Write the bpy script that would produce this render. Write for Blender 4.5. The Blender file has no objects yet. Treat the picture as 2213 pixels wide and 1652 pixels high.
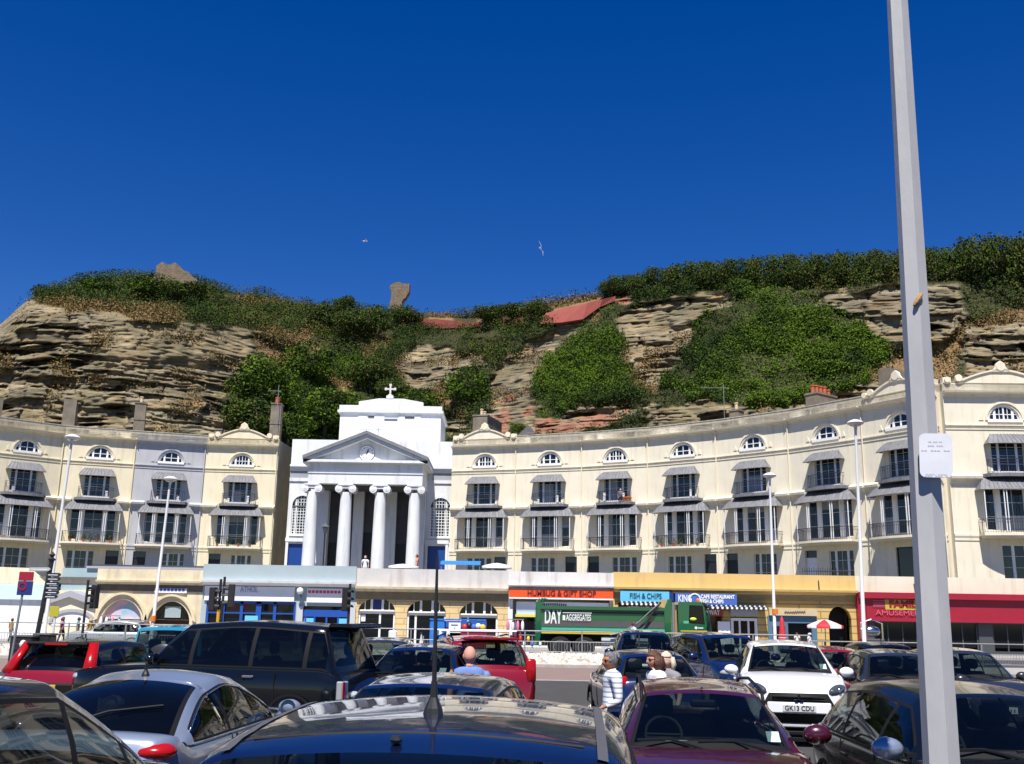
import bpy, math, random
import numpy as np
from mathutils import Vector, Matrix, Euler
from mathutils import noise as mnoise
random.seed(7)
RNG = np.random.default_rng(11)
PI = math.pi
R = math.radians
SC = bpy.context.scene
COL = SC.collection

# ---------------------------------------------------------------- camera
CAM_H = 2.0
F_D = 2150.0                       # focal length in units of a 2213 px wide picture
PITCH = math.atan((1330 - 826) / F_D)
ROLL = R(0.95)
cam_d = bpy.data.cameras.new('camera')
cam = bpy.data.objects.new('camera', cam_d)
COL.objects.link(cam)
cam_d.sensor_fit = 'HORIZONTAL'
cam_d.sensor_width = 36.0
cam_d.lens = 36.0 * F_D / 2213.0
cam_d.clip_start = 0.05
cam_d.clip_end = 3000
CM = Euler((PI / 2 + PITCH, 0, 0)).to_matrix() @ Matrix.Rotation(ROLL, 3, 'Z')
cam.matrix_world = Matrix.Translation((0, 0, CAM_H)) @ CM.to_4x4()
SC.camera = cam

def ray(xd, yd):
    return CM @ Vector((xd - 1106.5, 826 - yd, -F_D))
def on_y(xd, yd, Y):
    "point of the sight line at depth Y"
    d = ray(xd, yd); t = Y / d.y
    return Vector((d.x * t, Y, CAM_H + d.z * t))
def on_z(xd, yd, Z):
    "point where the sight line meets height Z"
    d = ray(xd, yd); t = (Z - CAM_H) / d.z
    return Vector((d.x * t, d.y * t, Z))

# ---------------------------------------------------------------- naming
def tag(o, label=None, cat=None, group=None, kind=None):
    if label: o['label'] = label
    if cat: o['category'] = cat
    if group: o['group'] = group
    if kind: o['kind'] = kind
    return o
def empty(name, loc=(0, 0, 0), rz=0.0, label=None, cat=None, group=None):
    o = bpy.data.objects.new(name, None)
    COL.objects.link(o)
    o.empty_display_size = 0.2
    o.location = loc
    o.rotation_euler = (0, 0, rz)
    return tag(o, label, cat, group)
def copy_tree(o, parent=None):
    c = o.copy(); COL.objects.link(c)
    if parent is not None: c.parent = parent
    for ch in list(o.children):
        copy_tree(ch, c)
    return c

# ---------------------------------------------------------------- mesh builder
class MB:
    def __init__(s):
        s.v = []; s.f = []; s.m = []; s.M = None; s.mi = 0
    def add(s, vs, fs):
        b = len(s.v)
        if s.M is not None:
            vs = [s.M @ Vector(v) for v in vs]
        s.v += [tuple(v) for v in vs]
        for f in fs:
            s.f.append(tuple(b + i for i in f)); s.m.append(s.mi)
        return s
    def box(s, x0, x1, y0, y1, z0, z1):
        v = [(x0, y0, z0), (x1, y0, z0), (x1, y1, z0), (x0, y1, z0), (x0, y0, z1), (x1, y0, z1), (x1, y1, z1), (x0, y1, z1)]
        return s.add(v, [(0, 3, 2, 1), (4, 5, 6, 7), (0, 1, 5, 4), (1, 2, 6, 5), (2, 3, 7, 6), (3, 0, 4, 7)])
    def bbox(s, x0, x1, y0, y1, z0, z1, b=0.02):
        "box with all vertical and top edges chamfered"
        v = []; n = 8
        ring = [(x0 + b, y0), (x1 - b, y0), (x1, y0 + b), (x1, y1 - b), (x1 - b, y1), (x0 + b, y1), (x0, y1 - b), (x0, y0 + b)]
        cx, cy = (x0 + x1) / 2, (y0 + y1) / 2
        inn = [(min(max(x, x0 + b), x1 - b), min(max(y, y0 + b), y1 - b)) for x, y in ring]
        v += [(x, y, z0 + b) for x, y in ring] + [(x, y, z1 - b) for x, y in ring]
        v += [(x, y, z1) for x, y in inn] + [(x, y, z0) for x, y in inn]
        f = []
        for i in range(8):
            j = (i + 1) % 8
            f.append((i, j, 8 + j, 8 + i)); f.append((8 + i, 8 + j, 16 + j, 16 + i)); f.append((24 + i, 24 + j, j, i))
        f.append(tuple(range(16, 24))); f.append(tuple(reversed(range(24, 32))))
        return s.add(v, f)
    def tube(s, pts, r, n=8, cap=True):
        pts = [Vector(p) for p in pts]; rr = r if hasattr(r, '__len__') else [r] * len(pts)
        vs = []; fs = []
        up = Vector((0, 0, 1))
        prev = None
        for i, p in enumerate(pts):
            d = (pts[min(i + 1, len(pts) - 1)] - pts[max(i - 1, 0)]).normalized()
            if prev is None:
                a = d.cross(up if abs(d.z) < 0.95 else Vector((1, 0, 0))).normalized()
            else:
                a = (prev - d * prev.dot(d)).normalized()
            prev = a
            b = d.cross(a)
            for k in range(n):
                t = 2 * PI * k / n
                vs.append(p + (a * math.cos(t) + b * math.sin(t)) * rr[i])
        for i in range(len(pts) - 1):
            for k in range(n):
                j = (k + 1) % n
                fs.append((i * n + k, i * n + j, (i + 1) * n + j, (i + 1) * n + k))
        if cap:
            fs.append(tuple(reversed(range(n)))); fs.append(tuple(range((len(pts) - 1) * n, len(pts) * n)))
        return s.add(vs, fs)
    def lathe(s, prof, n=20, c=(0, 0, 0), axis='Z', cap=True):
        vs = []; fs = []
        for (r, z) in prof:
            for k in range(n):
                t = 2 * PI * k / n
                x, y = r * math.cos(t), r * math.sin(t)
                if axis == 'Z': vs.append((c[0] + x, c[1] + y, c[2] + z))
                elif axis == 'Y': vs.append((c[0] + x, c[1] + z, c[2] + y))
                else: vs.append((c[0] + z, c[1] + x, c[2] + y))
        for i in range(len(prof) - 1):
            for k in range(n):
                j = (k + 1) % n
                q = (i * n + k, i * n + j, (i + 1) * n + j, (i + 1) * n + k)
                fs.append(q if axis != 'Y' else q[::-1])
        if cap:
            fs.append(tuple(reversed(range(n)))); fs.append(tuple(range((len(prof) - 1) * n, len(prof) * n)))
        return s.add(vs, fs)
    def prism(s, poly, d0, d1, axis='Y'):
        "polygon in (x,z) pulled from y=d0 to y=d1; axis Z: (x,y) polygon; axis X: (y,z) polygon"
        n = len(poly)
        def mk(a, b, d):
            return (a, d, b) if axis == 'Y' else ((a, b, d) if axis == 'Z' else (d, a, b))
        vs = [mk(a, b, d0) for a, b in poly] + [mk(a, b, d1) for a, b in poly]
        fs = [tuple(range(n)), tuple(reversed(range(n, 2 * n)))]
        for i in range(n):
            j = (i + 1) % n
            fs.append((i, n + i, n + j, j))
        return s.add(vs, fs)
    def grid(s, P, close_u=False):
        "P[i][j] points"
        n, m = len(P), len(P[0])
        vs = [p for row in P for p in row]; fs = []
        for i in range(n - 1):
            for j in range(m - 1):
                fs.append((i * m + j, i * m + j + 1, (i + 1) * m + j + 1, (i + 1) * m + j))
        return s.add(vs, fs)
    def sphere(s, c, r, n=12, m=8):
        rx, ry, rz = r if hasattr(r, '__len__') else (r, r, r)
        vs = [(c[0], c[1], c[2] - rz)]; fs = []
        for i in range(1, m):
            a = PI * i / m - PI / 2
            for k in range(n):
                t = 2 * PI * k / n
                vs.append((c[0] + rx * math.cos(a) * math.cos(t), c[1] + ry * math.cos(a) * math.sin(t), c[2] + rz * math.sin(a)))
        vs.append((c[0], c[1], c[2] + rz))
        for k in range(n):
            j = (k + 1) % n
            fs.append((0, 1 + j, 1 + k))
            for i in range(m - 2):
                fs.append((1 + i * n + k, 1 + i * n + j, 1 + (i + 1) * n + j, 1 + (i + 1) * n + k))
            fs.append((len(vs) - 1, 1 + (m - 2) * n + k, 1 + (m - 2) * n + j))
        return s.add(vs, fs)
    def build(s, name, mats, parent=None, smooth=False, fix=True, angle=None, merge=False):
        me = bpy.data.meshes.new(name)
        me.from_pydata(s.v, [], s.f)
        ml = mats if isinstance(mats, (list, tuple)) else [mats]
        for m in ml: me.materials.append(m)
        if len(ml) > 1:
            me.polygons.foreach_set('material_index', s.m)
        if merge:
            bm = bmesh.new(); bm.from_mesh(me); bmesh.ops.remove_doubles(bm, verts=bm.verts[:], dist=2e-4); bm.to_mesh(me); bm.free()
        if fix: fix_normals(me)
        if smooth:
            me.polygons.foreach_set('use_smooth', [True] * len(me.polygons))
            if angle is not None: me.set_sharp_from_angle(angle=R(angle))
        me.update()
        o = bpy.data.objects.new(name, me)
        COL.objects.link(o)
        if parent is not None: o.parent = parent
        return o
import bmesh
def fix_normals(me):
    if len(me.polygons) > 6000: return
    bm = bmesh.new(); bm.from_mesh(me)
    bmesh.ops.recalc_face_normals(bm, faces=bm.faces[:])
    bm.to_mesh(me); bm.free()

def wall_holes(mb, x0, x1, z0, z1, holes, y=0.0, depth=0.25):
    """front wall (facing -y) with holes and reveals. holes: ('r',xa,xb,za,zb) or
    ('a',cx,zb,half_width,cell_top,[(x,z)...] arc from right spring to left spring, relative to cx,zb)"""
    cells = []
    for h in holes:
        if h[0] == 'r': cells.append((h[1], h[2], h[3], h[4]))
        else: cells.append((h[1] - h[3], h[1] + h[3], h[2], h[4]))
    xs = sorted(set([x0, x1] + [c[0] for c in cells] + [c[1] for c in cells]))
    zs = sorted(set([z0, z1] + [c[2] for c in cells] + [c[3] for c in cells]))
    for i in range(len(xs) - 1):
        for j in range(len(zs) - 1):
            cx, cz = (xs[i] + xs[i + 1]) / 2, (zs[j] + zs[j + 1]) / 2
            if any(a < cx < b and c < cz < d for a, b, c, d in cells): continue
            mb.add([(xs[i], y, zs[j]), (xs[i + 1], y, zs[j]), (xs[i + 1], y, zs[j + 1]), (xs[i], y, zs[j + 1])], [(0, 1, 2, 3)])
    for h in holes:
        if h[0] == 'r':
            _, a, b, c, d = h
            loop = [(a, c), (b, c), (b, d), (a, d)]
        else:
            _, cx, zb, hw, top, arc = h
            H = top - zb; out = []
            for (ax, az) in arc:
                t = 1e9
                if abs(ax) > 1e-6: t = min(t, hw / abs(ax))
                if az > 1e-6: t = min(t, H / az)
                out.append((ax * t, az * t))
            pts = [(cx + a, y, zb + b) for a, b in arc] + [(cx + a, y, zb + b) for a, b in out]
            n = len(arc); fs = []
            for k in range(n - 1):
                fs.append((k, n + k, n + k + 1, k + 1))
            corner_i = []
            mb.add(pts, fs)
            # corner triangles left out by the radial projection
            for sgn in (1, -1):
                for k in range(n - 1):
                    p, q = out[k], out[k + 1]
                    if abs(abs(p[0]) - hw) < 1e-6 and abs(q[1] - H) < 1e-6 and abs(abs(q[0]) - hw) > 1e-6 and sgn * p[0] > 0:
                        mb.add([(cx + p[0], y, zb + p[1]), (cx + sgn * hw, y, top), (cx + q[0], y, zb + q[1])], [(0, 1, 2)])
                    if abs(abs(q[0]) - hw) < 1e-6 and abs(p[1] - H) < 1e-6 and abs(abs(p[0]) - hw) > 1e-6 and sgn * q[0] > 0:
                        mb.add([(cx + p[0], y, zb + p[1]), (cx + sgn * hw, y, top), (cx + q[0], y, zb + q[1])], [(0, 1, 2)])
            loop = [(cx + a, zb + b) for a, b in arc]
        n = len(loop)
        vs = [(a, y, b) for a, b in loop] + [(a, y + depth, b) for a, b in loop]
        rng = range(n) if h[0] == 'r' else range(n - 1)
        fs = [(k, (k + 1) % n, n + (k + 1) % n, n + k) for k in rng]
        mb.add(vs, fs)

def arc_round(r, n=18, e=1.0):
    return [(r * math.cos(PI * k / n), r * e * math.sin(PI * k / n)) for k in range(n + 1)]
def arc_pointed(w, h, n=8):
    "four-centred looking pointed arch"
    out = []
    for k in range(n + 1):
        t = k / n
        x = w * (1 - t ** 1.35); z = h * (math.sin(t * PI / 2) ** 0.85)
        out.append((x, z))
    return out + [(-a, b) for a, b in reversed(out[:-1])]

def text_obj(txt, size, mat, parent=None, loc=(0, 0, 0), rot=(PI / 2, 0, 0), name='lettering', sx=1.0, depth=0.012, width=None, bold=0.0, spacing=1.0):
    cu = bpy.data.curves.new('lettering', 'FONT')
    cu.body = txt; cu.size = size; cu.align_x = 'CENTER'; cu.align_y = 'CENTER'
    cu.extrude = depth / 2; cu.offset = bold; cu.space_character = spacing
    o = bpy.data.objects.new(name, cu)
    COL.objects.link(o)
    dg = bpy.context.evaluated_depsgraph_get()
    me = bpy.data.meshes.new_from_object(o.evaluated_get(dg))
    bpy.data.objects.remove(o); bpy.data.curves.remove(cu)
    me.name = name
    xs = [v.co.x for v in me.vertices]
    if width and xs:
        sx = width / max(max(xs) - min(xs), 1e-4)
    for v in me.vertices: v.co.x *= sx
    me.materials.clear(); me.materials.append(mat)
    o = bpy.data.objects.new(name, me)
    COL.objects.link(o)
    o.location = loc; o.rotation_euler = rot
    if parent is not None: o.parent = parent
    return o

# ---------------------------------------------------------------- materials
MATS = {}
def mat(name, c, rough=0.7, metal=0.0, c2=None, scale=3.0, bump=0.0, bscale=20.0, spec=0.5, coat=0.0, stretch=(1, 1, 1), detail=5.0, dirt=None):
    if name in MATS: return MATS[name]
    m = bpy.data.materials.new(name); m.use_nodes = True
    nt = m.node_tree; N = nt.nodes; L = nt.links
    b = N['Principled BSDF']
    b.inputs['Base Color'].default_value = (*c, 1)
    b.inputs['Roughness'].default_value = rough
    b.inputs['Metallic'].default_value = metal
    b.inputs['Specular IOR Level'].default_value = spec
    if coat:
        b.inputs['Coat Weight'].default_value = coat
        b.inputs['Coat Roughness'].default_value = 0.02
    if c2 is not None or bump:
        tc = N.new('ShaderNodeTexCoord'); mp = N.new('ShaderNodeMapping')
        mp.inputs['Scale'].default_value = stretch
        L.new(tc.outputs['Object'], mp.inputs['Vector'])
    if c2 is not None:
        nz = N.new('ShaderNodeTexNoise'); nz.inputs['Scale'].default_value = scale
        nz.inputs['Detail'].default_value = detail; nz.inputs['Roughness'].default_value = 0.6
        L.new(mp.outputs[0], nz.inputs['Vector'])
        cr = N.new('ShaderNodeValToRGB')
        cr.color_ramp.elements[0].position = 0.36; cr.color_ramp.elements[1].position = 0.64
        cr.color_ramp.elements[0].color = (*c, 1); cr.color_ramp.elements[1].color = (*c2, 1)
        L.new(nz.outputs['Fac'], cr.inputs['Fac'])
        out = cr.outputs[0]
        if dirt is not None:
            n2 = N.new('ShaderNodeTexNoise'); n2.inputs['Scale'].default_value = 1.3; n2.inputs['Detail'].default_value = 8
            mp2 = N.new('ShaderNodeMapping'); mp2.inputs['Scale'].default_value = (2.2, 2.2, 0.25)
            L.new(tc.outputs['Object'], mp2.inputs['Vector']); L.new(mp2.outputs[0], n2.inputs['Vector'])
            r2 = N.new('ShaderNodeValToRGB'); r2.color_ramp.elements[0].position = 0.52; r2.color_ramp.elements[1].position = 0.76
            r2.color_ramp.elements[1].color = (0.75, 0.75, 0.75, 1)
            L.new(n2.outputs['Fac'], r2.inputs['Fac'])
            mx = N.new('ShaderNodeMix'); mx.data_type = 'RGBA'
            L.new(r2.outputs[0], mx.inputs['Factor']); L.new(out, mx.inputs['A']); mx.inputs['B'].default_value = (*dirt, 1)
            out = mx.outputs['Result']
        L.new(out, b.inputs['Base Color'])
    if bump:
        nb = N.new('ShaderNodeTexNoise'); nb.inputs['Scale'].default_value = bscale; nb.inputs['Detail'].default_value = 6
        L.new(mp.outputs[0], nb.inputs['Vector'])
        bp = N.new('ShaderNodeBump'); bp.inputs['Strength'].default_value = bump; bp.inputs['Distance'].default_value = 0.05
        L.new(nb.outputs['Fac'], bp.inputs['Height']); L.new(bp.outputs[0], b.inputs['Normal'])
    MATS[name] = m
    return m
def paint(name, c, metal=0.0, rough=0.35, flake=True):
    "car paint: base colour under a clear coat"
    if name in MATS: return MATS[name]
    m = mat(name, c, rough=rough, metal=metal, coat=1.0, spec=0.5)
    return m
def glass_dark(name, tint=(0.25, 0.32, 0.3), base=(0.006, 0.008, 0.009), see=0.55):
    "car or window glass: tinted see-through with a clear reflection"
    if name in MATS: return MATS[name]
    m = bpy.data.materials.new(name); m.use_nodes = True
    nt = m.node_tree; N = nt.nodes; L = nt.links
    for n in list(N): N.remove(n)
    out = N.new('ShaderNodeOutputMaterial')
    tr = N.new('ShaderNodeBsdfTransparent'); tr.inputs[0].default_value = (*tint, 1)
    df = N.new('ShaderNodeBsdfDiffuse'); df.inputs[0].default_value = (*base, 1)
    gl = N.new('ShaderNodeBsdfGlossy'); gl.inputs['Roughness'].default_value = 0.02; gl.inputs[0].default_value = (1, 1, 1, 1)
    m1 = N.new('ShaderNodeMixShader'); m1.inputs[0].default_value = see
    L.new(df.outputs[0], m1.inputs[1]); L.new(tr.outputs[0], m1.inputs[2])
    fr = N.new('ShaderNodeFresnel'); ge = N.new('ShaderNodeNewGeometry'); mr = N.new('ShaderNodeMapRange')
    mr.inputs['To Min'].default_value = 1.4; mr.inputs['To Max'].default_value = 1 / 1.4      # same reflection from either side of the sheet
    L.new(ge.outputs['Backfacing'], mr.inputs['Value']); L.new(mr.outputs[0], fr.inputs['IOR'])
    m2 = N.new('ShaderNodeMixShader')
    mu = N.new('ShaderNodeMath'); mu.operation = 'MULTIPLY'; mu.inputs[1].default_value = .8; L.new(fr.outputs[0], mu.inputs[0])
    L.new(mu.outputs[0], m2.inputs[0]); L.new(m1.outputs[0], m2.inputs[1]); L.new(gl.outputs[0], m2.inputs[2])
    L.new(m2.outputs[0], out.inputs[0])
    MATS[name] = m
    return m
def brick_mat(name, c1, c2, mortar, sx=0.45, sz=0.16, rough=0.9, bump=0.5, mix=0.2):
    if name in MATS: return MATS[name]
    m = bpy.data.materials.new(name); m.use_nodes = True
    nt = m.node_tree; N = nt.nodes; L = nt.links; b = N['Principled BSDF']; b.inputs['Roughness'].default_value = rough
    tc = N.new('ShaderNodeTexCoord'); sp = N.new('ShaderNodeSeparateXYZ'); cb = N.new('ShaderNodeCombineXYZ')
    ad = N.new('ShaderNodeMath'); ad.operation = 'ADD'
    L.new(tc.outputs['Object'], sp.inputs[0]); L.new(sp.outputs['X'], ad.inputs[0]); L.new(sp.outputs['Y'], ad.inputs[1])
    L.new(ad.outputs[0], cb.inputs['X']); L.new(sp.outputs['Z'], cb.inputs['Y'])
    br = N.new('ShaderNodeTexBrick'); br.inputs['Scale'].default_value = 1.0
    br.inputs['Brick Width'].default_value = sx; br.inputs['Row Height'].default_value = sz; br.inputs['Mortar Size'].default_value = sz * 0.09
    br.inputs['Color1'].default_value = (*c1, 1); br.inputs['Color2'].default_value = (*c2, 1); br.inputs['Mortar'].default_value = (*mortar, 1)
    L.new(cb.outputs[0], br.inputs['Vector'])
    nz = N.new('ShaderNodeTexNoise'); nz.inputs['Scale'].default_value = 2.0; nz.inputs['Detail'].default_value = 8
    L.new(tc.outputs['Object'], nz.inputs['Vector'])
    mx = N.new('ShaderNodeMix'); mx.data_type = 'RGBA'; mx.blend_type = 'OVERLAY'; mx.inputs['Factor'].default_value = 0.6 * mix / 0.2 * 0.6
    L.new(br.outputs['Color'], mx.inputs['A']); L.new(nz.outputs['Fac'], mx.inputs['B'])
    L.new(mx.outputs['Result'], b.inputs['Base Color'])
    bp = N.new('ShaderNodeBump'); bp.inputs['Strength'].default_value = bump; bp.inputs['Distance'].default_value = 0.02; bp.invert = True
    L.new(br.outputs['Fac'], bp.inputs['Height']); L.new(bp.outputs[0], b.inputs['Normal'])
    MATS[name] = m
    return m

M_CREAM = mat('cream stucco', (0.76, 0.68, 0.49), 0.85, c2=(0.71, 0.63, 0.45), scale=0.6, bump=0.08, bscale=12, dirt=(0.55, 0.47, 0.32))
M_CREAM2 = mat('pale cream stucco', (0.76, 0.695, 0.55), 0.85, c2=(0.70, 0.64, 0.50), scale=0.6, bump=0.08, bscale=12, dirt=(0.58, 0.5, 0.36))
M_GREYST = mat('grey stucco', (0.46, 0.46, 0.48), 0.85, c2=(0.42, 0.42, 0.44), scale=0.6, bump=0.08, bscale=12, dirt=(0.33, 0.33, 0.33))
M_WHITE = mat('white render', (0.82, 0.83, 0.84), 0.8, c2=(0.76, 0.77, 0.78), scale=0.5, bump=0.06, bscale=10, dirt=(0.6, 0.58, 0.55))
M_WPAINT = mat('white gloss paint', (0.8, 0.8, 0.79), 0.4)
M_LEAD = mat('grey lead sheet', (0.13, 0.132, 0.14), 0.7, c2=(0.20, 0.20, 0.215), scale=1.6, stretch=(3, 1, .4))
M_IRON = mat('black ironwork', (0.018, 0.018, 0.02), 0.45)
M_WINGLASS = mat('dark window glass', (0.008, 0.011, 0.018), 0.04, spec=0.6)
M_CURTAIN = mat('net curtain', (0.30, 0.33, 0.38), 0.8, c2=(0.14, 0.17, 0.22), scale=4, stretch=(6, 1, .2))
M_DARKDOOR = mat('dark doorway', (0.012, 0.012, 0.014), 0.5)
M_PARAPET = mat('weathered parapet', (0.46, 0.42, 0.34), 0.9, c2=(0.30, 0.28, 0.23), scale=2.0, stretch=(1.5, 1, .3), bump=0.1)
M_SLATE = mat('slate roof', (0.09, 0.09, 0.10), 0.6, c2=(0.14, 0.13, 0.14), scale=4)
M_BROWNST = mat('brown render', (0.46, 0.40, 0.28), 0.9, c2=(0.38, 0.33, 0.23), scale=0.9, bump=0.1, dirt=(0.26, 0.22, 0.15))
M_CHIM = mat('chimney render', (0.24, 0.20, 0.15), 0.9, c2=(0.15, 0.13, 0.10), scale=1.2, bump=0.15)
M_POT = mat('terracotta pot', (0.50, 0.12, 0.05), 0.8, c2=(0.40, 0.10, 0.05))
M_POTC = mat('buff pot', (0.62, 0.47, 0.30), 0.8)
M_BLUEDOOR = mat('blue door paint', (0.008, 0.05, 0.24), 0.4)
M_BLACK = mat('black plastic', (0.012, 0.012, 0.013), 0.5)
M_STEEL = mat('galvanised steel', (0.26, 0.265, 0.27), 0.55, metal=0.2, c2=(0.21, 0.21, 0.22), scale=8)
M_TYRE = mat('tyre rubber', (0.012, 0.012, 0.012), 0.85)
M_ALLOY = mat('alloy wheel', (0.45, 0.45, 0.46), 0.3, metal=0.8)
# ---------------------------------------------------------------- sky and sun
SUN_EL, SUN_AZ = R(61), R(189)      # azimuth clockwise from +Y; the sun stands behind the camera and to its left
SC.world = bpy.data.worlds.new('World')
W = SC.world; W.use_nodes = True
wn = W.node_tree.nodes; wl = W.node_tree.links
sky = wn.new('ShaderNodeTexSky'); sky.sky_type = 'NISHITA'; sky.sun_disc = False
sky.sun_elevation = SUN_EL; sky.sun_rotation = SUN_AZ
sky.altitude = 500; sky.air_density = 1.0; sky.dust_density = 0.0; sky.ozone_density = 4.0
hs = wn.new('ShaderNodeHueSaturation'); hs.inputs['Hue'].default_value = 0.520; hs.inputs['Saturation'].default_value = 1.39; hs.inputs['Value'].default_value = 1.0
wl.new(sky.outputs[0], hs.inputs['Color'])
bg = wn['Background']; bg.inputs['Strength'].default_value = 0.071
wl.new(hs.outputs[0], bg.inputs['Color'])
sd = bpy.data.lights.new('sun', 'SUN'); sd.energy = 5.0; sd.angle = R(0.53); sd.color = (1.0, 0.955, 0.88)
so = bpy.data.objects.new('sun', sd); COL.objects.link(so)
sdir = Vector((math.sin(SUN_AZ) * math.cos(SUN_EL), math.cos(SUN_AZ) * math.cos(SUN_EL), math.sin(SUN_EL)))
so.rotation_euler = sdir.to_track_quat('Z', 'Y').to_euler()
so.location = (-20, -40, 60)
vs = SC.view_settings; SC.display_settings.display_device = 'sRGB'
vs.view_transform = 'Standard'; vs.look = 'None'; vs.exposure = 0.60; vs.gamma = 1.0; vs.use_curve_mapping = False
SC.cycles.max_bounces = 6; SC.cycles.transparent_max_bounces = 12
SC.cycles.caustics_reflective = False; SC.cycles.caustics_refractive = False

# ---------------------------------------------------------------- ground
M_ASPH = mat('car park asphalt', (0.052, 0.050, 0.049), 0.9, c2=(0.040, 0.039, 0.038), scale=1.5, bump=0.25, bscale=60)
M_ROAD = mat('road asphalt', (0.055, 0.054, 0.052), 0.9, c2=(0.045, 0.044, 0.043), scale=1.5, bump=0.25, bscale=60)
M_PINK = mat('pink paving', (0.22, 0.15, 0.13), 0.9, c2=(0.19, 0.135, 0.115), scale=1.0, bump=0.1, bscale=30)
M_PAVE = mat('pavement slabs', (0.34, 0.32, 0.29), 0.9, c2=(0.29, 0.27, 0.25), scale=1.0)
M_KERB = mat('kerb stone', (0.40, 0.38, 0.35), 0.9, c2=(0.33, 0.31, 0.29))
M_PEB = mat('pale beach pebbles', (0.55, 0.50, 0.43), 0.85, c2=(0.40, 0.35, 0.29), scale=9, bump=0.4, bscale=12)
M_LINE = mat('road line paint', (0.72, 0.72, 0.70), 0.7, c2=(0.6, 0.6, 0.58), scale=8)
ZR = 0.03        # road level
def sheet(name, x0, x1, y0, y1, z, m, label=None):
    o = MB().add([(x0, y0, z), (x1, y0, z), (x1, y1, z), (x0, y1, z)], [(0, 1, 2, 3)]).build(name, m, fix=False)
    return tag(o, label, None, None, 'structure')
sheet('ground', -900, 900, -300, 900, -0.012, M_ASPH)
sheet('car_park', -70, 70, -14, 33.0, 0.0, M_ASPH)
sheet('paving', -70, 70, 33.0, 41.2, 0.004, M_PINK)
MB().box(-70, 70, 32.85, 33.03, -0.01, 0.02).build('kerb_strip', M_KERB)['kind'] = 'structure'
# raised bank of beach pebbles between the car park and the road
XB = 13.2
bank = MB(); bank.prism([(41.3, -0.05), (41.3, 0.12), (41.45, 0.14), (44.2, 0.36), (45.6, 0.36), (45.6, -0.05)], -70, XB, axis='X')
bank.build('pebble_bank', M_PEB)['kind'] = 'structure'
MB().box(-70, XB, 41.14, 41.3, -0.05, 0.11).build('kerb', M_KERB)['kind'] = 'structure'
bk2 = MB(); bk2.prism([(41.3, -0.05), (41.3, 0.03), (45.6, 0.1), (45.6, -0.05)], XB, 70, axis='X')
bk2.build('verge', M_PAVE)['kind'] = 'structure'
mb = MB()
for i in range(8000):
    x = random.uniform(-34, XB - .1); y = random.uniform(41.4, 45.5)
    z = 0.13 + (min(y, 44.2) - 41.45) / 2.75 * 0.22
    r = random.uniform(0.05, 0.15)
    a = random.random() * PI
    ca, sa = math.cos(a) * r, math.sin(a) * r
    k = random.uniform(.6, 1); h = r * random.uniform(.5, .8)
    mb.mi = random.choice((0, 0, 1, 2))
    b0 = [(x + ca, y + sa, z), (x - sa * k, y + ca * k, z), (x - ca, y - sa, z), (x + sa * k, y - ca * k, z), (x + ca * .55, y + sa * .55, z + h), (x - sa * k * .55, y + ca * k * .55, z + h), (x - ca * .55, y - sa * .55, z + h), (x + sa * k * .55, y - ca * k * .55, z + h)]
    mb.add(b0, [(0, 1, 5, 4), (1, 2, 6, 5), (2, 3, 7, 6), (3, 0, 4, 7), (4, 5, 6, 7)])
o = mb.build('pebbles', [mat('white pebble', (0.72, 0.68, 0.62), .8), mat('buff pebble', (0.58, 0.48, 0.36), .8), mat('grey pebble', (0.36, 0.33, 0.3), .8)])
tag(o, 'pale beach pebbles heaped along the bank beside the road', None, None, 'stuff')
sheet('road', -120, 120, 45.6, 57.0, ZR, M_ROAD)
MB().box(-120, 120, 57.0, 57.15, ZR - .3, ZR + .12).build('kerb', M_KERB)['kind'] = 'structure'
sheet('pavement', -120, 120, 57.15, 62.6, ZR + .115, M_PAVE)
ln = MB()
for k in range(-14, 15):
    ln.add([(k * 6 - 1, 51.2, ZR + .004), (k * 6 + 1, 51.2, ZR + .004), (k * 6 + 1, 51.32, ZR + .004), (k * 6 - 1, 51.32, ZR + .004)], [(0, 1, 2, 3)])
for y in (46.0, 56.6): ln.add([(-100, y, ZR + .004), (100, y, ZR + .004), (100, y + .1, ZR + .004), (-100, y + .1, ZR + .004)], [(0, 1, 2, 3)])
tag(ln.build('road_marking', M_LINE, fix=False), None, None, None, 'structure')
ln = MB()
for k in range(-9, 10):
    for (y0, y1) in ((6.0, 10.8), (14.5, 19.3)):
        x = 0.4 + k * 2.5
        ln.add([(x - .05, y0, .004), (x + .05, y0, .004), (x + .05, y1, .004), (x - .05, y1, .004)], [(0, 1, 2, 3)])
tag(ln.build('bay_marking', M_LINE, fix=False), None, None, None, 'structure')
# ---------------------------------------------------------------- numpy noise
def _hash(ix, iy, iz, seed):
    h = (ix.astype(np.int64) * 374761393 + iy.astype(np.int64) * 668265263 + iz.astype(np.int64) * 2147483647 + seed * 974634777) & 0xffffffff
    h = ((h ^ (h >> 13)) * 1274126177) & 0xffffffff
    return ((h ^ (h >> 16)) & 0xffff) / 65535.0
def vnoise(x, y, z=None, seed=0):
    if z is None: z = np.zeros_like(x)
    ix, iy, iz = np.floor(x), np.floor(y), np.floor(z)
    fx, fy, fz = x - ix, y - iy, z - iz
    ux, uy, uz = fx * fx * (3 - 2 * fx), fy * fy * (3 - 2 * fy), fz * fz * (3 - 2 * fz)
    r = 0
    for a in (0, 1):
        for b in (0, 1):
            for c in (0, 1):
                w = (ux if a else 1 - ux) * (uy if b else 1 - uy) * (uz if c else 1 - uz)
                r = r + w * _hash(ix + a, iy + b, iz + c, seed)
    return r
def fbm(x, y, z=None, o=4, seed=0):
    r = 0; a = 0.5; t = 0
    for k in range(o):
        f = 2.0 ** k
        r = r + a * vnoise(x * f, y * f, None if z is None else z * f, seed + k); t += a; a *= 0.5
    return r / t
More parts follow.
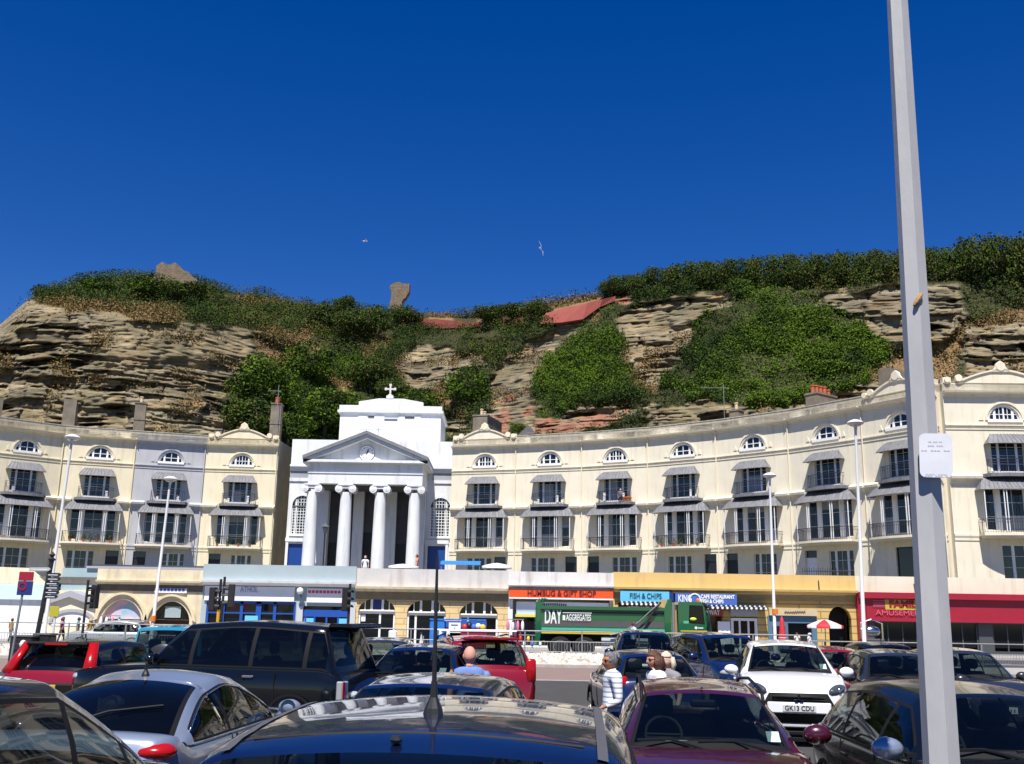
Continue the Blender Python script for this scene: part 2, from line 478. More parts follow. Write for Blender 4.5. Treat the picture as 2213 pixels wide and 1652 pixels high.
def interp(tab, x):
    return np.interp(x, [p[0] for p in tab], [p[1] for p in tab])
def inpoly(px, py, poly):
    ins = np.zeros(px.shape, bool); n = len(poly)
    for i in range(n):
        x1, y1 = poly[i]; x2, y2 = poly[(i + 1) % n]
        c = ((y1 > py) != (y2 > py)) & (px < (x2 - x1) * (py - y1) / ((y2 - y1) if y2 != y1 else 1e-9) + x1)
        ins ^= c
    return ins

# ---------------------------------------------------------------- cliff behind the crescent
SKYL = [(-300, 880), (-160, 790), (-60, 735), (0, 702), (35, 670), (60, 648), (110, 628), (200, 608), (250, 604), (300, 602), (430, 612), (480, 627), (560, 640), (640, 655), (720, 668), (800, 674), (900, 675), (950, 679), (1010, 682), (1100, 668), (1180, 655), (1290, 640), (1320, 632), (1400, 622), (1480, 612), (1560, 605), (1700, 595), (1800, 585), (1900, 580), (2000, 575), (2100, 568), (2213, 560), (2420, 560)]
LIP = [(-300, 900), (-160, 815), (-60, 760), (0, 722), (35, 690), (60, 672), (140, 680), (200, 678), (280, 692), (400, 700), (540, 716), (650, 740), (760, 742), (870, 742), (950, 745), (1100, 720), (1200, 692), (1300, 668), (1400, 655), (1480, 640), (1560, 628), (1660, 628), (1780, 630), (1860, 620), (1960, 615), (2070, 615), (2213, 630), (2420, 640)]
DBASE = [(-300, 104), (300, 106), (650, 113), (900, 117), (1050, 112), (1250, 106), (1500, 100), (1750, 94), (2000, 88), (2213, 85), (2420, 83)]
RUN1 = [(-300, 7), (450, 7), (560, 12), (700, 24), (900, 26), (1050, 20), (1150, 16), (1300, 14), (1500, 13), (2000, 12), (2420, 12)]
RUN2 = [(-300, 14), (100, 22), (300, 30), (650, 20), (900, 14), (1100, 10), (1300, 8), (1500, 9), (2000, 9), (2420, 10)]
POW1 = [(-300, 1.0), (450, 1.0), (700, 1.1), (1000, 1.1), (1300, 1.2), (2420, 1.0)]
Y0 = 1020.0
NC, NR = 560, 250
gx = np.linspace(-260, 2400, NC)
GX = np.repeat(gx[None, :], NR, 0)
ysk, ylip = interp(SKYL, gx), interp(LIP, gx)
tt = np.linspace(0, 1, NR)[:, None]
GY = Y0 + (ysk[None, :] - Y0) * tt
def depth_at(X, Y):
    yl, ys = interp(LIP, X), interp(SKYL, X)
    t1 = np.clip((Y0 - Y) / (Y0 - yl), 0, 1)
    t2 = np.clip((yl - Y) / np.maximum(yl - ys, 1), 0, 1)
    return interp(DBASE, X) + interp(RUN1, X) * t1 ** interp(POW1, X) + interp(RUN2, X) * t2 ** 1.15
D0 = depth_at(GX, GY)
cm = np.array(CM)
def unproj(X, Y, D):
    v = np.stack([X - 1106.5, 826 - Y, np.full_like(X, -F_D)], -1) @ cm.T
    t = D / v[..., 1]
    p = v * t[..., None]; p[..., 2] += CAM_H
    return p
P0 = unproj(GX, GY, D0)
ROCK = [
    [(-300, 800), (-160, 760), (-20, 690), (20, 660), (60, 650), (100, 662), (140, 676), (200, 668), (280, 687), (330, 692), (400, 698), (480, 708), (540, 716), (560, 750), (540, 800), (505, 830), (480, 880), (500, 940), (500, 1030), (-300, 1030)],
    [(870, 775), (900, 748), (960, 752), (1000, 768), (1050, 782), (1040, 800), (1000, 812), (975, 835), (930, 842), (880, 832), (862, 800)],
    [(1200, 700), (1265, 688), (1230, 730), (1200, 765), (1165, 800), (1150, 850), (1160, 900), (1140, 945), (1040, 945), (1050, 880), (1035, 850), (1065, 795), (1110, 775), (1165, 730)],
    [(1330, 690), (1350, 668), (1430, 652), (1500, 638), (1585, 632), (1565, 668), (1500, 690), (1490, 740), (1465, 790), (1425, 830), (1380, 830), (1365, 780), (1345, 730)],
    [(1755, 665), (1800, 625), (1850, 640), (1900, 618), (1960, 615), (2075, 612), (2085, 690), (2060, 730), (1960, 755), (1905, 742), (1850, 690), (1800, 665)],
    [(1395, 940), (1405, 885), (1500, 872), (1620, 882), (1720, 880), (1800, 852), (1900, 828), (2000, 832), (2213, 800), (2213, 960)],
    [(2090, 710), (2230, 690), (2420, 690), (2420, 830), (2080, 825)],
    [(960, 935), (970, 905), (1010, 900), (1010, 950)],
    [(1190, 900), (1290, 875), (1400, 865), (1420, 880), (1330, 905), (1240, 912)],
    [(760, 800), (790, 790), (795, 815), (765, 825)], [(890, 880), (920, 872), (930, 890)],
]
RED = [[(1048, 940), (1062, 905), (1095, 880), (1102, 925), (1092, 945)], [(1078, 868), (1100, 850), (1112, 858), (1085, 876)], [(1128, 890), (1150, 868), (1155, 900), (1135, 902)],
       [(1150, 930), (1160, 905), (1190, 905), (1240, 910), (1290, 890), (1355, 880), (1362, 892), (1310, 925), (1260, 935), (1230, 945), (1150, 942)], [(1135, 845), (1142, 838), (1148, 846), (1140, 852)], [(1318, 642), (1362, 640), (1366, 652), (1340, 655)]]
DRY = [[(140, 668), (250, 655), (390, 665), (400, 695), (330, 690), (230, 690)], [(20, 660), (140, 655), (200, 668), (80, 680)], [(1340, 740), (1420, 800), (1420, 850), (1370, 840)], [(1880, 800), (1990, 760), (2080, 700), (2213, 660), (2213, 760), (2090, 760), (2040, 830), (1890, 830)],
       [(550, 715), (650, 712), (710, 750), (690, 810), (610, 810), (565, 770)], [(860, 780), (920, 790), (870, 830), (850, 800)], [(770, 700), (850, 740), (780, 790), (760, 740)], [(1420, 880), (1530, 900), (1700, 890), (1700, 905), (1400, 930)], [(930, 600), (1290, 600), (1290, 690), (930, 690)], [(700, 800), (760, 830), (740, 900), (690, 870)], [(930, 830), (1040, 830), (1000, 900), (940, 880)], [(440, 640), (620, 650), (600, 662), (440, 655)]]
jx = (fbm(GX / 22, GY / 16, seed=3) - .5) * 46
jy = (fbm(GX / 22, GY / 16, seed=9) - .5) * 34
def region(polys, X, Y):
    r = np.zeros(X.shape, bool)
    for p in polys: r |= inpoly(X, Y, p)
    return r
rock = region(ROCK, GX + jx, GY + jy)
red = region(RED, GX + jx * .5, GY + jy * .5)
dry = region(DRY, GX + jx, GY + jy)
def blur(a, n=2):
    a = a.astype(float)
    for _ in range(n):
        p = np.pad(a, 1, mode='edge')
        a = (p[1:-1, 1:-1] * 2 + p[:-2, 1:-1] + p[2:, 1:-1] + p[1:-1, :-2] + p[1:-1, 2:]) / 6
    return a
rk = blur(rock | red, 2)
wx, wz = P0[..., 0], P0[..., 2]
# bedding: beds of uneven thickness, each broken into blocks that jut out by their own amount
zz = wz + (fbm(wx / 16, wz / 12, seed=21) - .5) * 3.0 + (fbm(wx / 1.6, wz / 1.2, seed=23) - .5) * .32 + .04 * wx
_r = np.random.default_rng(5); bnd = np.cumsum(np.where(_r.random(200) < .7, _r.uniform(.16, .42, 200), _r.uniform(.6, 1.5, 200))) - 4
kb = np.searchsorted(bnd, zz); amp = _r.uniform(.25, 1.25, 220)[kb]; ln_ = _r.uniform(.9, 4.2, 220)[kb]; sh_ = _r.uniform(0, 9, 220)[kb]; base_ = _r.uniform(0, .75, 220)[kb]
bx = np.floor((wx + sh_ + (fbm(wx / 2.2, wz / 1.5, seed=25) - .5) * 1.6) / ln_)
blk = _hash(bx, kb.astype(float), np.zeros_like(bx), 4); tintb = _hash(bx, kb.astype(float), np.ones_like(bx), 14)
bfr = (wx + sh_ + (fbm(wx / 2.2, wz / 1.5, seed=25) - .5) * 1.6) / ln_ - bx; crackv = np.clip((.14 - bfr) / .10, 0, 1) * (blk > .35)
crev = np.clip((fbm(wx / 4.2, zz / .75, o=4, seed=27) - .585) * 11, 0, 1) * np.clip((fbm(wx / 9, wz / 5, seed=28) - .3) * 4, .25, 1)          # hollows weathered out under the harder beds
plain = np.clip((690 + 105 - GY) / 25, 0, 1) * np.clip((GX - 190) / 50, 0, 1) * np.clip((570 - GX) / 40, 0, 1)      # the massive bed at the top of the left cliff
scree = blur(inpoly(GX + jx * .5, GY + jy * .5, ROCK[2]), 3)
rough = 1.0 * (fbm(wx / 4, wz / 3, seed=41) - .5) + 3.4 * (fbm(wx / 11, wz / 11, o=3, seed=8) - .5)
streak = .5 * (fbm(wx / .7, wz / 6, o=3, seed=43) - .5) + .35 * np.floor(3 * fbm(wx / 3.3, wz / 7, seed=44))
strat = (base_ + 1.45 * amp * blk - 1.1 * crev - .45 * crackv) * (1 - plain) * (1 - scree) + plain * (streak + .8) + rough + scree * .9 * (fbm(wx / .9, wz / .7, o=3, seed=47) - .5) + .60 * (fbm(wx / 1.1, zz / .20, o=3, seed=48) - .5)
veg = 4.2 * (fbm(wx / 6.5, wz / 5.0, o=4, seed=51) - .35) + 2.0 * np.abs(fbm(wx / 2.2, wz / 1.8, o=3, seed=61) - .5)
RZ = [[(850, 675), (1056, 680), (1056, 722), (850, 722)], [(1074, 676), (1146, 674), (1146, 720), (1074, 720)], [(1154, 712), (1168, 664), (1304, 634), (1344, 628), (1344, 664), (1262, 704)]]
redz = blur(region(RZ, GX, GY), 4)
ivyz = blur(region([[(1140, 930), (1150, 830), (1200, 740), (1270, 660), (1330, 655), (1345, 700), (1400, 790), (1420, 850), (1350, 880), (1200, 910)], [(1400, 880), (1440, 800), (1500, 690), (1600, 600), (1760, 640), (1850, 690), (1930, 760), (1880, 830), (1700, 890)]], GX, GY), 3)
offs = -(rk * strat + (1 - rk) * veg * (1 - .5 * ivyz) * (1 - redz))
offs *= np.clip((1 - tt) * 14, 0.25, 1)
D1 = D0 + offs
PT = unproj(GX, GY, D1)
# land behind the skyline: falls gently away
back1 = PT[-1:, :, :] + np.array([0, 12, -1.5]); back2 = PT[-1:, :, :] + np.array([0, 160, -12.0])
PA = np.concatenate([PT, back1, back2], 0)
nr = PA.shape[0]
idx = np.arange(nr * NC).reshape(nr, NC)
quads = np.stack([idx[:-1, :-1], idx[:-1, 1:], idx[1:, 1:], idx[1:, :-1]], -1).reshape(-1, 4)
def np_mesh(name, verts, quads, mats, mi=None, smooth=False):
    me = bpy.data.meshes.new(name)
    nf = len(quads); k = quads.shape[1]
    me.vertices.add(len(verts)); me.vertices.foreach_set('co', verts.astype(np.float32).ravel())
    me.loops.add(nf * k); me.loops.foreach_set('vertex_index', quads.astype(np.int32).ravel())
    me.polygons.add(nf); me.polygons.foreach_set('loop_start', np.arange(0, nf * k, k, dtype=np.int32))
    for m in mats: me.materials.append(m)
    if mi is not None: me.polygons.foreach_set('material_index', mi.astype(np.int32))
    if smooth: me.polygons.foreach_set('use_smooth', np.ones(nf, bool))
    me.update(calc_edges=True); me.validate()
    o = bpy.data.objects.new(name, me); COL.objects.link(o)
    return o
M_CLIFF = bpy.data.materials.new('cliff rock and soil'); M_CLIFF.use_nodes = True
def cliff_nodes():
    nt = M_CLIFF.node_tree; N = nt.nodes; L = nt.links; b = N['Principled BSDF']
    b.inputs['Roughness'].default_value = 0.95; b.inputs['Specular IOR Level'].default_value = 0.15
    at = N.new('ShaderNodeAttribute'); at.attribute_name = 'ground_kind'
    sp = N.new('ShaderNodeSeparateColor'); L.new(at.outputs['Color'], sp.inputs[0])
    tc = N.new('ShaderNodeTexCoord')
    def noise(scale, st, det=6, rough=.6):
        mp = N.new('ShaderNodeMapping'); mp.inputs['Scale'].default_value = st; L.new(tc.outputs['Object'], mp.inputs['Vector'])
        n = N.new('ShaderNodeTexNoise'); n.inputs['Scale'].default_value = scale; n.inputs['Detail'].default_value = det; n.inputs['Roughness'].default_value = rough
        L.new(mp.outputs[0], n.inputs['Vector']); return n.outputs['Fac']
    def ramp(f, stops):
        r = N.new('ShaderNodeValToRGB'); e = r.color_ramp.elements
        while len(e) < len(stops): e.new(0.5)
        for i, (p, c) in enumerate(stops): e[i].position = p; e[i].color = (*c, 1)
        L.new(f, r.inputs['Fac']); return r.outputs[0]
    def mix(f, a, c, bt='MIX'):
        m = N.new('ShaderNodeMix'); m.data_type = 'RGBA'; m.blend_type = bt
        if isinstance(f, float): m.inputs['Factor'].default_value = f
        else: L.new(f, m.inputs['Factor'])
        L.new(a, m.inputs['A']); L.new(c, m.inputs['B']); return m.outputs['Result']
    bands = ramp(noise(1.0, (.16, .16, 2.6), 9, .7), [(.30, (.10, .075, .05)), (.42, (.30, .25, .18)), (.50, (.22, .20, .16)), (.58, (.40, .35, .26)), (.72, (.20, .19, .165))])
    blot = ramp(noise(.22, (1, 1, 1.2), 5), [(.42, (1, 1, 1)), (.62, (.62, .66, .66))])
    warm = ramp(noise(.35, (1, 1, 1.6), 5), [(.56, (.5, .5, .5)), (.70, (.66, .46, .26))])
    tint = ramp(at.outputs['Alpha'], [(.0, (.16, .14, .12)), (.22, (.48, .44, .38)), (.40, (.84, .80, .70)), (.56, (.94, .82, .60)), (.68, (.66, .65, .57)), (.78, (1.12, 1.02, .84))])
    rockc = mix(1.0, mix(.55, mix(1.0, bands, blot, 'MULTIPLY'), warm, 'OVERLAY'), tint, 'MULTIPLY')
    redc = ramp(noise(.9, (1, 1, 1), 6), [(.35, (.30, .075, .04)), (.5, (.34, .12, .075)), (.62, (.27, .19, .14))])
    soil = ramp(noise(.8, (1, 1, 1), 6), [(.35, (.030, .036, .014)), (.65, (.055, .052, .024))])
    dryc = ramp(noise(.8, (1, 1, 1), 6), [(.35, (.16, .10, .045)), (.65, (.22, .15, .075))])
    redc = mix(.45, redc, rockc)
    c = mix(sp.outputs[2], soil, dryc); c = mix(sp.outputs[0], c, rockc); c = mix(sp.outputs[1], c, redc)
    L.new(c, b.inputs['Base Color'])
    bp = N.new('ShaderNodeBump'); bp.inputs['Strength'].default_value = .8; bp.inputs['Distance'].default_value = .25
    L.new(noise(1.6, (.5, .5, 1.6), 9, .65), bp.inputs['Height']); L.new(bp.outputs[0], b.inputs['Normal'])
cliff_nodes()
cliff = np_mesh('cliff', PA.reshape(-1, 3), quads, [M_CLIFF], smooth=False)
tag(cliff, None, None, None, 'structure')
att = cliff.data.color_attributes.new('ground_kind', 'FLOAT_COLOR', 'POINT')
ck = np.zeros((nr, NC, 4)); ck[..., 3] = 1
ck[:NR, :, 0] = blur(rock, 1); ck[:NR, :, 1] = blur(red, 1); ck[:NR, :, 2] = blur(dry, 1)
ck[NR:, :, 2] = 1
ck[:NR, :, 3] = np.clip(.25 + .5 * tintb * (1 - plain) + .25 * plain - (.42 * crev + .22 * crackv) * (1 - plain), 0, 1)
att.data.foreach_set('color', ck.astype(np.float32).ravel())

# ---------------------------------------------------------------- plants growing on the cliff
LEAF = [mat('bright ivy leaf', (0.0817, 0.1376, 0.0120), .85, spec=.1), mat('mid ivy leaf', (0.0499, 0.0877, 0.0120), .85, spec=.1), mat('dark scrub leaf', (0.0310, 0.0516, 0.0129), .85, spec=.1),
        mat('olive scrub leaf', (0.0817, 0.0826, 0.0224), .85, spec=.1), mat('dry brown grass', (0.1892, 0.1161, 0.0473), 0.85, spec=.1), mat('straw grass', (0.2580, 0.1892, 0.0946), 0.85, spec=.1)]
BARK = mat('grey bark', (0.10, 0.08, 0.06), 0.9, c2=(0.06, 0.05, 0.04), scale=6)
def leaf_quads(pos, nrm, size, mi, name, mats, flat=.55):
    n = len(pos)
    a = RNG.normal(size=(n, 3)); nn = nrm * flat * 2 + a; nn /= np.linalg.norm(nn, axis=1)[:, None] + 1e-9
    b = np.cross(nn, RNG.normal(size=(n, 3))); b /= np.linalg.norm(b, axis=1)[:, None] + 1e-9
    c = np.cross(nn, b)
    s = size[:, None] * .5
    k = RNG.uniform(.45, .8, (n, 1))
    bend = nn * s * RNG.uniform(-.3, .3, (n, 1))
    V = np.stack([pos - b * s, pos + c * s * k + bend, pos + b * s, pos - c * s * k + bend], 1).reshape(-1, 3)
    Q = np.arange(4 * n).reshape(n, 4)
    return np_mesh(name, V, Q, mats, mi)
# sample the cliff grid
ex = PT[1:, :-1] - PT[:-1, :-1]; ey = PT[:-1, 1:] - PT[:-1, :-1]
cn = np.cross(ey, ex); ar = np.linalg.norm(cn, axis=-1); nrm = cn / (ar[..., None] + 1e-9)
rkf = (blur(rock | red, 1))[:-1, :-1]; dryf = blur(dry, 1)[:-1, :-1]
cx_, cy_ = GX[:-1, :-1], GY[:-1, :-1]
vis = (cy_ < 975)
clump = fbm(wx[:-1, :-1] / 3.2, wz[:-1, :-1] / 2.6, o=3, seed=71)
ivy_zone = region([[(1140, 930), (1150, 830), (1200, 740), (1270, 660), (1330, 655), (1345, 700), (1400, 790), (1420, 850), (1350, 880), (1200, 910)], [(1400, 880), (1440, 800), (1500, 690), (1600, 600), (1760, 640), (1850, 690), (1930, 760), (1880, 830), (1700, 890)], [(500, 830), (600, 780), (760, 780), (900, 840), (960, 900), (960, 960), (480, 960)]], cx_ + jx[:-1, :-1] * .6, cy_ + jy[:-1, :-1] * .6)
def scatter(name, weight, total, sizes, mats, pick, label, lift=.7, flat=.55):
    w = (weight * ar * vis).ravel(); w /= w.sum()
    ids = RNG.choice(len(w), total, p=w)
    base = PT[:-1, :-1].reshape(-1, 3)[ids] + ex.reshape(-1, 3)[ids] * RNG.random((total, 1)) + ey.reshape(-1, 3)[ids] * RNG.random((total, 1))
    nn = nrm.reshape(-1, 3)[ids]
    nn = np.where(nn[:, 1:2] > 0, -nn, nn)
    ll = RNG.random((total, 1)) ** 1.5 * lift * (.4 + 1.2 * clump.ravel()[ids][:, None])
    p = base + nn * ll + np.array([0, 0, 1]) * ll * .4
    sz = RNG.uniform(*sizes, total)
    nn2 = nn + np.array([0, -.1, .55]); nn2 /= np.linalg.norm(nn2, axis=1)[:, None]
    o = leaf_quads(p, nn2, sz, pick(ids), name, mats, flat)
    return tag(o, label, None, None, 'stuff')
tone = fbm(wx[:-1, :-1] / 7.0, wz[:-1, :-1] / 6.0, o=4, seed=81)
fine = fbm(wx[:-1, :-1] / 1.6, wz[:-1, :-1] / 1.4, o=3, seed=83)
def pick_ivy(ids):
    t = tone.ravel()[ids] * .55 + fine.ravel()[ids] * .45 + RNG.normal(0, .07, len(ids)) + np.where((cx_.ravel()[ids] < 1290) & (cx_.ravel()[ids] > 1130), .07, 0) - np.where(cy_.ravel()[ids] > 850, .05, 0)
    return np.where(t > .54, 0, np.where(t > .43, 1, 2))
def pick_scrub(ids):
    t = tone.ravel()[ids] * .5 + fine.ravel()[ids] * .5 + RNG.normal(0, .09, len(ids))
    return np.where(t > .60, 3, np.where(t > .52, 1, 2))
nored = ~region([[(860, 685), (1046, 690), (1046, 712), (860, 712)], [(1084, 686), (1136, 684), (1136, 710), (1084, 712)], [(1164, 702), (1178, 674), (1304, 644), (1334, 638), (1334, 654), (1262, 694)]], cx_, cy_)
w_ivy = nored * (1 - rkf) ** 2 * ivy_zone * (.12 + np.clip((clump - .36) * 5, 0, 1)) * (1 - .85 * dryf)
w_scr = nored * (1 - rkf) ** 2 * (~ivy_zone) * (.12 + np.clip((clump - .36) * 5, 0, 1)) * (1 - .8 * dryf) + .012 * rkf * (clump > .56)
w_dry = nored * (1 - rkf) * dryf * np.clip((clump - .2) * 3, 0, 1) + .5 * rkf * np.clip((clump - .60) * 12, 0, 1) * (cy_ > 720)
scatter('ivy', w_ivy, 260000, (.11, .28), LEAF, pick_ivy, 'bright and dark green ivy draped over the cliff face', .7)
scatter('undergrowth', w_scr, 230000, (.11, .30), LEAF, pick_scrub, 'dark green scrub growing over the cliff slopes', 1.0)
scatter('grass', w_dry, 60000, (.12, .32), LEAF, lambda ids: np.where(RNG.random(len(ids)) < .55, 4, np.where(RNG.random(len(ids)) < .5, 5, 3)), 'dry brown grass on the ledges of the cliff', .5, .3)

# ---------------------------------------------------------------- trees and bushes one can tell apart
def make_crown(seed, n, lumps, mix_, leaf=(.11, .28)):
    r = np.random.default_rng(seed)
    ps = []; ns = []; cs = []
    for (cx, cy, cz, rx, ry, rz) in lumps:
        k = int(n * rx * rz / sum(l[3] * l[5] for l in lumps))
        d = r.normal(size=(k, 3)); d /= np.linalg.norm(d, axis=1)[:, None]
        rad = r.uniform(.45, 1.06, (k, 1)) ** .6
        q = d * rad * np.array([rx, ry, rz])
        q *= (1 + .35 * (vnoise(d[:, 0] * 2.3 + 9, d[:, 2] * 2.3 + 5, d[:, 1] * 2.3 + 3, seed)[:, None] - .5))
        ps.append(q + np.array([cx, cy, cz])); ns.append(d)
    p = np.concatenate(ps); nn = np.concatenate(ns)
    nn = nn + np.array([0, 0, .35]); nn /= np.linalg.norm(nn, axis=1)[:, None]
    t = vnoise(p[:, 0] * 1.1 + 20, p[:, 2] * 1.1 + 20, p[:, 1] * 1.1, seed) + r.normal(0, .15, len(p))
    mi = np.where(t > mix_[0], 1 if mix_[2] == 0 else 0, np.where(t > mix_[1], 3 if mix_[2] == 0 else 1, 2))
    o = leaf_quads(p, nn, r.uniform(leaf[0], leaf[1], len(p)), mi, 'crown', LEAF, .5)
    return o
def make_trunk(h, r0):
    m = MB()
    m.tube([(0, 0, -.8), (.05, 0, h * .4), (.15, .05, h * .75), (.1, 0, h)], [r0, r0 * .8, r0 * .55, r0 * .2], 7)
    for k in range(4):
        a = k * 1.7; m.tube([(.08, 0, h * (.35 + .1 * k)), (math.cos(a) * h * .25, math.sin(a) * h * .25, h * (.6 + .1 * k))], [r0 * .45, r0 * .12], 5)
    return m
def rand_lumps(seed, w, h, n):
    r = random.Random(seed); L = [(0, 0, h * .55, w * .38, w * .36, h * .42)]
    for k in range(n):
        L.append((r.uniform(-.34, .34) * w, r.uniform(-.25, .25) * w, h * r.uniform(.3, .82), w * r.uniform(.17, .27), w * .2, h * r.uniform(.16, .24)))
    return L
def bush(name, label, cat, group, proto, xd, ytop, ybot, D, wpx):
    b = on_y(xd, ybot, D); t = on_y(xd, ytop, D)
    w = wpx / F_D * D
    h = t.z - b.z
    r = empty(name, b, random.uniform(-.5, .5), label, cat, group)
    for ch in proto:
        c = ch.copy(); COL.objects.link(c); c.parent = r
        c.scale = (w / 4.0, w / 4.0, h / 4.0)
    return r
PROTO = []
for s in range(4):
    cr = make_crown(100 + s, 5200, rand_lumps(s, 4.4, 4.2, 8), (.62, .46, 0))
    tk = make_trunk(3.0, .16).build('trunk', BARK, smooth=True)
    PROTO.append((cr, tk))
PROTO_G = []
for s in range(3):
    cr = make_crown(200 + s, 5200, rand_lumps(20 + s, 4.4, 4.2, 8), (.58, .40, 1))
    tk = make_trunk(3.0, .16).build('trunk', BARK, smooth=True)
    PROTO_G.append((cr, tk))
def depth1(x, y): return float(depth_at(np.array([float(x)]), np.array([float(y)]))[0])
HEDGE = [(1318, 608, 648, 34), (1345, 596, 650, 44), (1385, 588, 652, 46), (1425, 580, 648, 50), (1468, 572, 645, 52), (1512, 566, 640, 50), (1555, 563, 640, 52), (1600, 560, 640, 54), (1648, 556, 638, 52), (1695, 551, 640, 54), (1742, 549, 645, 54), (1790, 549, 640, 54), (1838, 546, 632, 54), (1885, 543, 630, 52), (1930, 541, 628, 54), (1978, 538, 625, 54), (2025, 536, 628, 56), (2075, 532, 632, 58), (2128, 506, 640, 74), (2185, 512, 655, 74), (2245, 508, 660, 80)]
for i, (x, yt, yb, w) in enumerate(HEDGE):
    bush('cliff_tree', 'dark evergreen tree in the dense row along the top of the right-hand cliff', 'tree', 'evergreens in a row along the right-hand clifftop', PROTO[i % 4], x, yt, yb, depth1(x, yb) + 1.0 + (i % 2) * 1.2, w * 1.35)
SH = [(745, 642, 690, 46, 0, 'dark bush breaking the skyline left of the leaning ruin'), (700, 655, 720, 60, 0, 'dark bush on the slope left of the leaning ruin'), (760, 665, 740, 66, 0, 'large dark bush on the slope below the small skyline bush'), (815, 662, 735, 54, 0, 'dark bush at the left foot of the leaning ruin'), (875, 662, 712, 52, 0, 'dark bush at the right foot of the leaning ruin'),
      (1062, 662, 705, 56, 0, 'tufted dark bush on the skyline above the red wall'), (1120, 655, 700, 60, 0, 'tufted dark bush between the two long red wall stretches'), (1165, 650, 692, 46, 0, 'tufted dark bush at the lower end of the sloping red wall'),
      (560, 775, 890, 105, 1, 'bright green tree against the right end of the left cliff'), (665, 735, 830, 88, 1, 'bright green tree high in the gully behind the church'), (545, 860, 960, 105, 0, 'dark tree above the pediment of the left terrace'), (700, 835, 945, 110, 1, 'broad green tree behind the left side of the church'), (800, 770, 850, 70, 0, 'dark shrub high on the slope above the church cross'), (845, 815, 880, 56, 0, 'dark shrub just right of the church cross'), (905, 840, 915, 80, 1, 'green shrub behind the right side of the church'), (1010, 795, 880, 80, 1, 'green shrub left of the grey scree slope'), (620, 890, 970, 90, 1, 'green shrub behind the tall brown chimney'),
      (215, 600, 640, 60, 1, 'low round bush on the skyline of the left cliff'), (335, 597, 650, 90, 1, 'green bush at the foot of the squat ruin'), (400, 612, 665, 80, 0, 'dark bush right of the squat ruin'), (1120, 915, 950, 36, 1, 'small green shrub among the red rock patches')]
for (x, yt, yb, w, k, lab) in SH:
    bush('shrub', lab, 'bush', None, (PROTO_G if k else PROTO)[random.randrange(3)], x, yt, yb, depth1(x, yb) - 1.5, w * 1.3)
for pr in PROTO + PROTO_G:
    for o in pr: bpy.data.objects.remove(o)

# ---------------------------------------------------------------- ruins, red wall, gulls
M_RUIN = brick_mat('rubble stone', (.19, .135, .085), (.125, .095, .06), (.24, .19, .13), .5, .26, mix=.3, bump=.9)
def ruin(label, pts, D, th):
    base = on_y(pts[0][0], pts[0][1], D)
    m = MB()
    P = [on_y(x, y, D) - base for x, y in pts]
    n = len(P)
    rr = random.Random(len(pts))
    # subdivide the outline for a ragged edge
    out = []
    for i in range(n):
        a, b = P[i], P[(i + 1) % n]
        k = max(1, int((b - a).length / .45))
        for j in range(k):
            q = a.lerp(b, j / k); out.append((q.x + rr.uniform(-.13, .13), q.z + rr.uniform(-.13, .13)))
    m.prism(out, 0, th)
    return m, base
m, b = ruin('a', [(838, 668), (846, 640), (842, 618), (850, 612), (868, 611), (886, 614), (884, 632), (877, 642), (868, 652), (866, 668)], depth1(860, 668) + 1, 1.6)
e = empty('castle_ruin', b, 0, 'leaning stub of ruined stone wall alone on the skyline', 'ruin')
o = m.build('wall', M_RUIN, e)
m, b = ruin('b', [(328, 618), (334, 592), (340, 574), (350, 566), (362, 571), (378, 569), (392, 580), (412, 592), (432, 612)], depth1(370, 612) - 8, 5.0)
e = empty('castle_ruin', b, 0, 'squat broken block of ruined castle masonry on the left clifftop', 'ruin')
m.build('wall', M_RUIN, e)
M_REDW = mat('red sprayed wall', (.36, .085, .065), .9, c2=(.30, .075, .06), scale=.7, bump=.2, bscale=6)
def redwall(label, top, bot, lift=0.0):
    m = MB(); D = [depth1(x, y) - .9 - lift for x, y in bot]
    T = [on_y(x, y, d) for (x, y), d in zip(top, D)]; B = [on_y(x, y, d) for (x, y), d in zip(bot, D)]
    o0 = B[0].copy(); n = len(T); dv = Vector((0, .8, 0))
    vs = [b - o0 for b in B] + [t - o0 for t in T] + [b - o0 + dv for b in B] + [t - o0 + dv for t in T]
    fs = []
    for i in range(n - 1):
        fs += [(i, i + 1, n + i + 1, n + i), (2 * n + i + 1, 2 * n + i, 3 * n + i, 3 * n + i + 1), (n + i, n + i + 1, 3 * n + i + 1, 3 * n + i), (i + 1, i, 2 * n + i, 2 * n + i + 1)]
    fs += [(0, n, 3 * n, 2 * n), (n - 1, 3 * n - 1, 4 * n - 1, 2 * n - 1)]
    m.add(vs, fs)
    o = m.build('retaining_wall', M_REDW); o.location = o0
    tag(o, label, 'wall')
redwall('long level red retaining wall under the skyline, beside the leaning ruin', [(866, 690), (900, 689), (950, 691), (1000, 695), (1042, 698)], [(864, 706), (900, 708), (950, 710), (1000, 709), (1044, 706)])
redwall('short red retaining wall between two tufted skyline bushes', [(1088, 692), (1110, 688), (1130, 687)], [(1088, 707), (1112, 705), (1132, 702)], .5)
redwall('sloping red retaining wall climbing to the right-hand clifftop', [(1180, 677), (1230, 664), (1270, 655), (1302, 647), (1330, 640)], [(1168, 700), (1215, 697), (1260, 690), (1296, 664), (1330, 650)], .5)
M_GULL = mat('gull plumage', (.6, .6, .62), .8)
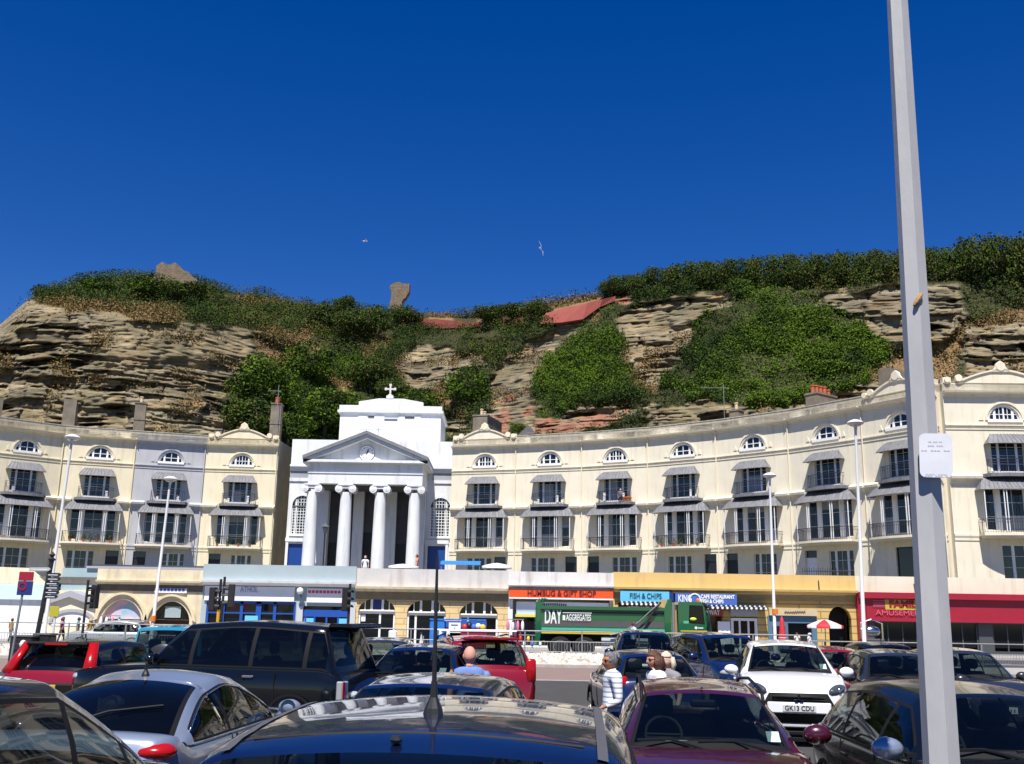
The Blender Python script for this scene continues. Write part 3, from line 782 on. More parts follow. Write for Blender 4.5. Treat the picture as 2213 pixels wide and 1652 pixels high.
def gull(xd, yd, D, rz, bank, label):
    p = on_y(xd, yd, D); m = MB()
    m.tube([(-.28, 0, 0), (-.15, 0, .02), (.1, 0, .02), (.25, 0, .03), (.32, 0, .03)], [.02, .07, .075, .05, .015], 8)
    for s in (1, -1):
        m.grid([[(.12, s * .05, .03), (.16, s * .35, .16), (.06, s * .7, .12), (-.04, s * .95, .06)], [(-.06, s * .05, .03), (-.03, s * .35, .15), (-.04, s * .7, .11), (-.08, s * .95, .06)]])
    m.add([(-.25, 0, 0), (-.45, .1, 0), (-.45, -.1, 0)], [(0, 1, 2)])
    o = m.build('gull', M_GULL, smooth=True); o.location = p; o.scale = (.55,) * 3; o.rotation_euler = (bank, 0, rz)
    tag(o, label, 'bird')
gull(789, 522, 62, .3, .1, 'white gull flying level in the sky above the church')
gull(1168, 538, 55, 1.2, 1.3, 'gull banking steeply on upright wings in the sky')
# skirt closing the foot of the cliff behind the buildings
sk = MB(); foot = [tuple(p) for p in PT[0, ::8]]
sk.grid([[(x, y + .3, z) for x, y, z in foot], [(x, y - 1.0, -1.0) for x, y, z in foot]])
tag(sk.build('cliff_foot', mat('brown foot rock', (.22, .18, .13), .95)), None, None, None, 'structure')  # one even brown for the whole skirt
# ---------------------------------------------------------------- upper terrace in front of the crescent
ZT = 3.9
ZC = 17.7        # cornice height
M_TERR = mat('terrace paving', (0.15, 0.14, 0.125), .9, c2=(.12, .115, .10))
o = MB().box(-90, 90, 63.9, 101, ZT - .4, ZT).build('terrace', M_TERR); o['kind'] = 'structure'

def bars(mb, x0, x1, z0, z1, nx, nz, w, y0, y1, border=None):
    b = border or w
    mb.box(x0, x0 + b, y0, y1, z0, z1); mb.box(x1 - b, x1, y0, y1, z0, z1)
    mb.box(x0 + b, x1 - b, y0, y1, z0, z0 + b); mb.box(x0 + b, x1 - b, y0, y1, z1 - b, z1)
    for k in range(1, nx):
        x = x0 + (x1 - x0) * k / nx; mb.box(x - w / 2, x + w / 2, y0 + .004, y1 - .004, z0 + b, z1 - b)
    for k in range(1, nz):
        z = z0 + (z1 - z0) * k / nz; mb.box(x0 + b, x1 - b, y0 + .006, y1 - .006, z - w / 2, z + w / 2)
def window(parent, x0, x1, z0, z1, nx, nz, y=.14, w=.05, border=.08, name='window', frame=None, glass=None):
    m = MB(); bars(m, x0, x1, z0, z1, nx, nz, w, y, y + .06, border)
    f = m.build(name, frame or M_WPAINT, parent)
    MB().box(x0 + .01, x1 - .01, y + .035, y + .05, z0 + .01, z1 - .01).build('pane', glass or M_WINGLASS, f)
    return f
def triple(parent, x0, x1, z0, z1, y=.14, nz=3, mid=.5, glass=None, frame=None):
    "three-light sash window: narrow, wide, narrow"
    m = MB(); w = x1 - x0; a = x0 + w * (1 - mid) / 2; b = x1 - w * (1 - mid) / 2
    for (p, q, nx) in ((x0, a - .05, 1), (a + .05, b - .05, 2), (b + .05, x1, 1)):
        bars(m, p, q, z0, z1, nx, nz, .022, y, y + .06, .05)
    for p in (a, b): m.box(p - .05, p + .05, y - .03, y + .07, z0, z1)
    m.box(x0 - .08, x1 + .08, y - .16, y + .06, z0 - .09, z0 + .0)
    f = m.build('window', frame or M_WPAINT, parent)
    MB().box(x0 + .01, x1 - .01, y + .035, y + .05, z0 + .01, z1 - .01).build('pane', glass or M_WINGLASS, f)
    return f
def bow(t): return math.sqrt(max(0, 1 - t * t * .86))
def canopy(parent, zt, zb, ht, hb, p0, p1, n=14, th=.05, name='canopy', fringe=False):
    "lead-covered verandah roof: ribs run from the wall to the bowed lower edge"
    m = MB(); T = []; B = []
    for i in range(n + 1):
        t = -1 + 2 * i / n
        T.append((ht * t, -.02 - .10 * (1 - t * t), zt)); B.append((hb * t, -(p0 + (p1 - p0) * (1 - abs(t) ** 2.2)), zb))
    rows = []
    for k in range(4):
        s = k / 3.0
        e = s ** 1.25
        rows.append([tuple(a[c] + (b[c] - a[c]) * (s if c != 2 else e) for c in range(3)) for a, b in zip(T, B)])
    m.grid(rows)
    low = [[(x, y, z - th) for x, y, z in r] for r in rows]
    m.grid([r[::-1] for r in low])
    m.grid([rows[-1], low[-1]])
    for sgn, i in ((-1, 0), (1, n)):
        e = [r[i] for r in rows]; w_ = [(hb * sgn, -.02, zb)]
        q = [e[0]] + e[1:] + w_
        m.add(q, [tuple(range(len(q)))])
    # raised lead rolls
    for i in range(0, n + 1):
        pts = [r[i] for r in rows]
        m.tube([(x, y - .012, z + .015) for x, y, z in pts], .022, 4)
    # front lip
    m.tube([(x, y, z - .02) for x, y, z in rows[-1]], .045, 6)
    return m.build(name, M_LEAD, parent)
def balcony_rail(parent, hw, p0, p1, z0, h, n=16, name='balcony_railing', step=.16, start=-1.0):
    m = MB(); pts = []
    for i in range(n + 1):
        t = -1 + 2 * i / n
        pts.append((hw * t, -(p0 + (p1 - p0) * (1 - abs(t) ** 2.2))))
    pts = [(-hw, -.05)] + pts + [(hw, -.05)]
    for zz, r in ((z0 + h, .022), (z0 + .08, .014), (z0 + h * .78, .01)):
        m.tube([(x, y, zz) for x, y in pts], r, 5)
    L = 0; acc = 0
    for (a, b) in zip(pts[:-1], pts[1:]):
        d = math.hypot(b[0] - a[0], b[1] - a[1]); k = max(1, int(d / step))
        for j in range(k):
            x = a[0] + (b[0] - a[0]) * j / k; y = a[1] + (b[1] - a[1]) * j / k
            m.box(x - .008, x + .008, y - .008, y + .008, z0, z0 + h)
    return m.build(name, M_IRON, parent)
def acroterion(mb, x, z, s, y=-.1):
    "shell ornament"
    mb.lathe([(.0, -.1), (.5 * s, -.1), (.5 * s, .1), (.36 * s, .14), (.36 * s, .05), (.2 * s, .05), (.12 * s, .16), (0, .16)], 14, (x, y, z), 'Y', cap=False)
def house(name, a, b, label, m_wall, group, k, spec):
    """one house of the terrace between plan points a (left) and b (right)"""
    w = (Vector(b) - Vector(a)).length
    ang = math.atan2(b[1] - a[1], b[0] - a[0])
    mid = (Vector(a) + Vector(b)) / 2
    root = empty(name, (mid.x, mid.y, 0), ang, label, 'house', group)
    hw = w / 2; rr = random.Random(k)
    Z = ZC; cx = spec.get('cx', 0.0)
    lun = ('a', cx, Z - 2.02, 1.3, Z - .62, arc_round(1.06, 18, 1.02))
    holes = [lun, ('r', cx - 1.12, cx + 1.12, Z - 5.62, Z - 3.30)]
    bz0, bz1 = Z - 9.6, Z - 6.75
    holes.append(('r', cx - 1.95, cx + 1.95, bz0, bz1))
    gz1 = Z - 10.55; gz0 = ZT + 1.0
    gw = spec.get('gw', (cx - .3, 2.5)); gd = spec.get('gd')
    holes.append(('r', gw[0] - gw[1] / 2, gw[0] + gw[1] / 2, gz0 if not spec.get('big') else ZT + .2, gz1))
    if gd is not None: holes.append(('r', gd - .55, gd + .55, ZT + .1, gz1 + .08))
    m = MB(); wall_holes(m, -hw, hw, ZT - .2, Z + .55, holes, 0, .28)
    # sides, back and top
    bd = 9.0
    m.add([(-hw, 0, ZT - .2), (-hw, bd, ZT - .2), (-hw, bd, Z + .55), (-hw, 0, Z + .55)], [(3, 2, 1, 0)])
    m.add([(hw, 0, ZT - .2), (hw, bd, ZT - .2), (hw, bd, Z + .55), (hw, 0, Z + .55)], [(0, 1, 2, 3)])
    m.add([(-hw, bd, ZT - .2), (hw, bd, ZT - .2), (hw, bd, Z + .55), (-hw, bd, Z + .55)], [(1, 0, 3, 2)])
    # pilaster strips and panel lines
    for x in (-hw * .62, hw * .62):
        for (p, q) in ((Z - 2.3, Z - .35), (Z - 5.7, Z - 2.75)):
            m.box(x - .012, x + .012, -.012, 0.0, p, q)
    ring = arc_round(1.34, 18); rin = arc_round(1.2, 18)
    vs = [(cx + p, -.07, Z - 2.02 + q) for p, q in ring] + [(cx + p, -.07, Z - 2.02 + q) for p, q in rin] + [(cx + p, 0, Z - 2.02 + q) for p, q in ring] + [(cx + p, 0, Z - 2.02 + q) for p, q in rin]
    n = 19; fs = []
    for i in range(n - 1):
        fs += [(i, i + 1, n + i + 1, n + i), (2 * n + i, 2 * n + i + 1, i + 1, i), (n + i, n + i + 1, 3 * n + i + 1, 3 * n + i)]
    m.add(vs, fs)
    for s in (-1, 1):   # little brackets beside the arch
        m.prism([(cx + s * 1.62 - .16, Z - 2.02), (cx + s * 1.62 + .16, Z - 2.02), (cx + s * 1.62, Z - 1.62)], -.05, 0.0)
    m.build('wall', m_wall, root, fix=False)
    # cornice, strings
    c = MB()
    c.prism([(0.0, Z - .34), (-.12, Z - .32), (-.16, Z - .2), (-.40, Z - .12), (-.44, Z + .0), (0.0, Z + .05)], -hw, hw, axis='X')
    c.build('cornice', m_wall, root)
    def string(prof, xa, xb):
        q = MB(); q.prism(prof, xa, xb, axis='X'); q.build('string_course', m_wall, root)
    string([(0, Z - 2.52), (-.05, Z - 2.52), (-.05, Z - 2.46), (-.10, Z - 2.42), (-.10, Z - 2.34), (0, Z - 2.32)], -hw, hw)
    string([(0, Z - 2.70), (-.05, Z - 2.70), (-.05, Z - 2.63), (0, Z - 2.62)], -hw, hw)
    for s in (-1, 1):
        xa, xb = sorted((s * hw, cx + s * 2.0))
        string([(0, Z - 6.42), (-.10, Z - 6.40), (-.14, Z - 6.25), (-.34, Z - 6.12), (-.38, Z - 5.95), (0, Z - 5.75)], xa, xb)
        xa, xb = sorted((s * hw, cx + s * 2.42))
        string([(0, Z - 10.30), (-.05, Z - 10.30), (-.05, Z - 10.14), (-.10, Z - 10.0), (-.10, Z - 9.86), (0, Z - 9.84)], xa, xb)
    # parapet and roof
    ped = spec.get('pediment')
    pm = MB(); top = Z + (.78 if not ped else .62)
    pm.box(-hw, hw, .0, .35, Z + .06, top)
    if not ped:
        pm.box(-hw, hw, -.04, .39, top, top + .07)
    pm.build('parapet', M_PARAPET if not ped else m_wall, root)
    if ped:
        q = MB(); n = 16; hp = hw * .72
        poly = [(-hp, Z + .62)] + [(-hp + 2 * hp * i / n, Z + .62 + .95 * (1 - (abs(-1 + 2 * i / n)) ** 1.6) * 0.9 + .02) for i in range(n + 1)] + [(hp, Z + .62)]
        q.prism(poly, -.05, .3)
        cap = poly[1:-1]
        q.grid([[(x, -.16, z) for x, z in cap], [(x, -.16, z + .12) for x, z in cap], [(x, .34, z + .12) for x, z in cap], [(x, .34, z) for x, z in cap], [(x, -.16, z) for x, z in cap]])
        q.build('pediment', m_wall, root)
        q = MB(); acroterion(q, 0, Z + 1.78, .62); q.prism([(-.62, Z + 1.42), (.62, Z + 1.42), (.36, Z + 1.75), (.3, Z + 2.0), (0, Z + 2.22), (-.3, Z + 2.0), (-.36, Z + 1.75)], -.16, .05)
        q.build('shell_ornament', m_wall, root)
        for s in (-1, 1):
            q = MB(); acroterion(q, s * hp, Z + .95, .5); q.build('scroll_ornament', m_wall, root)
        for s in (-1, 1):
            q = MB(); q.box(s * (hw - .35) - .28, s * (hw - .35) + .28, -.06, .4, Z + .62, Z + 1.0); acroterion(q, s * (hw - .35), Z + .82, .4, -.1); q.build('corner_block', m_wall, root)
    rf = MB(); rz = Z + .5
    rf.add([(-hw, .35, rz), (hw, .35, rz), (hw, 4.5, rz + spec.get('roof', 1.0)), (-hw, 4.5, rz + spec.get('roof', 1.0)), (hw, 9, rz), (-hw, 9, rz)], [(0, 1, 2, 3), (3, 2, 4, 5), (0, 3, 5), (1, 4, 2)])
    roof = rf.build('roof', spec.get('roofmat', M_SLATE), root)
    for (chx, chy, cw, cd, ch, pots, kind) in spec.get('chim', []):
        cmb = MB()
        z0, z1 = Z + .3, Z + ch
        cmb.mi = 0
        if kind == 'slope':      # broad stack seen end-on whose back slopes down to the roof
            cmb.prism([(chy, z0), (chy + cd * 2.2, z0), (chy + cd * 2.2, z0 + ch * .3), (chy + cd * .8, z1), (chy, z1)], chx - cw / 2, chx + cw / 2, axis='X')
        else:
            cmb.box(chx - cw / 2, chx + cw / 2, chy, chy + cd, z0, z1)
            cmb.box(chx - cw / 2 - .06, chx + cw / 2 + .06, chy - .06, chy + cd + .06, z1, z1 + .14)
            cmb.box(chx - cw / 2 - .05, chx + cw / 2 + .05, chy - .05, chy + cd + .05, z1 - ch * .45, z1 - ch * .45 + .1)
        cs = cmb.build('chimney', M_CHIM, root)
        top_ = z1 + (.14 if kind != 'slope' else 0)
        for j in range(pots):
            pm = MB(); py = chy + (j + .5) * cd / pots if cd > cw else chy + cd / 2
            px = chx if cd > cw else chx - cw / 2 + (j + .5) * cw / pots
            hh = rr.uniform(.5, .8)
            pm.lathe([(.13, -.04), (.17, .0), (.15, .1), (.14, hh - .12), (.18, hh - .1), (.18, hh), (.11, hh), (.11, hh - .3)], 10, (px, py, top_), cap=False)
            pm.build('chimney_pot', spec.get('potmat', M_POT), root)
    # lunette
    f = MB(); r = 1.05; z0 = Z - 2.02
    f.box(cx - 1.2, cx + 1.2, -.1, .2, z0 - .14, z0 + .07)
    for (x, ww) in ((-.62, .16), (0, .10 if rr.random() < .55 else .05), (.62, .16)):
        f.box(cx + x - ww / 2, cx + x + ww / 2, .12, .2, z0 + .07, z0 + math.sqrt(r * r - x * x) - .02)
    f.box(cx - .95, cx + .95, .14, .19, z0 + .42, z0 + .47)
    if rr.random() < .4: f.box(cx - .3, cx - .26, .14, .19, z0, z0 + .95); f.box(cx + .26, cx + .3, .14, .19, z0, z0 + .95)
    ro, ri = arc_round(1.07, 18, 1.01), arc_round(.97, 18, 1.0)
    vs = [(cx + p, .12, z0 + q) for p, q in ro] + [(cx + p, .12, z0 + q) for p, q in ri] + [(cx + p, .2, z0 + q) for p, q in ri]
    n = 19; fs = []
    for i in range(n - 1): fs += [(i, i + 1, n + i + 1, n + i), (n + i, n + i + 1, 2 * n + i + 1, 2 * n + i)]
    f.add(vs, fs)
    fo = f.build('lunette_window', M_WPAINT, root)
    MB().add([(cx + p, .19, z0 + q) for p, q in arc_round(1.04, 18)], [tuple(range(19))]).build('pane', M_WINGLASS, fo)
    # first-floor french window with little canopy and balcony
    canopy(root, Z - 3.0, Z - 3.74, 1.12, 1.62, .75, .95, n=10)
    fw = MB(); z0, z1 = Z - 5.62, Z - 3.30
    for (p, q, nx) in ((cx - 1.1, cx - .68, 1), (cx - .58, cx + .58, 2), (cx + .68, cx + 1.1, 1)):
        bars(fw, p, q, z0, z1, nx, 4, .018, .14, .19, .04)
    for p in (-.63, .63): fw.box(cx + p - .05, cx + p + .05, .1, .2, z0, z1)
    fw.box(cx - 1.2, cx + 1.2, -.12, .2, z0 - .1, z0 + .05)
    for p in (-.9, .92): fw.box(cx + p - .1, cx + p + .1, -.5, -.42, z0, z0 + rr.uniform(.3, .75)) if rr.random() < .6 else None
    fwo = fw.build('window', M_WPAINT, root)
    MB().box(cx - 1.1, cx + 1.1, .17, .18, z0, z1).build('pane', M_WINGLASS, fwo)
    if rr.random() < .4: MB().box(cx - .55, cx + .55 * rr.uniform(-.5, 1), .162, .166, z0 + .06, z0 + rr.uniform(.8, 2.2)).build('curtain', M_CURTAIN, root)
    balcony_rail(root, 1.5, .5, .8, Z - 5.75, .95)
    MB().prism([(cx - 1.85, -.02), (cx - 1.6, -.75), (cx - .6, -1.0), (cx + .6, -1.0), (cx + 1.6, -.75), (cx + 1.85, -.02)], Z - 6.02, Z - 5.78, axis='Z').build('balcony_floor', M_LEAD, root)
    # main-floor verandah
    canopy(root, Z - 6.02, Z - 6.93, 1.9, 2.52, .95, 1.45, n=18)
    bw = MB(); z0, z1 = bz0, bz1
    for (p, q, nx) in ((cx - 1.93, cx - 1.15, 1), (cx - .82, cx + .82, 2), (cx + 1.15, cx + 1.93, 1)):
        bars(bw, p, q, z0, z1, nx, 3, .02, .12, .18, .06)
    for s in (-1, 1):
        xa, xb = sorted((cx + s * .82, cx + s * 1.15)); bw.box(xa, xb, .06, .2, z0, z1)
    bwo = bw.build('bay_window', M_WPAINT, root)
    MB().box(cx - 1.93, cx + 1.93, .16, .17, z0, z1).build('pane', M_WINGLASS, bwo)
    for (p, q) in ((-.74, .74), (-1.86, -1.22), (1.22, 1.86)):       # nets, blinds and drawn curtains differ from house to house
        u = rr.random()
        if u < .25: MB().box(cx + p, cx + q, .152, .156, z0 + .08, z0 + (z1 - z0) * rr.uniform(.3, .5)).build('net_curtain', M_CURTAIN, root)
        elif u < .42: MB().box(cx + p, cx + q, .152, .156, z1 - (z1 - z0) * rr.uniform(.15, .4), z1 - .08).build('blind', M_CURTAIN, root)
        elif u < .62: MB().box(cx + p, cx + p + (q - p) * .25, .152, .156, z0 + .08, z1 - .08).build('curtain', M_CURTAIN, root)
    for x in (-2.28, -1.12, -.95, .95, 1.12, 2.28):
        yy = -(.9 + .45 * (1 - abs(x / 2.5) ** 2.2))
        MB().box(cx + x - .028, cx + x + .028, yy - .028, yy + .028, Z - 9.85, Z - 6.9).build('verandah_post', M_WPAINT, root)
    sl = MB()
    pts = [(-2.5, 0)] + [(2.5 * t, -(1.0 + .5 * (1 - abs(t) ** 2.2))) for t in [-1 + i / 8 for i in range(17)]] + [(2.5, 0)]
    sl.prism([(cx + x, y) for x, y in pts], Z - 10.02, Z - 9.86, axis='Z')
    pt2 = [(-2.35, 0)] + [(2.35 * t, -(.85 + .5 * (1 - abs(t) ** 2.2))) for t in [-1 + i / 8 for i in range(17)]] + [(2.35, 0)]
    sl.prism([(cx + x, y) for x, y in pt2], Z - 10.16, Z - 10.02, axis='Z')
    sl.build('balcony_slab', M_CREAM2, root)
    balcony_rail(root, 2.42, .95, 1.42, Z - 9.86, .95, step=.15)
    # ground floor
    if spec.get('big'):
        window(root, gw[0] - gw[1] / 2, gw[0] + gw[1] / 2, ZT + .2, gz1, 2, 1, frame=M_DARKDOOR)
    else:
        triple(root, gw[0] - gw[1] / 2, gw[0] + gw[1] / 2, gz0, gz1, frame=(M_WPAINT if spec.get('gwhite') else None))
    if gd is not None:
        d = MB(); d.box(gd - .54, gd + .54, .2, .26, ZT + .1, gz1 - .55); d.box(gd - .54, gd + .54, .16, .27, gz1 - .55, gz1 - .47)
        for zz in (ZT + .4, ZT + 1.5): d.box(gd - .4, gd + .4, .17, .2, zz, zz + .8)
        d.build('door', spec.get('doormat', M_DARKDOOR), root)
        MB().box(gd - .5, gd + .5, .22, .24, gz1 - .45, gz1 + .06).build('fanlight', M_WINGLASS, root)
    if spec.get('pipe', True):
        p = MB(); x = hw - .12
        p.tube([(x, -.5, Z - .02), (x, -.1, Z - .4), (x, -.1, Z - 5.9), (x, -.45, Z - 6.1), (x, -.1, Z - 6.5), (x, -.1, ZT)], .05, 6)
        p.build('downpipe', m_wall, root)
    return root

def plan(tab): return [on_z(x, y, ZC) for x, y in tab]
RT = plan([(978, 965.6), (1118, 960.5), (1260, 953.7), (1402, 943.5), (1549, 928), (1704, 907.5), (1863, 880), (2024, 848.5)])
LT = plan([(-16, 919), (142, 939), (298, 950), (448, 959.5), (603, 964)])
print('right widths', [round((b - a).length, 2) for a, b in zip(RT[:-1], RT[1:])], [tuple(round(c, 1) for c in p) for p in RT])
print('left widths', [round((b - a).length, 2) for a, b in zip(LT[:-1], LT[1:])], [tuple(round(c, 1) for c in p) for p in LT])
GRP = 'houses of the seafront crescent'
BROWNR = mat('rusty tile roof', (.24, .13, .09), .8, c2=(.30, .2, .15), scale=3)
LS = [dict(gw=(-.1, 2.6), gd=None, chim=[(-2.9, .5, 1.0, 1.6, 2.6, 0, 'slope')], roof=.9),
      dict(gw=(-.75, 2.3), gd=1.95, chim=[(-3.1, .3, 1.1, 2.2, 3.4, 0, 'slope')], roof=.6, roofmat=BROWNR),
      dict(gw=(1.0, 2.0), gd=-2.0, chim=[(-3.25, .6, 1.0, 1.2, 3.6, 1, 'sq')], roof=.9, potmat=M_POTC),
      dict(gw=(.6, 1.9), gd=-1.85, pediment=True, chim=[(2.6, 1.8, 1.0, 1.3, 4.5, 3, 'sq'), (-2.75, 1.2, .7, .7, 1.6, 0, 'sq')], roof=.2)]
LL = ['cream house at the left edge of the photo, above a dark slate roof', 'cream house with a brown roof, left of the grey house', 'the only grey-painted house of the crescent', 'cream end house with a curved pediment and shell, left of the church']
LM = [M_CREAM, M_CREAM, M_GREYST, M_CREAM]
for i in range(4):
    house('terraced_house', LT[i], LT[i + 1], LL[i], LM[i], GRP, 10 + i, LS[i])
RS = [dict(gw=(-.3, 2.4), gd=1.75, pediment=True, chim=[(-1.4, 2.5, 1.5, 4.6, 3.4, 5, 'sq')], roof=.2, potmat=M_POTC, cx=.05),
      dict(gw=(-.6, 2.3), gd=2.1, chim=[(-2.4, .9, 1.1, 1.0, 1.1, 2, 'sq')], roof=.7, potmat=M_POTC),
      dict(gw=(.75, 2.3), gd=-2.2, roof=.4, chim=[]),
      dict(gw=(-.5, 2.2), gd=2.35, roof=.3, roofmat=BROWNR, chim=[]),
      dict(gw=(.75, 2.0), gd=-2.3, chim=[(-2.0, .6, .9, .9, 1.5, 1, 'sq')], roof=.5, roofmat=BROWNR, potmat=M_POTC),
      dict(gw=(.8, 2.1), gd=-1.9, chim=[(-1.6, .7, 1.1, 2.6, 1.9, 5, 'sq')], roof=.8, roofmat=BROWNR, gwhite=True, doormat=M_WPAINT),
      dict(gw=(.6, 3.4), gd=None, big=True, pediment=True, chim=[(-1.9, 1.2, 1.0, 1.8, 2.9, 0, 'slope')], roof=.3)]
RL = ['cream end house with a pediment and shell, right of the church', 'cream house with a small gabled dormer and twin buff pots, second right of the church', 'cream house with a person sitting on its upper balcony', 'cream house right of the one with a person on its balcony', 'cream house with a stubby single-pot chimney and an aerial', 'cream house with a row of orange chimney pots and a white front door', 'cream house with a wide dark ground-floor opening, beside the tall grey post']
for i in range(7):
    house('terraced_house', RT[i], RT[i + 1], RL[i], M_CREAM2, GRP, 30 + i, RS[i])
# the last house stands square to the street beyond the bend
A = on_z(2030, 846.5, ZC); B_ = on_z(2272, 843.5, ZC)
A = Vector((RT[-1].x + .25, RT[-1].y - .35, ZC)); B_ = Vector((A.x + 8.2, A.y - .3, ZC))
house('terraced_house', A, B_, 'cream house with a wide curved pediment behind and right of the tall grey post', M_CREAM2, GRP, 50, dict(pediment=True, gw=(.5, 3.0), gd=None, roof=.3, chim=[], pipe=False))
# brown flank wall of the left terrace, facing the church
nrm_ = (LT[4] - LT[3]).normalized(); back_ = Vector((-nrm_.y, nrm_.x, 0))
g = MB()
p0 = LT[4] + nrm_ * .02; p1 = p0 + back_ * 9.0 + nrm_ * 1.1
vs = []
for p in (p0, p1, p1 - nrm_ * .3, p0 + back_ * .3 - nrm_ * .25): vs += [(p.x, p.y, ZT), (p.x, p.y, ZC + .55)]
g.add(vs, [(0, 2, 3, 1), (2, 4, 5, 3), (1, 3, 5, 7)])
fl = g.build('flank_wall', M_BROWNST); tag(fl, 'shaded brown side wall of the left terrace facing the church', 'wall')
dp = MB(); q = p1 + nrm_ * .15; dp.tube([(q.x, q.y, ZC), (q.x, q.y, ZT)], .09, 6); dpo = dp.build('downpipe', M_IRON, fl)

# ---------------------------------------------------------------- church
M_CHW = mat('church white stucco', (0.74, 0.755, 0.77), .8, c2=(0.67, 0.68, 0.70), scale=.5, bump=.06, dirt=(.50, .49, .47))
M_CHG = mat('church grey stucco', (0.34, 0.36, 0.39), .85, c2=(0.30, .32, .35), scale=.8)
YP = 91.0       # column front line
SCP = YP / F_D  # metres per pixel there
cl = on_y(660, 1003, YP); crr = on_y(926, 1003, YP); cxm = (cl.x + crr.x) / 2
church = empty('church', (cxm, YP, 0), 0, 'white church with a four-column portico, clock pediment and rooftop cross', 'church')
def cz(y, D=YP, x=793): return on_y(x, y, D).z
def cX(x, y=1100, D=YP): return on_y(x, y, D).x - cxm
zp0 = cz(1002); zap = cz(943); ze1 = zp0 - .12; ze0 = cz(1048); hwp = (crr.x - cl.x) / 2
# body of the church behind the portico
YW = 5.4        # distance from column line to the church wall
zw = on_y(960, 955, YP + YW).z
bl, brr = on_y(629, 1000, YP + YW).x - cxm, on_y(976, 1000, YP + YW).x - cxm
wm = MB()
def arch_hole(cx, zb, hw, zs):
    return ('a', cx, zs, hw + .12, zs + hw + .12, arc_round(hw, 14))
wz0, wzs = cz(1158, YP + YW), cz(1095, YP + YW)
wxs = (cX(651, 1120, YP + YW), cX(951, 1120, YP + YW))
dxs = (cX(641, 1200, YP + YW), cX(943, 1200, YP + YW))
dz1 = cz(1178, YP + YW)
hl = []
for x in wxs:
    hl.append(('r', x - .95, x + .95, wz0, wzs)); hl.append(('a', x, wzs, 1.05, wzs + 1.05, arc_round(.95, 14)))
for x in dxs: hl.append(('r', x - .85, x + .85, ZT, dz1))
wall_holes(wm, bl, brr + 3, ZT - .3, zw, hl, YW, .3)
wm.box(bl, brr + 3, YW + .5, YW + 16, ZT - .3, zw - .01)
wm.build('wall', M_CHW, church, fix=False)
for (a, b) in ((bl, -hwp), (hwp, brr + 3)):
    en = MB(); en.prism([(YW - .003, cz(1021, YP + YW)), (YW - .12, cz(1020, YP + YW)), (YW - .2, cz(1013, YP + YW)), (YW - .4, cz(1012, YP + YW)), (YW - .4, cz(1008, YP + YW)), (YW - .003, cz(1006, YP + YW))], a, b, axis='X'); en.build('wall_cornice', M_CHW, church)
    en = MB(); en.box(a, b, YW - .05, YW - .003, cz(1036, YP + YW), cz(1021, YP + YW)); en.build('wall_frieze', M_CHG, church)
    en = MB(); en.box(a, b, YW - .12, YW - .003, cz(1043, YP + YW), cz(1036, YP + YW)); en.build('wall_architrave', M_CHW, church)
M_CHD = mat('shade-painted stucco', (0.085, 0.085, 0.09), .9, c2=(0.06, .06, .065), scale=.8)  # deep portico shade put into the stucco colour
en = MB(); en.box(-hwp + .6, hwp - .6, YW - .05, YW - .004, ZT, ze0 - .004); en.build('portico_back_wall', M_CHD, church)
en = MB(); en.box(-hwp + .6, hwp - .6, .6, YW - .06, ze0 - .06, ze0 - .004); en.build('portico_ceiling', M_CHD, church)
for x in wxs:
    f = MB(); bars(f, x - .95, x + .95, wz0, wzs, 7, 10, .05, YW + .15, YW + .2, .09)
    for k in range(1, 7):
        xx = x - .95 + 1.9 * k / 7; f.box(xx - .025, xx + .025, YW + .15, YW + .2, wzs, wzs + math.sqrt(max(0, .9 - (xx - x) ** 2)) - .03)
    f.box(x - .75, x + .75, YW + .15, YW + .2, wzs + .3, wzs + .35); f.box(x - .55, x + .55, YW + .15, YW + .2, wzs + .6, wzs + .65)
    for s in (-.55, .55): f.box(x + s - .05, x + s + .05, YW + .1, YW + .2, wz0, wzs + .6)
    f.box(x - 1.1, x + 1.1, YW - .2, YW + .1, wz0 - .16, wz0)
    fo = f.build('arched_window', M_WPAINT, church)
    pn = MB(); pn.box(x - .94, x + .94, YW + .19, YW + .2, wz0, wzs); pn.add([(x + a, YW + .195, wzs + b) for a, b in arc_round(.94, 14)], [tuple(range(15))]); pn.build('pane', M_WINGLASS, fo)
for x in dxs:
    d = MB(); d.box(x - .84, x + .84, YW + .15, YW + .22, ZT, dz1)
    for s in (-1, 1):
        for zz in (0, 1, 2): d.box(x + s * .42 - .3, x + s * .42 + .3, YW + .12, YW + .15, ZT + .3 + zz * .9, ZT + 1.0 + zz * .9)
    d.build('door', M_BLUEDOOR, church)
    d = MB(); d.box(x - 1.1, x - .85, YW - .12, YW + .1, ZT, dz1 + .2); d.box(x + .85, x + 1.1, YW - .12, YW + .1, ZT, dz1 + .2); d.box(x - 1.15, x + 1.15, YW - .16, YW + .1, dz1 + .2, dz1 + .55)
    d.build('door_surround', M_CHW, church)
# dark central doors behind the columns
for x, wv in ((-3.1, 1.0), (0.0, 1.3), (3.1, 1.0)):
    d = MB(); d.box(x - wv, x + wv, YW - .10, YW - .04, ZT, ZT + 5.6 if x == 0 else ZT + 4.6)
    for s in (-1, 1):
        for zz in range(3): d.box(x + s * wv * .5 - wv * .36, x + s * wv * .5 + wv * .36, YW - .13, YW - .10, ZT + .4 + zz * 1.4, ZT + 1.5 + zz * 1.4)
    d.build('portico_door', mat('dark green door', (.012, .016, .014), .6), church)
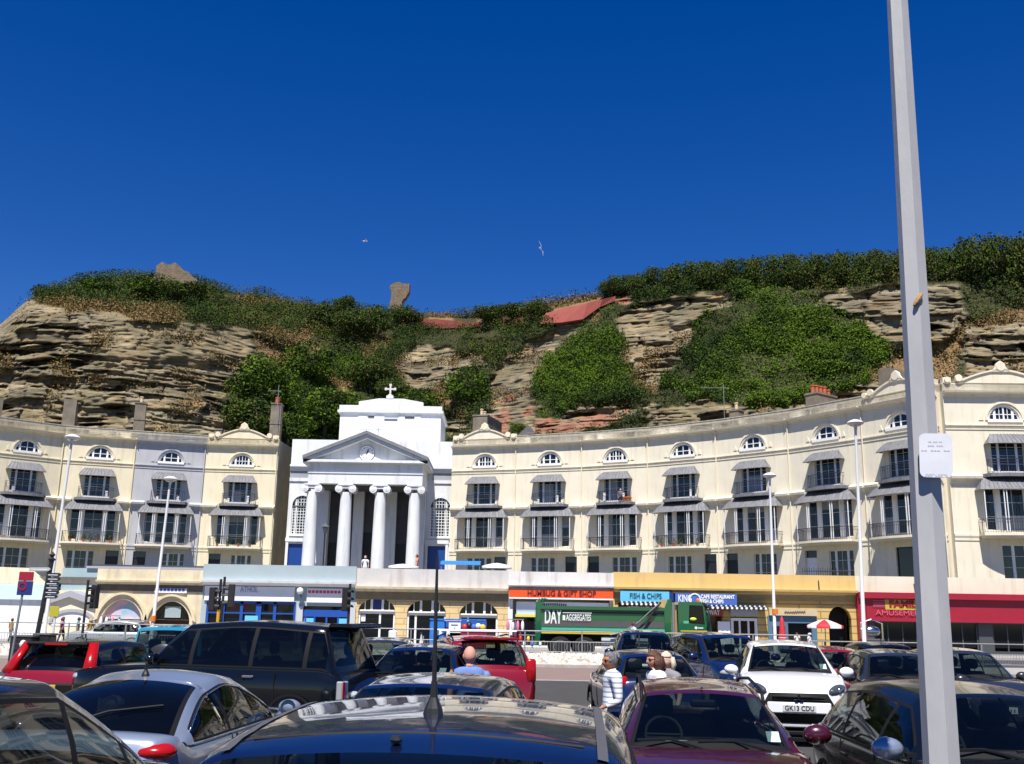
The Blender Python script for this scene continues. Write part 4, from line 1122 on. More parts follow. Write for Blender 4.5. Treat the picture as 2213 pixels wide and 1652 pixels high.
# portico
p = MB()
p.box(-hwp + .45, hwp - .45, -.55, YW - .01, ze0, ze0 + (ze1 - ze0) * .5)       # architrave
p.build('architrave', M_CHW, church)
p = MB(); p.box(-hwp + .5, hwp - .5, -.5, YW - .01, ze0 + (ze1 - ze0) * .5 + .0, ze1 - .0); 
p.build('frieze', M_CHW, church)
p = MB()
p.box(-hwp + .4, hwp - .4, -.62, YW - .01, ze0 + (ze1 - ze0) * .5, ze0 + (ze1 - ze0) * .5 + .1)
p.box(-hwp + .1, hwp - .1, -.95, YW - .01, ze1 - .02, ze1 + .06); p.box(-hwp, hwp, -1.05, YW - .01, ze1 + .06, ze1 + .30)
p.build('portico_cornice', M_CHW, church)
p = MB()                                             # raking cornice and tympanum
zb = ze1 + .30
def rake(off0, off1, y0, y1):
    sl = (zap - zb) / hwp
    a = [(-hwp - .05, zb + off0), (0, zap + off0), (hwp + .05, zb + off0), (hwp + .05, zb + off1), (0, zap + off1), (-hwp - .05, zb + off1)]
    p.prism([a[0], a[1], a[4], a[5]], y0, y1); p.prism([a[1], a[2], a[3], a[4]], y0, y1)
rake(-.36, 0.0, -1.05, YW)
po = p.build('raking_cornice', M_CHW, church)
p = MB(); rake(.003, .32, -1.25, YW); p.build('portico_roof', mat('grey lead roof', (.16, .165, .18), .6, c2=(.21, .21, .22)), church)
p = MB(); p.prism([(-hwp + .2, zb), (hwp - .2, zb), (0, zap - .36)], -.3, -.1); tym = p.build('tympanum', M_CHW, church)
# clock
zc_ = cz(981); ck_ = MB(); ck_.lathe([(0, 0), (.66, 0), (.70, -.05), (.66, -.08), (.6, -.05), (0, -.05)][::-1], 32, (0, -.32, zc_), 'Y', cap=False)
clock = ck_.build('clock', mat('clock face white', (.85, .85, .86), .5), church)
h = MB()
for k in range(12):
    a = k * PI / 6
    c_, s_ = math.sin(a), math.cos(a)
    M4 = Matrix.Translation((c_ * .52, 0, zc_ + s_ * .52)) @ Matrix.Rotation(a, 4, 'Y')
    h.M = M4
    for j in range((1, 2, 3, 2, 1, 2, 3, 3, 2, 1, 2, 3)[k]):
        xx = (j - ((1, 2, 3, 2, 1, 2, 3, 3, 2, 1, 2, 3)[k] - 1) / 2) * .045
        h.box(xx - .013, xx + .013, -.385, -.372, -.055, .06)
h.M = None
h.build('numerals', M_BLACK, clock)
h = MB()
for a, L_, w_ in ((R(32), .30, .05), (R(18), .42, .03)):
    h.M = Matrix.Translation((0, 0, zc_)) @ Matrix.Rotation(a, 4, 'Y'); h.box(-w_, w_, -.41 if w_ > .04 else -.425, -.40 if w_ > .04 else -.415, -.1, L_)
h.build('hands', M_BLACK, clock)
h = MB(); h.lathe([(.655, -.02), (.73, -.02), (.73, .06), (.655, .06), (.655, -.02)], 32, (0, -.34, zc_), 'Y', cap=False); h.build('clock_rim', mat('dark clock rim', (.05, .055, .065), .5), clock)
# ionic columns
zcap = ze0; cr_ = .62
colx = [cX(676, 1057), cX(749, 1057), cX(823, 1057), cX(897, 1057)]
for x in colx:
    c = MB(); H0, H1 = ZT + .55, zcap - .75
    prof = []
    for k in range(13):
        t = k / 12; prof.append((cr_ * (1 - .20 * t ** 1.7), H0 + (H1 - H0) * t))
    c.lathe([(.86, ZT + .0), (.86, ZT + .2), (.80, ZT + .22), (.82, ZT + .34), (.70, ZT + .4), (.72, ZT + .5)] + prof, 24, (x, 0, 0))
    co = c.build('column', M_CHW, church, smooth=True, angle=35)
    q = MB(); q.box(x - .68, x + .68, -.62, .62, zcap - .16, zcap - .003); q.box(x - .66, x + .66, -.52, .52, zcap - .42, zcap - .16)
    for s in (-1, 1):
        for yy in (-.58, .45):
            q.lathe([(0, 0), (.34, 0), (.36, .06), (.34, .13), (0, .13)], 16, (x + s * .62, yy, zcap - .46), 'Y', cap=False)
            q.lathe([(0, -.03), (.2, -.03), (.24, .0), (.1, .02), (.08, -.05), (0, -.06)], 12, (x + s * .62, yy, zcap - .46), 'Y', cap=False)
        q.lathe([(.3, 0), (.26, .5), (.3, 1.0)], 12, (x + s * .62, -.5, zcap - .46), 'Y', cap=False)
    q.build('capital', M_CHW, co)
for s in (-1, 1):
    for yy in (2.0,):
        c = MB(); x = s * (hwp - 1.05); c.box(x - .5, x + .5, YW - 1.1, YW - .06, ZT, zcap - .07); c.build('pilaster', M_CHW, church)
for x in colx[1:3]:
    c = MB(); c.box(x - .5 + .45, x + .5 + .45, YW - .55, YW - .06, ZT, zcap - .07); c.build('pilaster', M_CHW, church)
st = MB()
for k in range(4): st.box(-hwp - .6 + k * .1, hwp + .6 - k * .1, -2.2 + k * .3, YW - .06, ZT - .3 - .02 * k, ZT + .03 + .05 * k)
st.build('steps', M_PAVE, church)
# tower block with cross
YT = 102.0
tl, tr = on_y(735, 900, YT).x - cxm, on_y(953, 900, YT).x - cxm
tz1 = on_y(850, 893, YT).z; tz0 = zw - 1.0; ty = YT - YP
tw = MB(); tw.box(tl, tr, ty, ty + 7.5, tz0, tz1 - .003)
tc_ = (tl + tr) / 2; tw_ = tr - tl
for a, b in ((.20, .27), (.36, .44), (.60, .64), (.76, .80)): tw.box(tl + tw_ * a - .2, tl + tw_ * b, ty - .06, ty - .003, tz0, tz1 - .25)
tw.build('tower', M_CHW, church)
tw = MB(); tw.box(tl - .25, tr + .25, ty - .28, ty + 7.7, tz1, tz1 + .22); tw.box(tl - .1, tr + .1, ty - .12, ty + 7.6, tz1 + .22, tz1 + .75)
s3 = MB(); zt_ = tz1 + .75
tw.prism([(tl + tw_ * .18, zt_), (tr - tw_ * .18, zt_), (tr - tw_ * .18, zt_ + .42), (tc_ + 1.3, zt_ + .78), (tc_ - 1.3, zt_ + .78), (tl + tw_ * .18, zt_ + .42)], ty - .05, ty + .5)
tw.build('tower_parapet', M_CHW, church)
v = MB()
for (a, b, z0, z1, yy) in ((.28, .355, .35, .6, -.01), (.645, .735, .35, .6, -.01), (.42, .57, .62, .85, -.01)):
    v.box(tl + tw_ * a, tl + tw_ * b, ty + yy - .01, ty - .002, tz1 - z1, tz1 - z0)
v.build('tower_vent', mat('slate louvre', (.10, .11, .12), .7), church)
cr = MB(); kx = on_y(843, 850, YT).x - cxm; kz = zt_ + .78
cr.box(kx - .36, kx + .36, ty - .1, ty + .5, kz, kz + .32); cr.box(kx - .2, kx + .2, ty + .03, ty + .4, kz + .32, kz + .45)
cr.build('cross_pedestal', M_CHW, church)
cr = MB(); w_ = .085
cr.box(kx - w_, kx + w_, ty + .13, ty + .3, kz + .45, kz + 1.5); cr.box(kx - .48, kx - w_, ty + .14, ty + .29, kz + 1.0, kz + 1.15); cr.box(kx + w_, kx + .48, ty + .14, ty + .29, kz + 1.0, kz + 1.15)
for (dx, dz) in ((-.48, 1.075), (.48, 1.075), (0, 1.5)): cr.bbox(kx + dx - .13, kx + dx + .13, ty + .12, ty + .31, kz + dz - .13, kz + dz + .13, .04)
cr.build('cross', mat('weathered white stone', (.62, .60, .56), .85), church)
wk = MB(); wk.box(brr - .3, brr + 3, YW + 1, YW + 1.3, zw, zw + .5)
# television aerials
def aerial(x, y, z, h, L, label, rz=0, mast=True):
    e = MB(); e.tube([(0, 0, 0), (0, 0, h)], .03, 6)
    e.tube([(-L, 0, h * .9), (L * .25, 0, h * .9)], .018, 5)
    for k in range(9):
        xx = -L + L * 1.2 * k / 8; e.tube([(xx, -.28 + .02 * k, h * .9), (xx, .28 - .02 * k, h * .9)], .01, 4)
        e.tube([(xx, 0, h * .9 - .12), (xx, 0, h * .9 + .12)], .008, 4)
    o = e.build('television_aerial', M_STEEL); o.location = (x, y, z); o.rotation_euler = (0, 0, rz)
    tag(o, label, 'aerial')
a = on_y(816, 957, YP + 2); aerial(a.x, a.y, a.z - .2, 1.6, 1.6, 'aerial on a mast behind the church pediment')
a = on_y(598, 900, 97); aerial(a.x, a.y, ZC, a.z - ZC + 3.2, 1.0, 'tall thin aerial beside the brown chimney left of the church')
a = on_y(1565, 880, 84); aerial(a.x, a.y, ZC + .8, a.z - ZC + 1.2, 1.9, 'large aerial standing on the roof right of the stubby chimney')
a = on_y(1717, 870, 96); 
# small gabled dormer on the second right-hand house
h2 = RT[1].lerp(RT[2], .15); dm = MB(); dm.prism([(-1.3, 0), (1.4, 0), (.1, 1.35)], 0.9, 3.4); dmo = dm.build('dormer', M_SLATE)
dmo.location = (h2.x, h2.y, ZC + .6); dmo.rotation_euler = (0, 0, -.05); tag(dmo, 'small slate gabled dormer roof behind the parapet near the church', 'dormer')
# ---------------------------------------------------------------- the row of shops under the terrace
YS = 62.0
M_STONE = brick_mat('yellow sandstone ashlar', (.70, .52, .25), (.64, .47, .23), (.46, .33, .16), 1.1, .34, bump=.35, mix=.12)
M_STONE2 = mat('worn gothic stone', (.72, .62, .43), .9, c2=(.60, .51, .35), scale=1.5, bump=.15, dirt=(.40, .34, .24))
M_GREYPAR = mat('grey white parapet', (.52, .50, .48), .9, c2=(.60, .57, .54), scale=.9, dirt=(.40, .36, .32))
M_STAINW = mat('stained white parapet', (.72, .69, .66), .9, c2=(.64, .60, .57), scale=.9, dirt=(.34, .31, .28))
M_OCHRE = mat('ochre paint', (.68, .47, .18), .8, c2=(.64, .44, .16), scale=.5, dirt=(.52, .36, .16))
M_OCHRE2 = brick_mat('ochre painted stone', (.58, .40, .14), (.56, .39, .14), (.30, .20, .08), 2.6, .42, bump=.3, mix=.08)
M_PALEB = mat('grey blue fascia', (.33, .40, .42), .7, c2=(.36, .43, .45), scale=.8)
M_TEAL = mat('pale teal paint', (.30, .41, .43), .7, c2=(.34, .44, .46), scale=1)
M_BLUEW = mat('blue timber', (.012, .07, .34), .45)
M_SKYB = mat('sky blue panel', (.13, .50, .72), .5)
M_RED = mat('red gloss fascia', (.34, .012, .03), .45, c2=(.30, .012, .03), scale=1)
M_ORANGE = mat('orange sign board', (.80, .085, .012), .5)
M_SIGNW = mat('white sign board', (.80, .80, .80), .5)
M_YEL = mat('yellow paint', (.72, .60, .10), .5)
M_SHOPGL = mat('shop window glass', (.008, .010, .013), .05, spec=.3)
M_INTER = mat('dark shop interior', (.02, .014, .011), .8, c2=(.05, .03, .02), scale=3)
M_NAVY = mat('navy sign', (.015, .03, .16), .5)
M_SIGNB = mat('blue sign board', (.06, .14, .45), .5)
M_BROWN = mat('brown door', (.09, .03, .02), .6)
M_DKGREY = mat('dark grey frame', (.06, .065, .07), .5)
M_LTGREY = mat('light grey pillar', (.50, .50, .51), .7)
def SX(x, y=1310, D=YS): return on_y(x, y, D).x
def SZ(y, x=1100, D=YS): return on_y(x, y, D).z
ZG = ZR + .115
class Shop:
    def __init__(s, name, x0, x1, label, cat='shop'):
        s.x0 = SX(x0); s.x1 = SX(x1); s.cx = (s.x0 + s.x1) / 2
        s.r = empty(name, (s.cx, YS, 0), 0, label, cat); s.mx = (x0 + x1) / 2
    def X(s, x, y=1310): return SX(x, y) - s.cx
    def Z(s, y, x=None): return SZ(y, s.mx if x is None else x)
    def panel(s, name, xa, xb, ya, yb, y0, y1, m, par=None):
        ym = (ya + yb) / 2
        b = MB(); b.box(s.X(xa, ym), s.X(xb, ym), y0, y1, s.Z(yb), s.Z(ya)); return b.build(name, m, par or s.r)
    def text(s, t, xa, xb, ya, yb, y, m, par=None, fat=.0, fill=.92, spacing=1.0):
        ym = (ya + yb) / 2; w = (s.X(xb, ym) - s.X(xa, ym)) * fill; h = s.Z(ya) - s.Z(yb)
        return text_obj(t, h * 1.25, m, par or s.r, ((s.X(xa, ym) + s.X(xb, ym)) / 2, y, (s.Z(ya) + s.Z(yb)) / 2), name='lettering', width=w, bold=fat, depth=.02, spacing=spacing)
    def wall(s, m, ytop, holes=(), name='wall', z0=None, depth=.35, back=True, x0=None, x1=None):
        b = MB(); a0 = s.x0 - s.cx if x0 is None else x0; a1 = s.x1 - s.cx if x1 is None else x1; zt = s.Z(ytop) if ytop > 50 else ytop
        wall_holes(b, a0, a1, ZG - .05 if z0 is None else z0, zt, list(holes), 0, depth)
        if back: b.add([(a0, 0, ZG - .05), (a0, 1.9, ZG - .05), (a0, 1.9, zt), (a0, 0, zt), (a1, 0, ZG - .05), (a1, 1.9, ZG - .05), (a1, 1.9, zt), (a1, 0, zt)], [(0, 1, 2, 3), (7, 6, 5, 4), (1, 5, 6, 2), (3, 2, 6, 7)])
        return b.build(name, m, s.r, fix=False)
    def parapet(s, m, ya, yb, y0=-.25, name='parapet'):
        b = MB(); b.box(s.x0 - s.cx, s.x1 - s.cx, y0, .9, s.Z(yb), s.Z(ya)); return b.build(name, m, s.r)
    def cornice(s, m, ya, yb, out=.5, name='cornice'):
        b = MB(); za, zb = s.Z(ya), s.Z(yb)
        b.prism([(0, zb), (-out * .3, zb), (-out * .45, zb + (za - zb) * .4), (-out * .95, zb + (za - zb) * .55), (-out, za), (0, za + .02)], s.x0 - s.cx, s.x1 - s.cx, axis='X'); return b.build(name, m, s.r)
# 1 sandstone building with three round arches
b = Shop('arcaded_building', 768, 1098, 'yellow sandstone building with three round-arched windows', 'building')
hl = []; arches = []
for (xa, xb, ysp, yap) in ((768.5, 852, 1323, 1295), (878, 966, 1325, 1297), (991, 1078, 1328, 1299)):
    c = (b.X(xa) + b.X(xb)) / 2; hw = (b.X(xb) - b.X(xa)) / 2 - .06; zs = b.Z(ysp); ap = b.Z(yap) - zs
    if xa < 800: c += .12
    hl.append(('r', c - hw, c + hw, ZG + .1, zs)); hl.append(('a', c, zs, hw + .06, zs + ap + .1, arc_round(hw, 18, ap / hw))); arches.append((c, hw, zs, ap))
b.wall(M_STONE, 1281, hl)
b.parapet(M_GREYPAR, 1231, 1270, -.12); b.cornice(M_STONE2, 1270, 1281, .55)
q = MB(); q.box(b.x0 - b.cx, b.x1 - b.cx, -.1, -.003, b.Z(1298), b.Z(1281.5)); q.build('frieze', mat('frieze stone in painted shadow', (.27, .21, .12), .9, c2=(.22, .17, .1)), b.r)  # dark band: the cornice shadow painted into the stone colour
for k, (c, hw, zs, ap) in enumerate(arches):
    f = MB(); f.box(c - hw, c + hw, .12, .25, zs - .16, zs + .08)
    for t in (-.66, -.3, .3, .66): f.box(c + t * hw - (.07 if abs(t) < .5 else .03), c + t * hw + (.07 if abs(t) < .5 else .03), .14, .24, zs + .08, zs + ap * math.sqrt(1 - t * t) - .01)
    f.box(c - hw, c - hw + .12, .14, .26, ZG + .1, zs - .16); f.box(c + hw - .1, c + hw, .14, .26, ZG + .1, zs - .16)
    f.box(c + (.18 if k == 0 else -.55) * hw - .06, c + (.18 if k == 0 else -.55) * hw + .06, .14, .24, ZG + .1, zs - .16)
    fo = f.build('arched_window', M_WPAINT, b.r)
    p = MB(); p.box(c - hw, c + hw, .22, .23, ZG + .1, zs) if k < 2 else p.box(c - hw, c + hw * .05, .22, .23, ZG + .1, zs)
    p.add([(c + x, .225, zs + z) for x, z in arc_round(hw, 18, ap / hw)], [tuple(range(19))]); p.build('pane', M_SHOPGL, fo)
    p = MB(); p.add([(c - hw, .6, ZG), (c + hw, .6, ZG), (c + hw, .6, zs + ap), (c - hw, .6, zs + ap)], [(0, 1, 2, 3)]); p.build('interior', M_INTER, b.r)
    if k == 0:
        p = MB(); p.lathe([(0, 0), (.42, 0), (.42, -.05), (0, -.05)], 16, (c, .21, zs + ap * .45), 'Y', cap=False); p.build('round_emblem', M_NAVY, b.r)
        p = MB(); p.box(c - hw * .85, c - hw * .62, .19, .21, ZG + 1.35, ZG + 1.75); p.build('notice', M_SIGNW, b.r)
# 2 gift shop with orange sign
b = Shop('gift_shop', 1098, 1326, 'white gift shop with a long orange sign and goods outside')
b.wall(M_WPAINT, 1265, [('r', b.X(1108), b.X(1318), ZG + .1, b.Z(1296))], depth=.3)
b.parapet(M_STAINW, 1237, 1266, -.12); b.cornice(M_STAINW, 1266, 1272, .45)
s_ = b.panel('fascia_sign', 1100, 1324, 1275, 1293, -.30, -.13, M_ORANGE)
b.text('HUMBUG & GIFT SHOP', 1133, 1293, 1277, 1291, -.32, mat('dark red lettering', (.16, .012, .01), .5), s_, fat=.012)
b.panel('sign_frame', 1100, 1324, 1293, 1296, -.34, -.1, M_WPAINT)
p = b.panel('banner', 1116, 1316, 1302, 1321, .02, .1, M_SIGNW); [b.panel('grey_dab', 1166 + k * 4.6, 1169 + k * 4.6, 1304.5 + .12 * (k - 6) ** 2 * .3, 1309.5 + .12 * (k - 6) ** 2 * .3, .005, .019, M_DKGREY, p) for k in range(13)]
b.panel('yellow_strip', 1114, 1160, 1329, 1335, .02, .12, M_YEL); b.panel('white_strip', 1116, 1160, 1321, 1329, .04, .12, mat('pale blue strip', (.5, .66, .72), .6))
b.panel('shop_window', 1112, 1262, 1335, 1386, .16, .2, M_SHOPGL); b.panel('doorway', 1262, 1318, 1318, 1402, .5, .55, M_INTER)
b.panel('shop_window', 1160, 1316, 1321, 1335, .16, .2, M_SHOPGL)
b.panel('pillar', 1320, 1328, 1272, 1400, -.06, .2, M_OCHRE)
# 3 ochre building: chip shop, cafe, ice cream shop, arched passage
b = Shop('ochre_building', 1326, 1850, 'long ochre building above the fish and chip shops', 'building')
ahw = (b.X(1838) - b.X(1789)) / 2; acx = (b.X(1838) + b.X(1789)) / 2; azs = b.Z(1335)
b.wall(M_OCHRE2, 1285, [('r', b.X(1336), b.X(1448), ZG + .1, b.Z(1306)), ('r', b.X(1462), b.X(1562), ZG + .1, b.Z(1318)), ('r', b.X(1577), b.X(1636), ZG + .05, b.Z(1334)), ('r', b.X(1662), b.X(1756), ZG + .05, b.Z(1331)), ('r', acx - ahw, acx + ahw, ZG, azs), ('a', acx, azs, ahw + .1, azs + ahw * 1.25, arc_round(ahw, 14, 1.1))], depth=.5)
b.parapet(M_OCHRE, 1241, 1273, -.15); b.cornice(M_OCHRE, 1273, 1283, .55)
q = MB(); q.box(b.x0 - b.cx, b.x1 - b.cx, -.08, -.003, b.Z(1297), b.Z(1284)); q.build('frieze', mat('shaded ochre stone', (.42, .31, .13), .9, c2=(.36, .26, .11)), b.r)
p = b.panel('fascia_sign', 1339, 1444, 1281, 1304, -.45, -.1, M_SKYB); b.text('FISH & CHIPS', 1356, 1430, 1286, 1299, -.47, mat('dark teal lettering', (.02, .08, .12), .5), p, fat=.006)
b.panel('fascia_return', 1444, 1453, 1281, 1302, -.44, -.1, M_NAVY)
p = b.panel('fascia_sign', 1457, 1589, 1285, 1309, -.45, -.1, M_SIGNB)
b.text('KING', 1462, 1493, 1288, 1305, -.47, M_SIGNW, p, fat=.01); q = MB(); q.lathe([(.28, 0), (.36, 0), (.36, -.03), (.28, -.03), (.28, 0)], 18, (b.X(1499), -.46, b.Z(1297)), 'Y', cap=False); q.build('ring_emblem', M_SIGNW, p)
b.text('CAFE RESTAURANT', 1508, 1587, 1287, 1296, -.47, M_SIGNW, p, fat=.012); b.text('FISH & CHIPS', 1510, 1562, 1297, 1306, -.47, M_SIGNW, p, fat=.012)
def awning(xa, xb, ya, yb, label, m, out=.9):
    q = MB(); x0, x1 = b.X(xa), b.X(xb); za, zb = b.Z(ya), b.Z(yb)
    q.prism([(-.1, za), (-out, zb + .12), (-out, zb), (-out + .03, zb), (-out + .03, zb + .1), (-.1, za - .05)], x0, x1, axis='X'); o = q.build('awning', m, b.r)
    q = MB(); n = int((x1 - x0) / .28)
    for k in range(n): q.lathe([(0, 0), (.075, 0), (.075, -.01), (0, -.01)], 8, (x0 + (k + .5) * (x1 - x0) / n, -out - .003, zb + .06), 'Y', cap=False)
    for k in range(n):
        t = x0 + (k + .5) * (x1 - x0) / n; q.lathe([(0, 0), (.06, 0), (.06, -.01), (0, -.01)], 8, (t, -out * .65, zb + .12 + (za - zb) * .3), 'Y', cap=False)
    q.build('awning_spots', M_SIGNW, o)
M_AWN = mat('black awning cloth', (.014, .014, .02), .8)
awning(1337, 1447, 1305, 1312, '', M_AWN); awning(1457, 1652, 1310, 1317, '', M_AWN)
p = b.panel('menu_sign', 1340, 1446, 1314, 1322, -.3, -.05, mat('red sign board', (.35, .04, .03), .5)); b.text('RESTAURANT', 1352, 1430, 1315, 1321, -.32, M_SIGNW, p, fat=.012)
p = b.panel('menu_sign', 1486, 1560, 1317, 1333, -.3, -.05, mat('red sign board', (.35, .04, .03), .5)); b.text('TAKE AWAY', 1492, 1556, 1319, 1331, -.32, M_SIGNW, p, fat=.012)
b.panel('grey_sign', 1577, 1636, 1317, 1331, -.3, -.05, mat('pale grey sign', (.40, .42, .45), .5)); b.panel('menu_board', 1551, 1577, 1344, 1395, -.2, -.05, M_SIGNW)
b.panel('shop_window', 1337, 1446, 1322, 1398, .3, .36, M_SHOPGL); b.panel('shop_window', 1463, 1549, 1333, 1398, .3, .36, M_SHOPGL)
f = MB(); bars(f, b.X(1578), b.X(1635), ZG, b.Z(1336), 3, 1, .1, -.04, .1, .16); f.build('door_frame', M_WPAINT, b.r); b.panel('doorway', 1578, 1635, 1336, 1402, .45, .5, M_INTER)
p = b.panel('fascia_sign', 1660, 1763, 1314, 1329, -.3, -.05, mat('cream timber sign', (.56, .45, .28), .6, c2=(.50, .40, .26))); q = MB(); q.tube([(b.X(1692 + k * 1.5, 1321), -.32, b.Z(1321.5 + 3.2 * math.sin(k * 1.9) * (1 if k % 3 else .4))) for k in range(31)], .022, 5); q.build('script_lettering', M_BROWN, p)
f = MB(); f.box(b.X(1657), b.X(1700), -.1, .1, ZG, b.Z(1330)); f.box(b.X(1751), b.X(1762), -.1, .1, ZG, b.Z(1330)); f.box(b.X(1700), b.X(1751), -.1, .1, b.Z(1345), b.Z(1330)); f.build('shop_front', mat('slate blue timber', (.08, .16, .24), .5), b.r)
b.panel('shop_window', 1669, 1696, 1352, 1385, -.13, -.11, M_SHOPGL); b.panel('doorway', 1700, 1751, 1345, 1402, .3, .36, mat('black interior', (.006, .006, .007), .8))
b.panel('passage', 1789, 1838, 1312, 1402, .9, .95, mat('black interior', (.006, .006, .007), .8))
q = MB(); q.tube([(b.X(1770), -.1, b.Z(1247)), (b.X(1770), -.2, b.Z(1273))], .04, 6); q.build('downpipe', M_IRON, b.r)
b.panel('gas_lamp_box', 1447, 1455, 1281, 1392, -.2, -.08, M_DKGREY)
# 4 family amusements
b = Shop('amusement_arcade', 1850, 2330, 'cream building with a red amusement fascia, beside the tall grey post')
b.wall(M_DKGREY, 1290, [('r', b.X(1885), b.X(1980), ZG + .1, b.Z(1345)), ('r', b.X(2010), b.X(2110), ZG + .1, b.Z(1345)), ('r', b.X(2140), b.X(2240), ZG + .1, b.Z(1345))])
b.parapet(M_CREAM2, 1249, 1284, -.12)
q = MB(); q.box(b.x0 - b.cx, b.x1 - b.cx, -.6, -.12, b.Z(1297), b.Z(1284)); q.build('cornice', M_RED, b.r)
p = b.panel('fascia_sign', 1868, 2330, 1297, 1338, -.35, -.01, M_RED)
MX = [(1882, 2000), (2020, 2140), (2160, 2280)]
for (xa, xb) in MX[:1]:
    q = b.panel('sign_ground', xa + 26, xb, 1299, 1321, -.40, -.352, mat('mustard sign', (.52, .36, .05), .5), p)
    b.text('FAMILY', xa + 30, xb - 8, 1301, 1317, -.42, mat('deep red letter', (.28, .01, .012), .5), p, fat=.03)
    for j in range(5):
        q = b.panel('sign_stripe', xa, xa + 27, 1301 + j * 3.4, 1302.4 + j * 3.4, -.39, -.352, mat('pink sign stripe', (.62, .10, .16), .5), p)
    b.text('AMUSEMENTS', xa, xb + 10, 1322, 1334, -.42, mat('pink sign stripe', (.62, .10, .16), .5), p, fat=.0)
b.panel('fascia_moulding', 1868, 2330, 1338, 1346, -.45, -.352, M_RED)
b.panel('pillar', 1851, 1868, 1284, 1402, -.4, -.003, M_RED)
for (xa, xb) in ((1885, 1980), (2010, 2110), (2140, 2240)):
    f = MB(); bars(f, b.X(xa), b.X(xb), ZG + .1, b.Z(1345), 3, 1, .07, .1, .2, .1); fo = f.build('shop_window', M_DKGREY, b.r); b.panel('pane', xa, xb, 1345, 1400, .14, .16, M_SHOPGL, fo)
q = MB(); zz = b.Z(1262); x_ = b.X(1972)
q.box(x_, x_ + 1.1, -.9, -.8, zz - .55, zz); p = q.build('hanging_sign', M_SIGNW, b.r)
q = MB(); q.box(x_, x_ + 1.1, -.92, -.78, zz - .75, zz - .56); q.build('sign_panel', M_RED, p)
q = MB(); q.box(x_, x_ + 1.1, -.92, -.78, zz - 1.4, zz - .76); q.build('sign_panel', M_NAVY, p)
q = MB(); q.box(x_ + .1, x_ + 1.0, -.88, -.02, zz - .1, zz - .06); q.build('sign_bracket', M_IRON, p)
# 5 grey-blue cafe
b = Shop('seafront_cafe', 435, 768, 'grey-blue cafe front with white fascias and blue windows')
b.wall(M_PALEB, 1266, [('r', b.X(446), b.X(640), ZG + .1, b.Z(1301)), ('r', b.X(656), b.X(752), ZG + .1, b.Z(1309))], depth=.4)
b.parapet(M_PALEB, 1222, 1258, -.2); b.cornice(M_WHITE, 1256, 1267, .6)
p = b.panel('fascia_sign', 443, 637, 1269, 1300, -.12, -.004, M_SIGNW); b.text('ATHOL', 519, 560, 1269, 1283, -.14, mat('pale blue lettering', (.30, .36, .58), .5), p)
p = b.panel('fascia_sign', 664, 744, 1271, 1301, -.12, -.004, M_SIGNW); [b.panel('red_dab', 667 + k * 8, 673 + k * 8, 1275, 1281, -.135, -.12, mat('pink red lettering', (.65, .04, .10), .5), p) for k in range(9)]
f = MB(); x0, x1 = b.X(446), b.X(640); zt = b.Z(1301)
bars(f, x0, x1, ZG + .1, zt, 1, 1, .1, .05, .18, .14)
for xx in (482, 522, 559, 594): f.box(b.X(xx) - (.16 if xx == 559 else .09), b.X(xx) + (.16 if xx == 559 else .09), .05, .18, ZG + .1, zt)
f.box(x0, x1, .06, .17, b.Z(1328), b.Z(1325)); fo = f.build('shop_window', M_BLUEW, b.r)
b.panel('pane', 446, 640, 1301, 1402, .2, .22, M_SHOPGL, fo); b.panel('sky_blue_panel', 528, 556, 1332, 1365, .02, .05, M_SKYB)
for xx in (456, 492, 520): b.panel('hanging_poster', xx, xx + 17, 1306, 1318, .17, .195, mat('dull red poster', (.16, .02, .02), .6))
b.panel('kiosk_header', 656, 752, 1317, 1332, -.02, .2, M_BLUEW); b.panel('pane', 656, 752, 1309, 1317, .2, .25, M_SHOPGL)
for xx in (656, 729): b.panel('sky_blue_panel', xx, xx + 22, 1335, 1362, .02, .1, M_SKYB)
for xx in (656, 676, 702, 727, 748): b.panel('kiosk_post', xx, xx + 4, 1332, 1400, .0, .2, M_BLUEW)
b.panel('kiosk_counter', 656, 752, 1364, 1400, .04, .2, M_BLUEW); b.panel('kiosk_interior', 656, 752, 1309, 1400, .36, .4, M_INTER)
for xa, xb in ((640, 653), (754, 767)): b.panel('pillar', xa, xb, 1309, 1402, -.12, -.004, M_LTGREY)
q = MB(); q.sphere((b.X(650), -.5, b.Z(1277)), .2, 14, 10); p = q.build('globe_lamp', mat('opal glass', (.85, .85, .80), .3), b.r)
q = MB(); q.tube([(b.X(650), -.02, b.Z(1290)), (b.X(650), -.3, b.Z(1286)), (b.X(650), -.5, b.Z(1283))], .03, 6); q.build('lamp_bracket', M_IRON, p)
# 6 gothic stone arcade
b = Shop('gothic_arcade', 206, 435, 'stone arcade with two pointed gothic doorways')
hl = []; ar = []
for (xa, xb, ysp, yap) in ((222, 308, 1338, 1296), (330, 412, 1340, 1300)):
    c = (b.X(xa) + b.X(xb)) / 2; hw = (b.X(xb) - b.X(xa)) / 2; zs = b.Z(ysp, (xa + xb) / 2); ap = b.Z(yap, (xa + xb) / 2) - zs; A_ = arc_pointed(hw, ap)
    hl += [('r', c - hw, c + hw, ZG, zs), ('a', c, zs, hw + .05, zs + ap + .2, A_)]; ar.append((c, hw, zs, ap, A_))
b.wall(M_STONE2, 1262, hl, depth=.6)
b.parapet(M_STONE2, 1231, 1255, -.2); b.cornice(M_STONE2, 1255, 1264, .4)
q = MB(); q.box(b.x0 - b.cx, b.x1 - b.cx, -.06, -.003, b.Z(1278), b.Z(1264)); q.build('frieze', mat('dark brown frieze', (.17, .14, .11), .9, c2=(.12, .1, .08)), b.r)  # darker brown band below the cornice
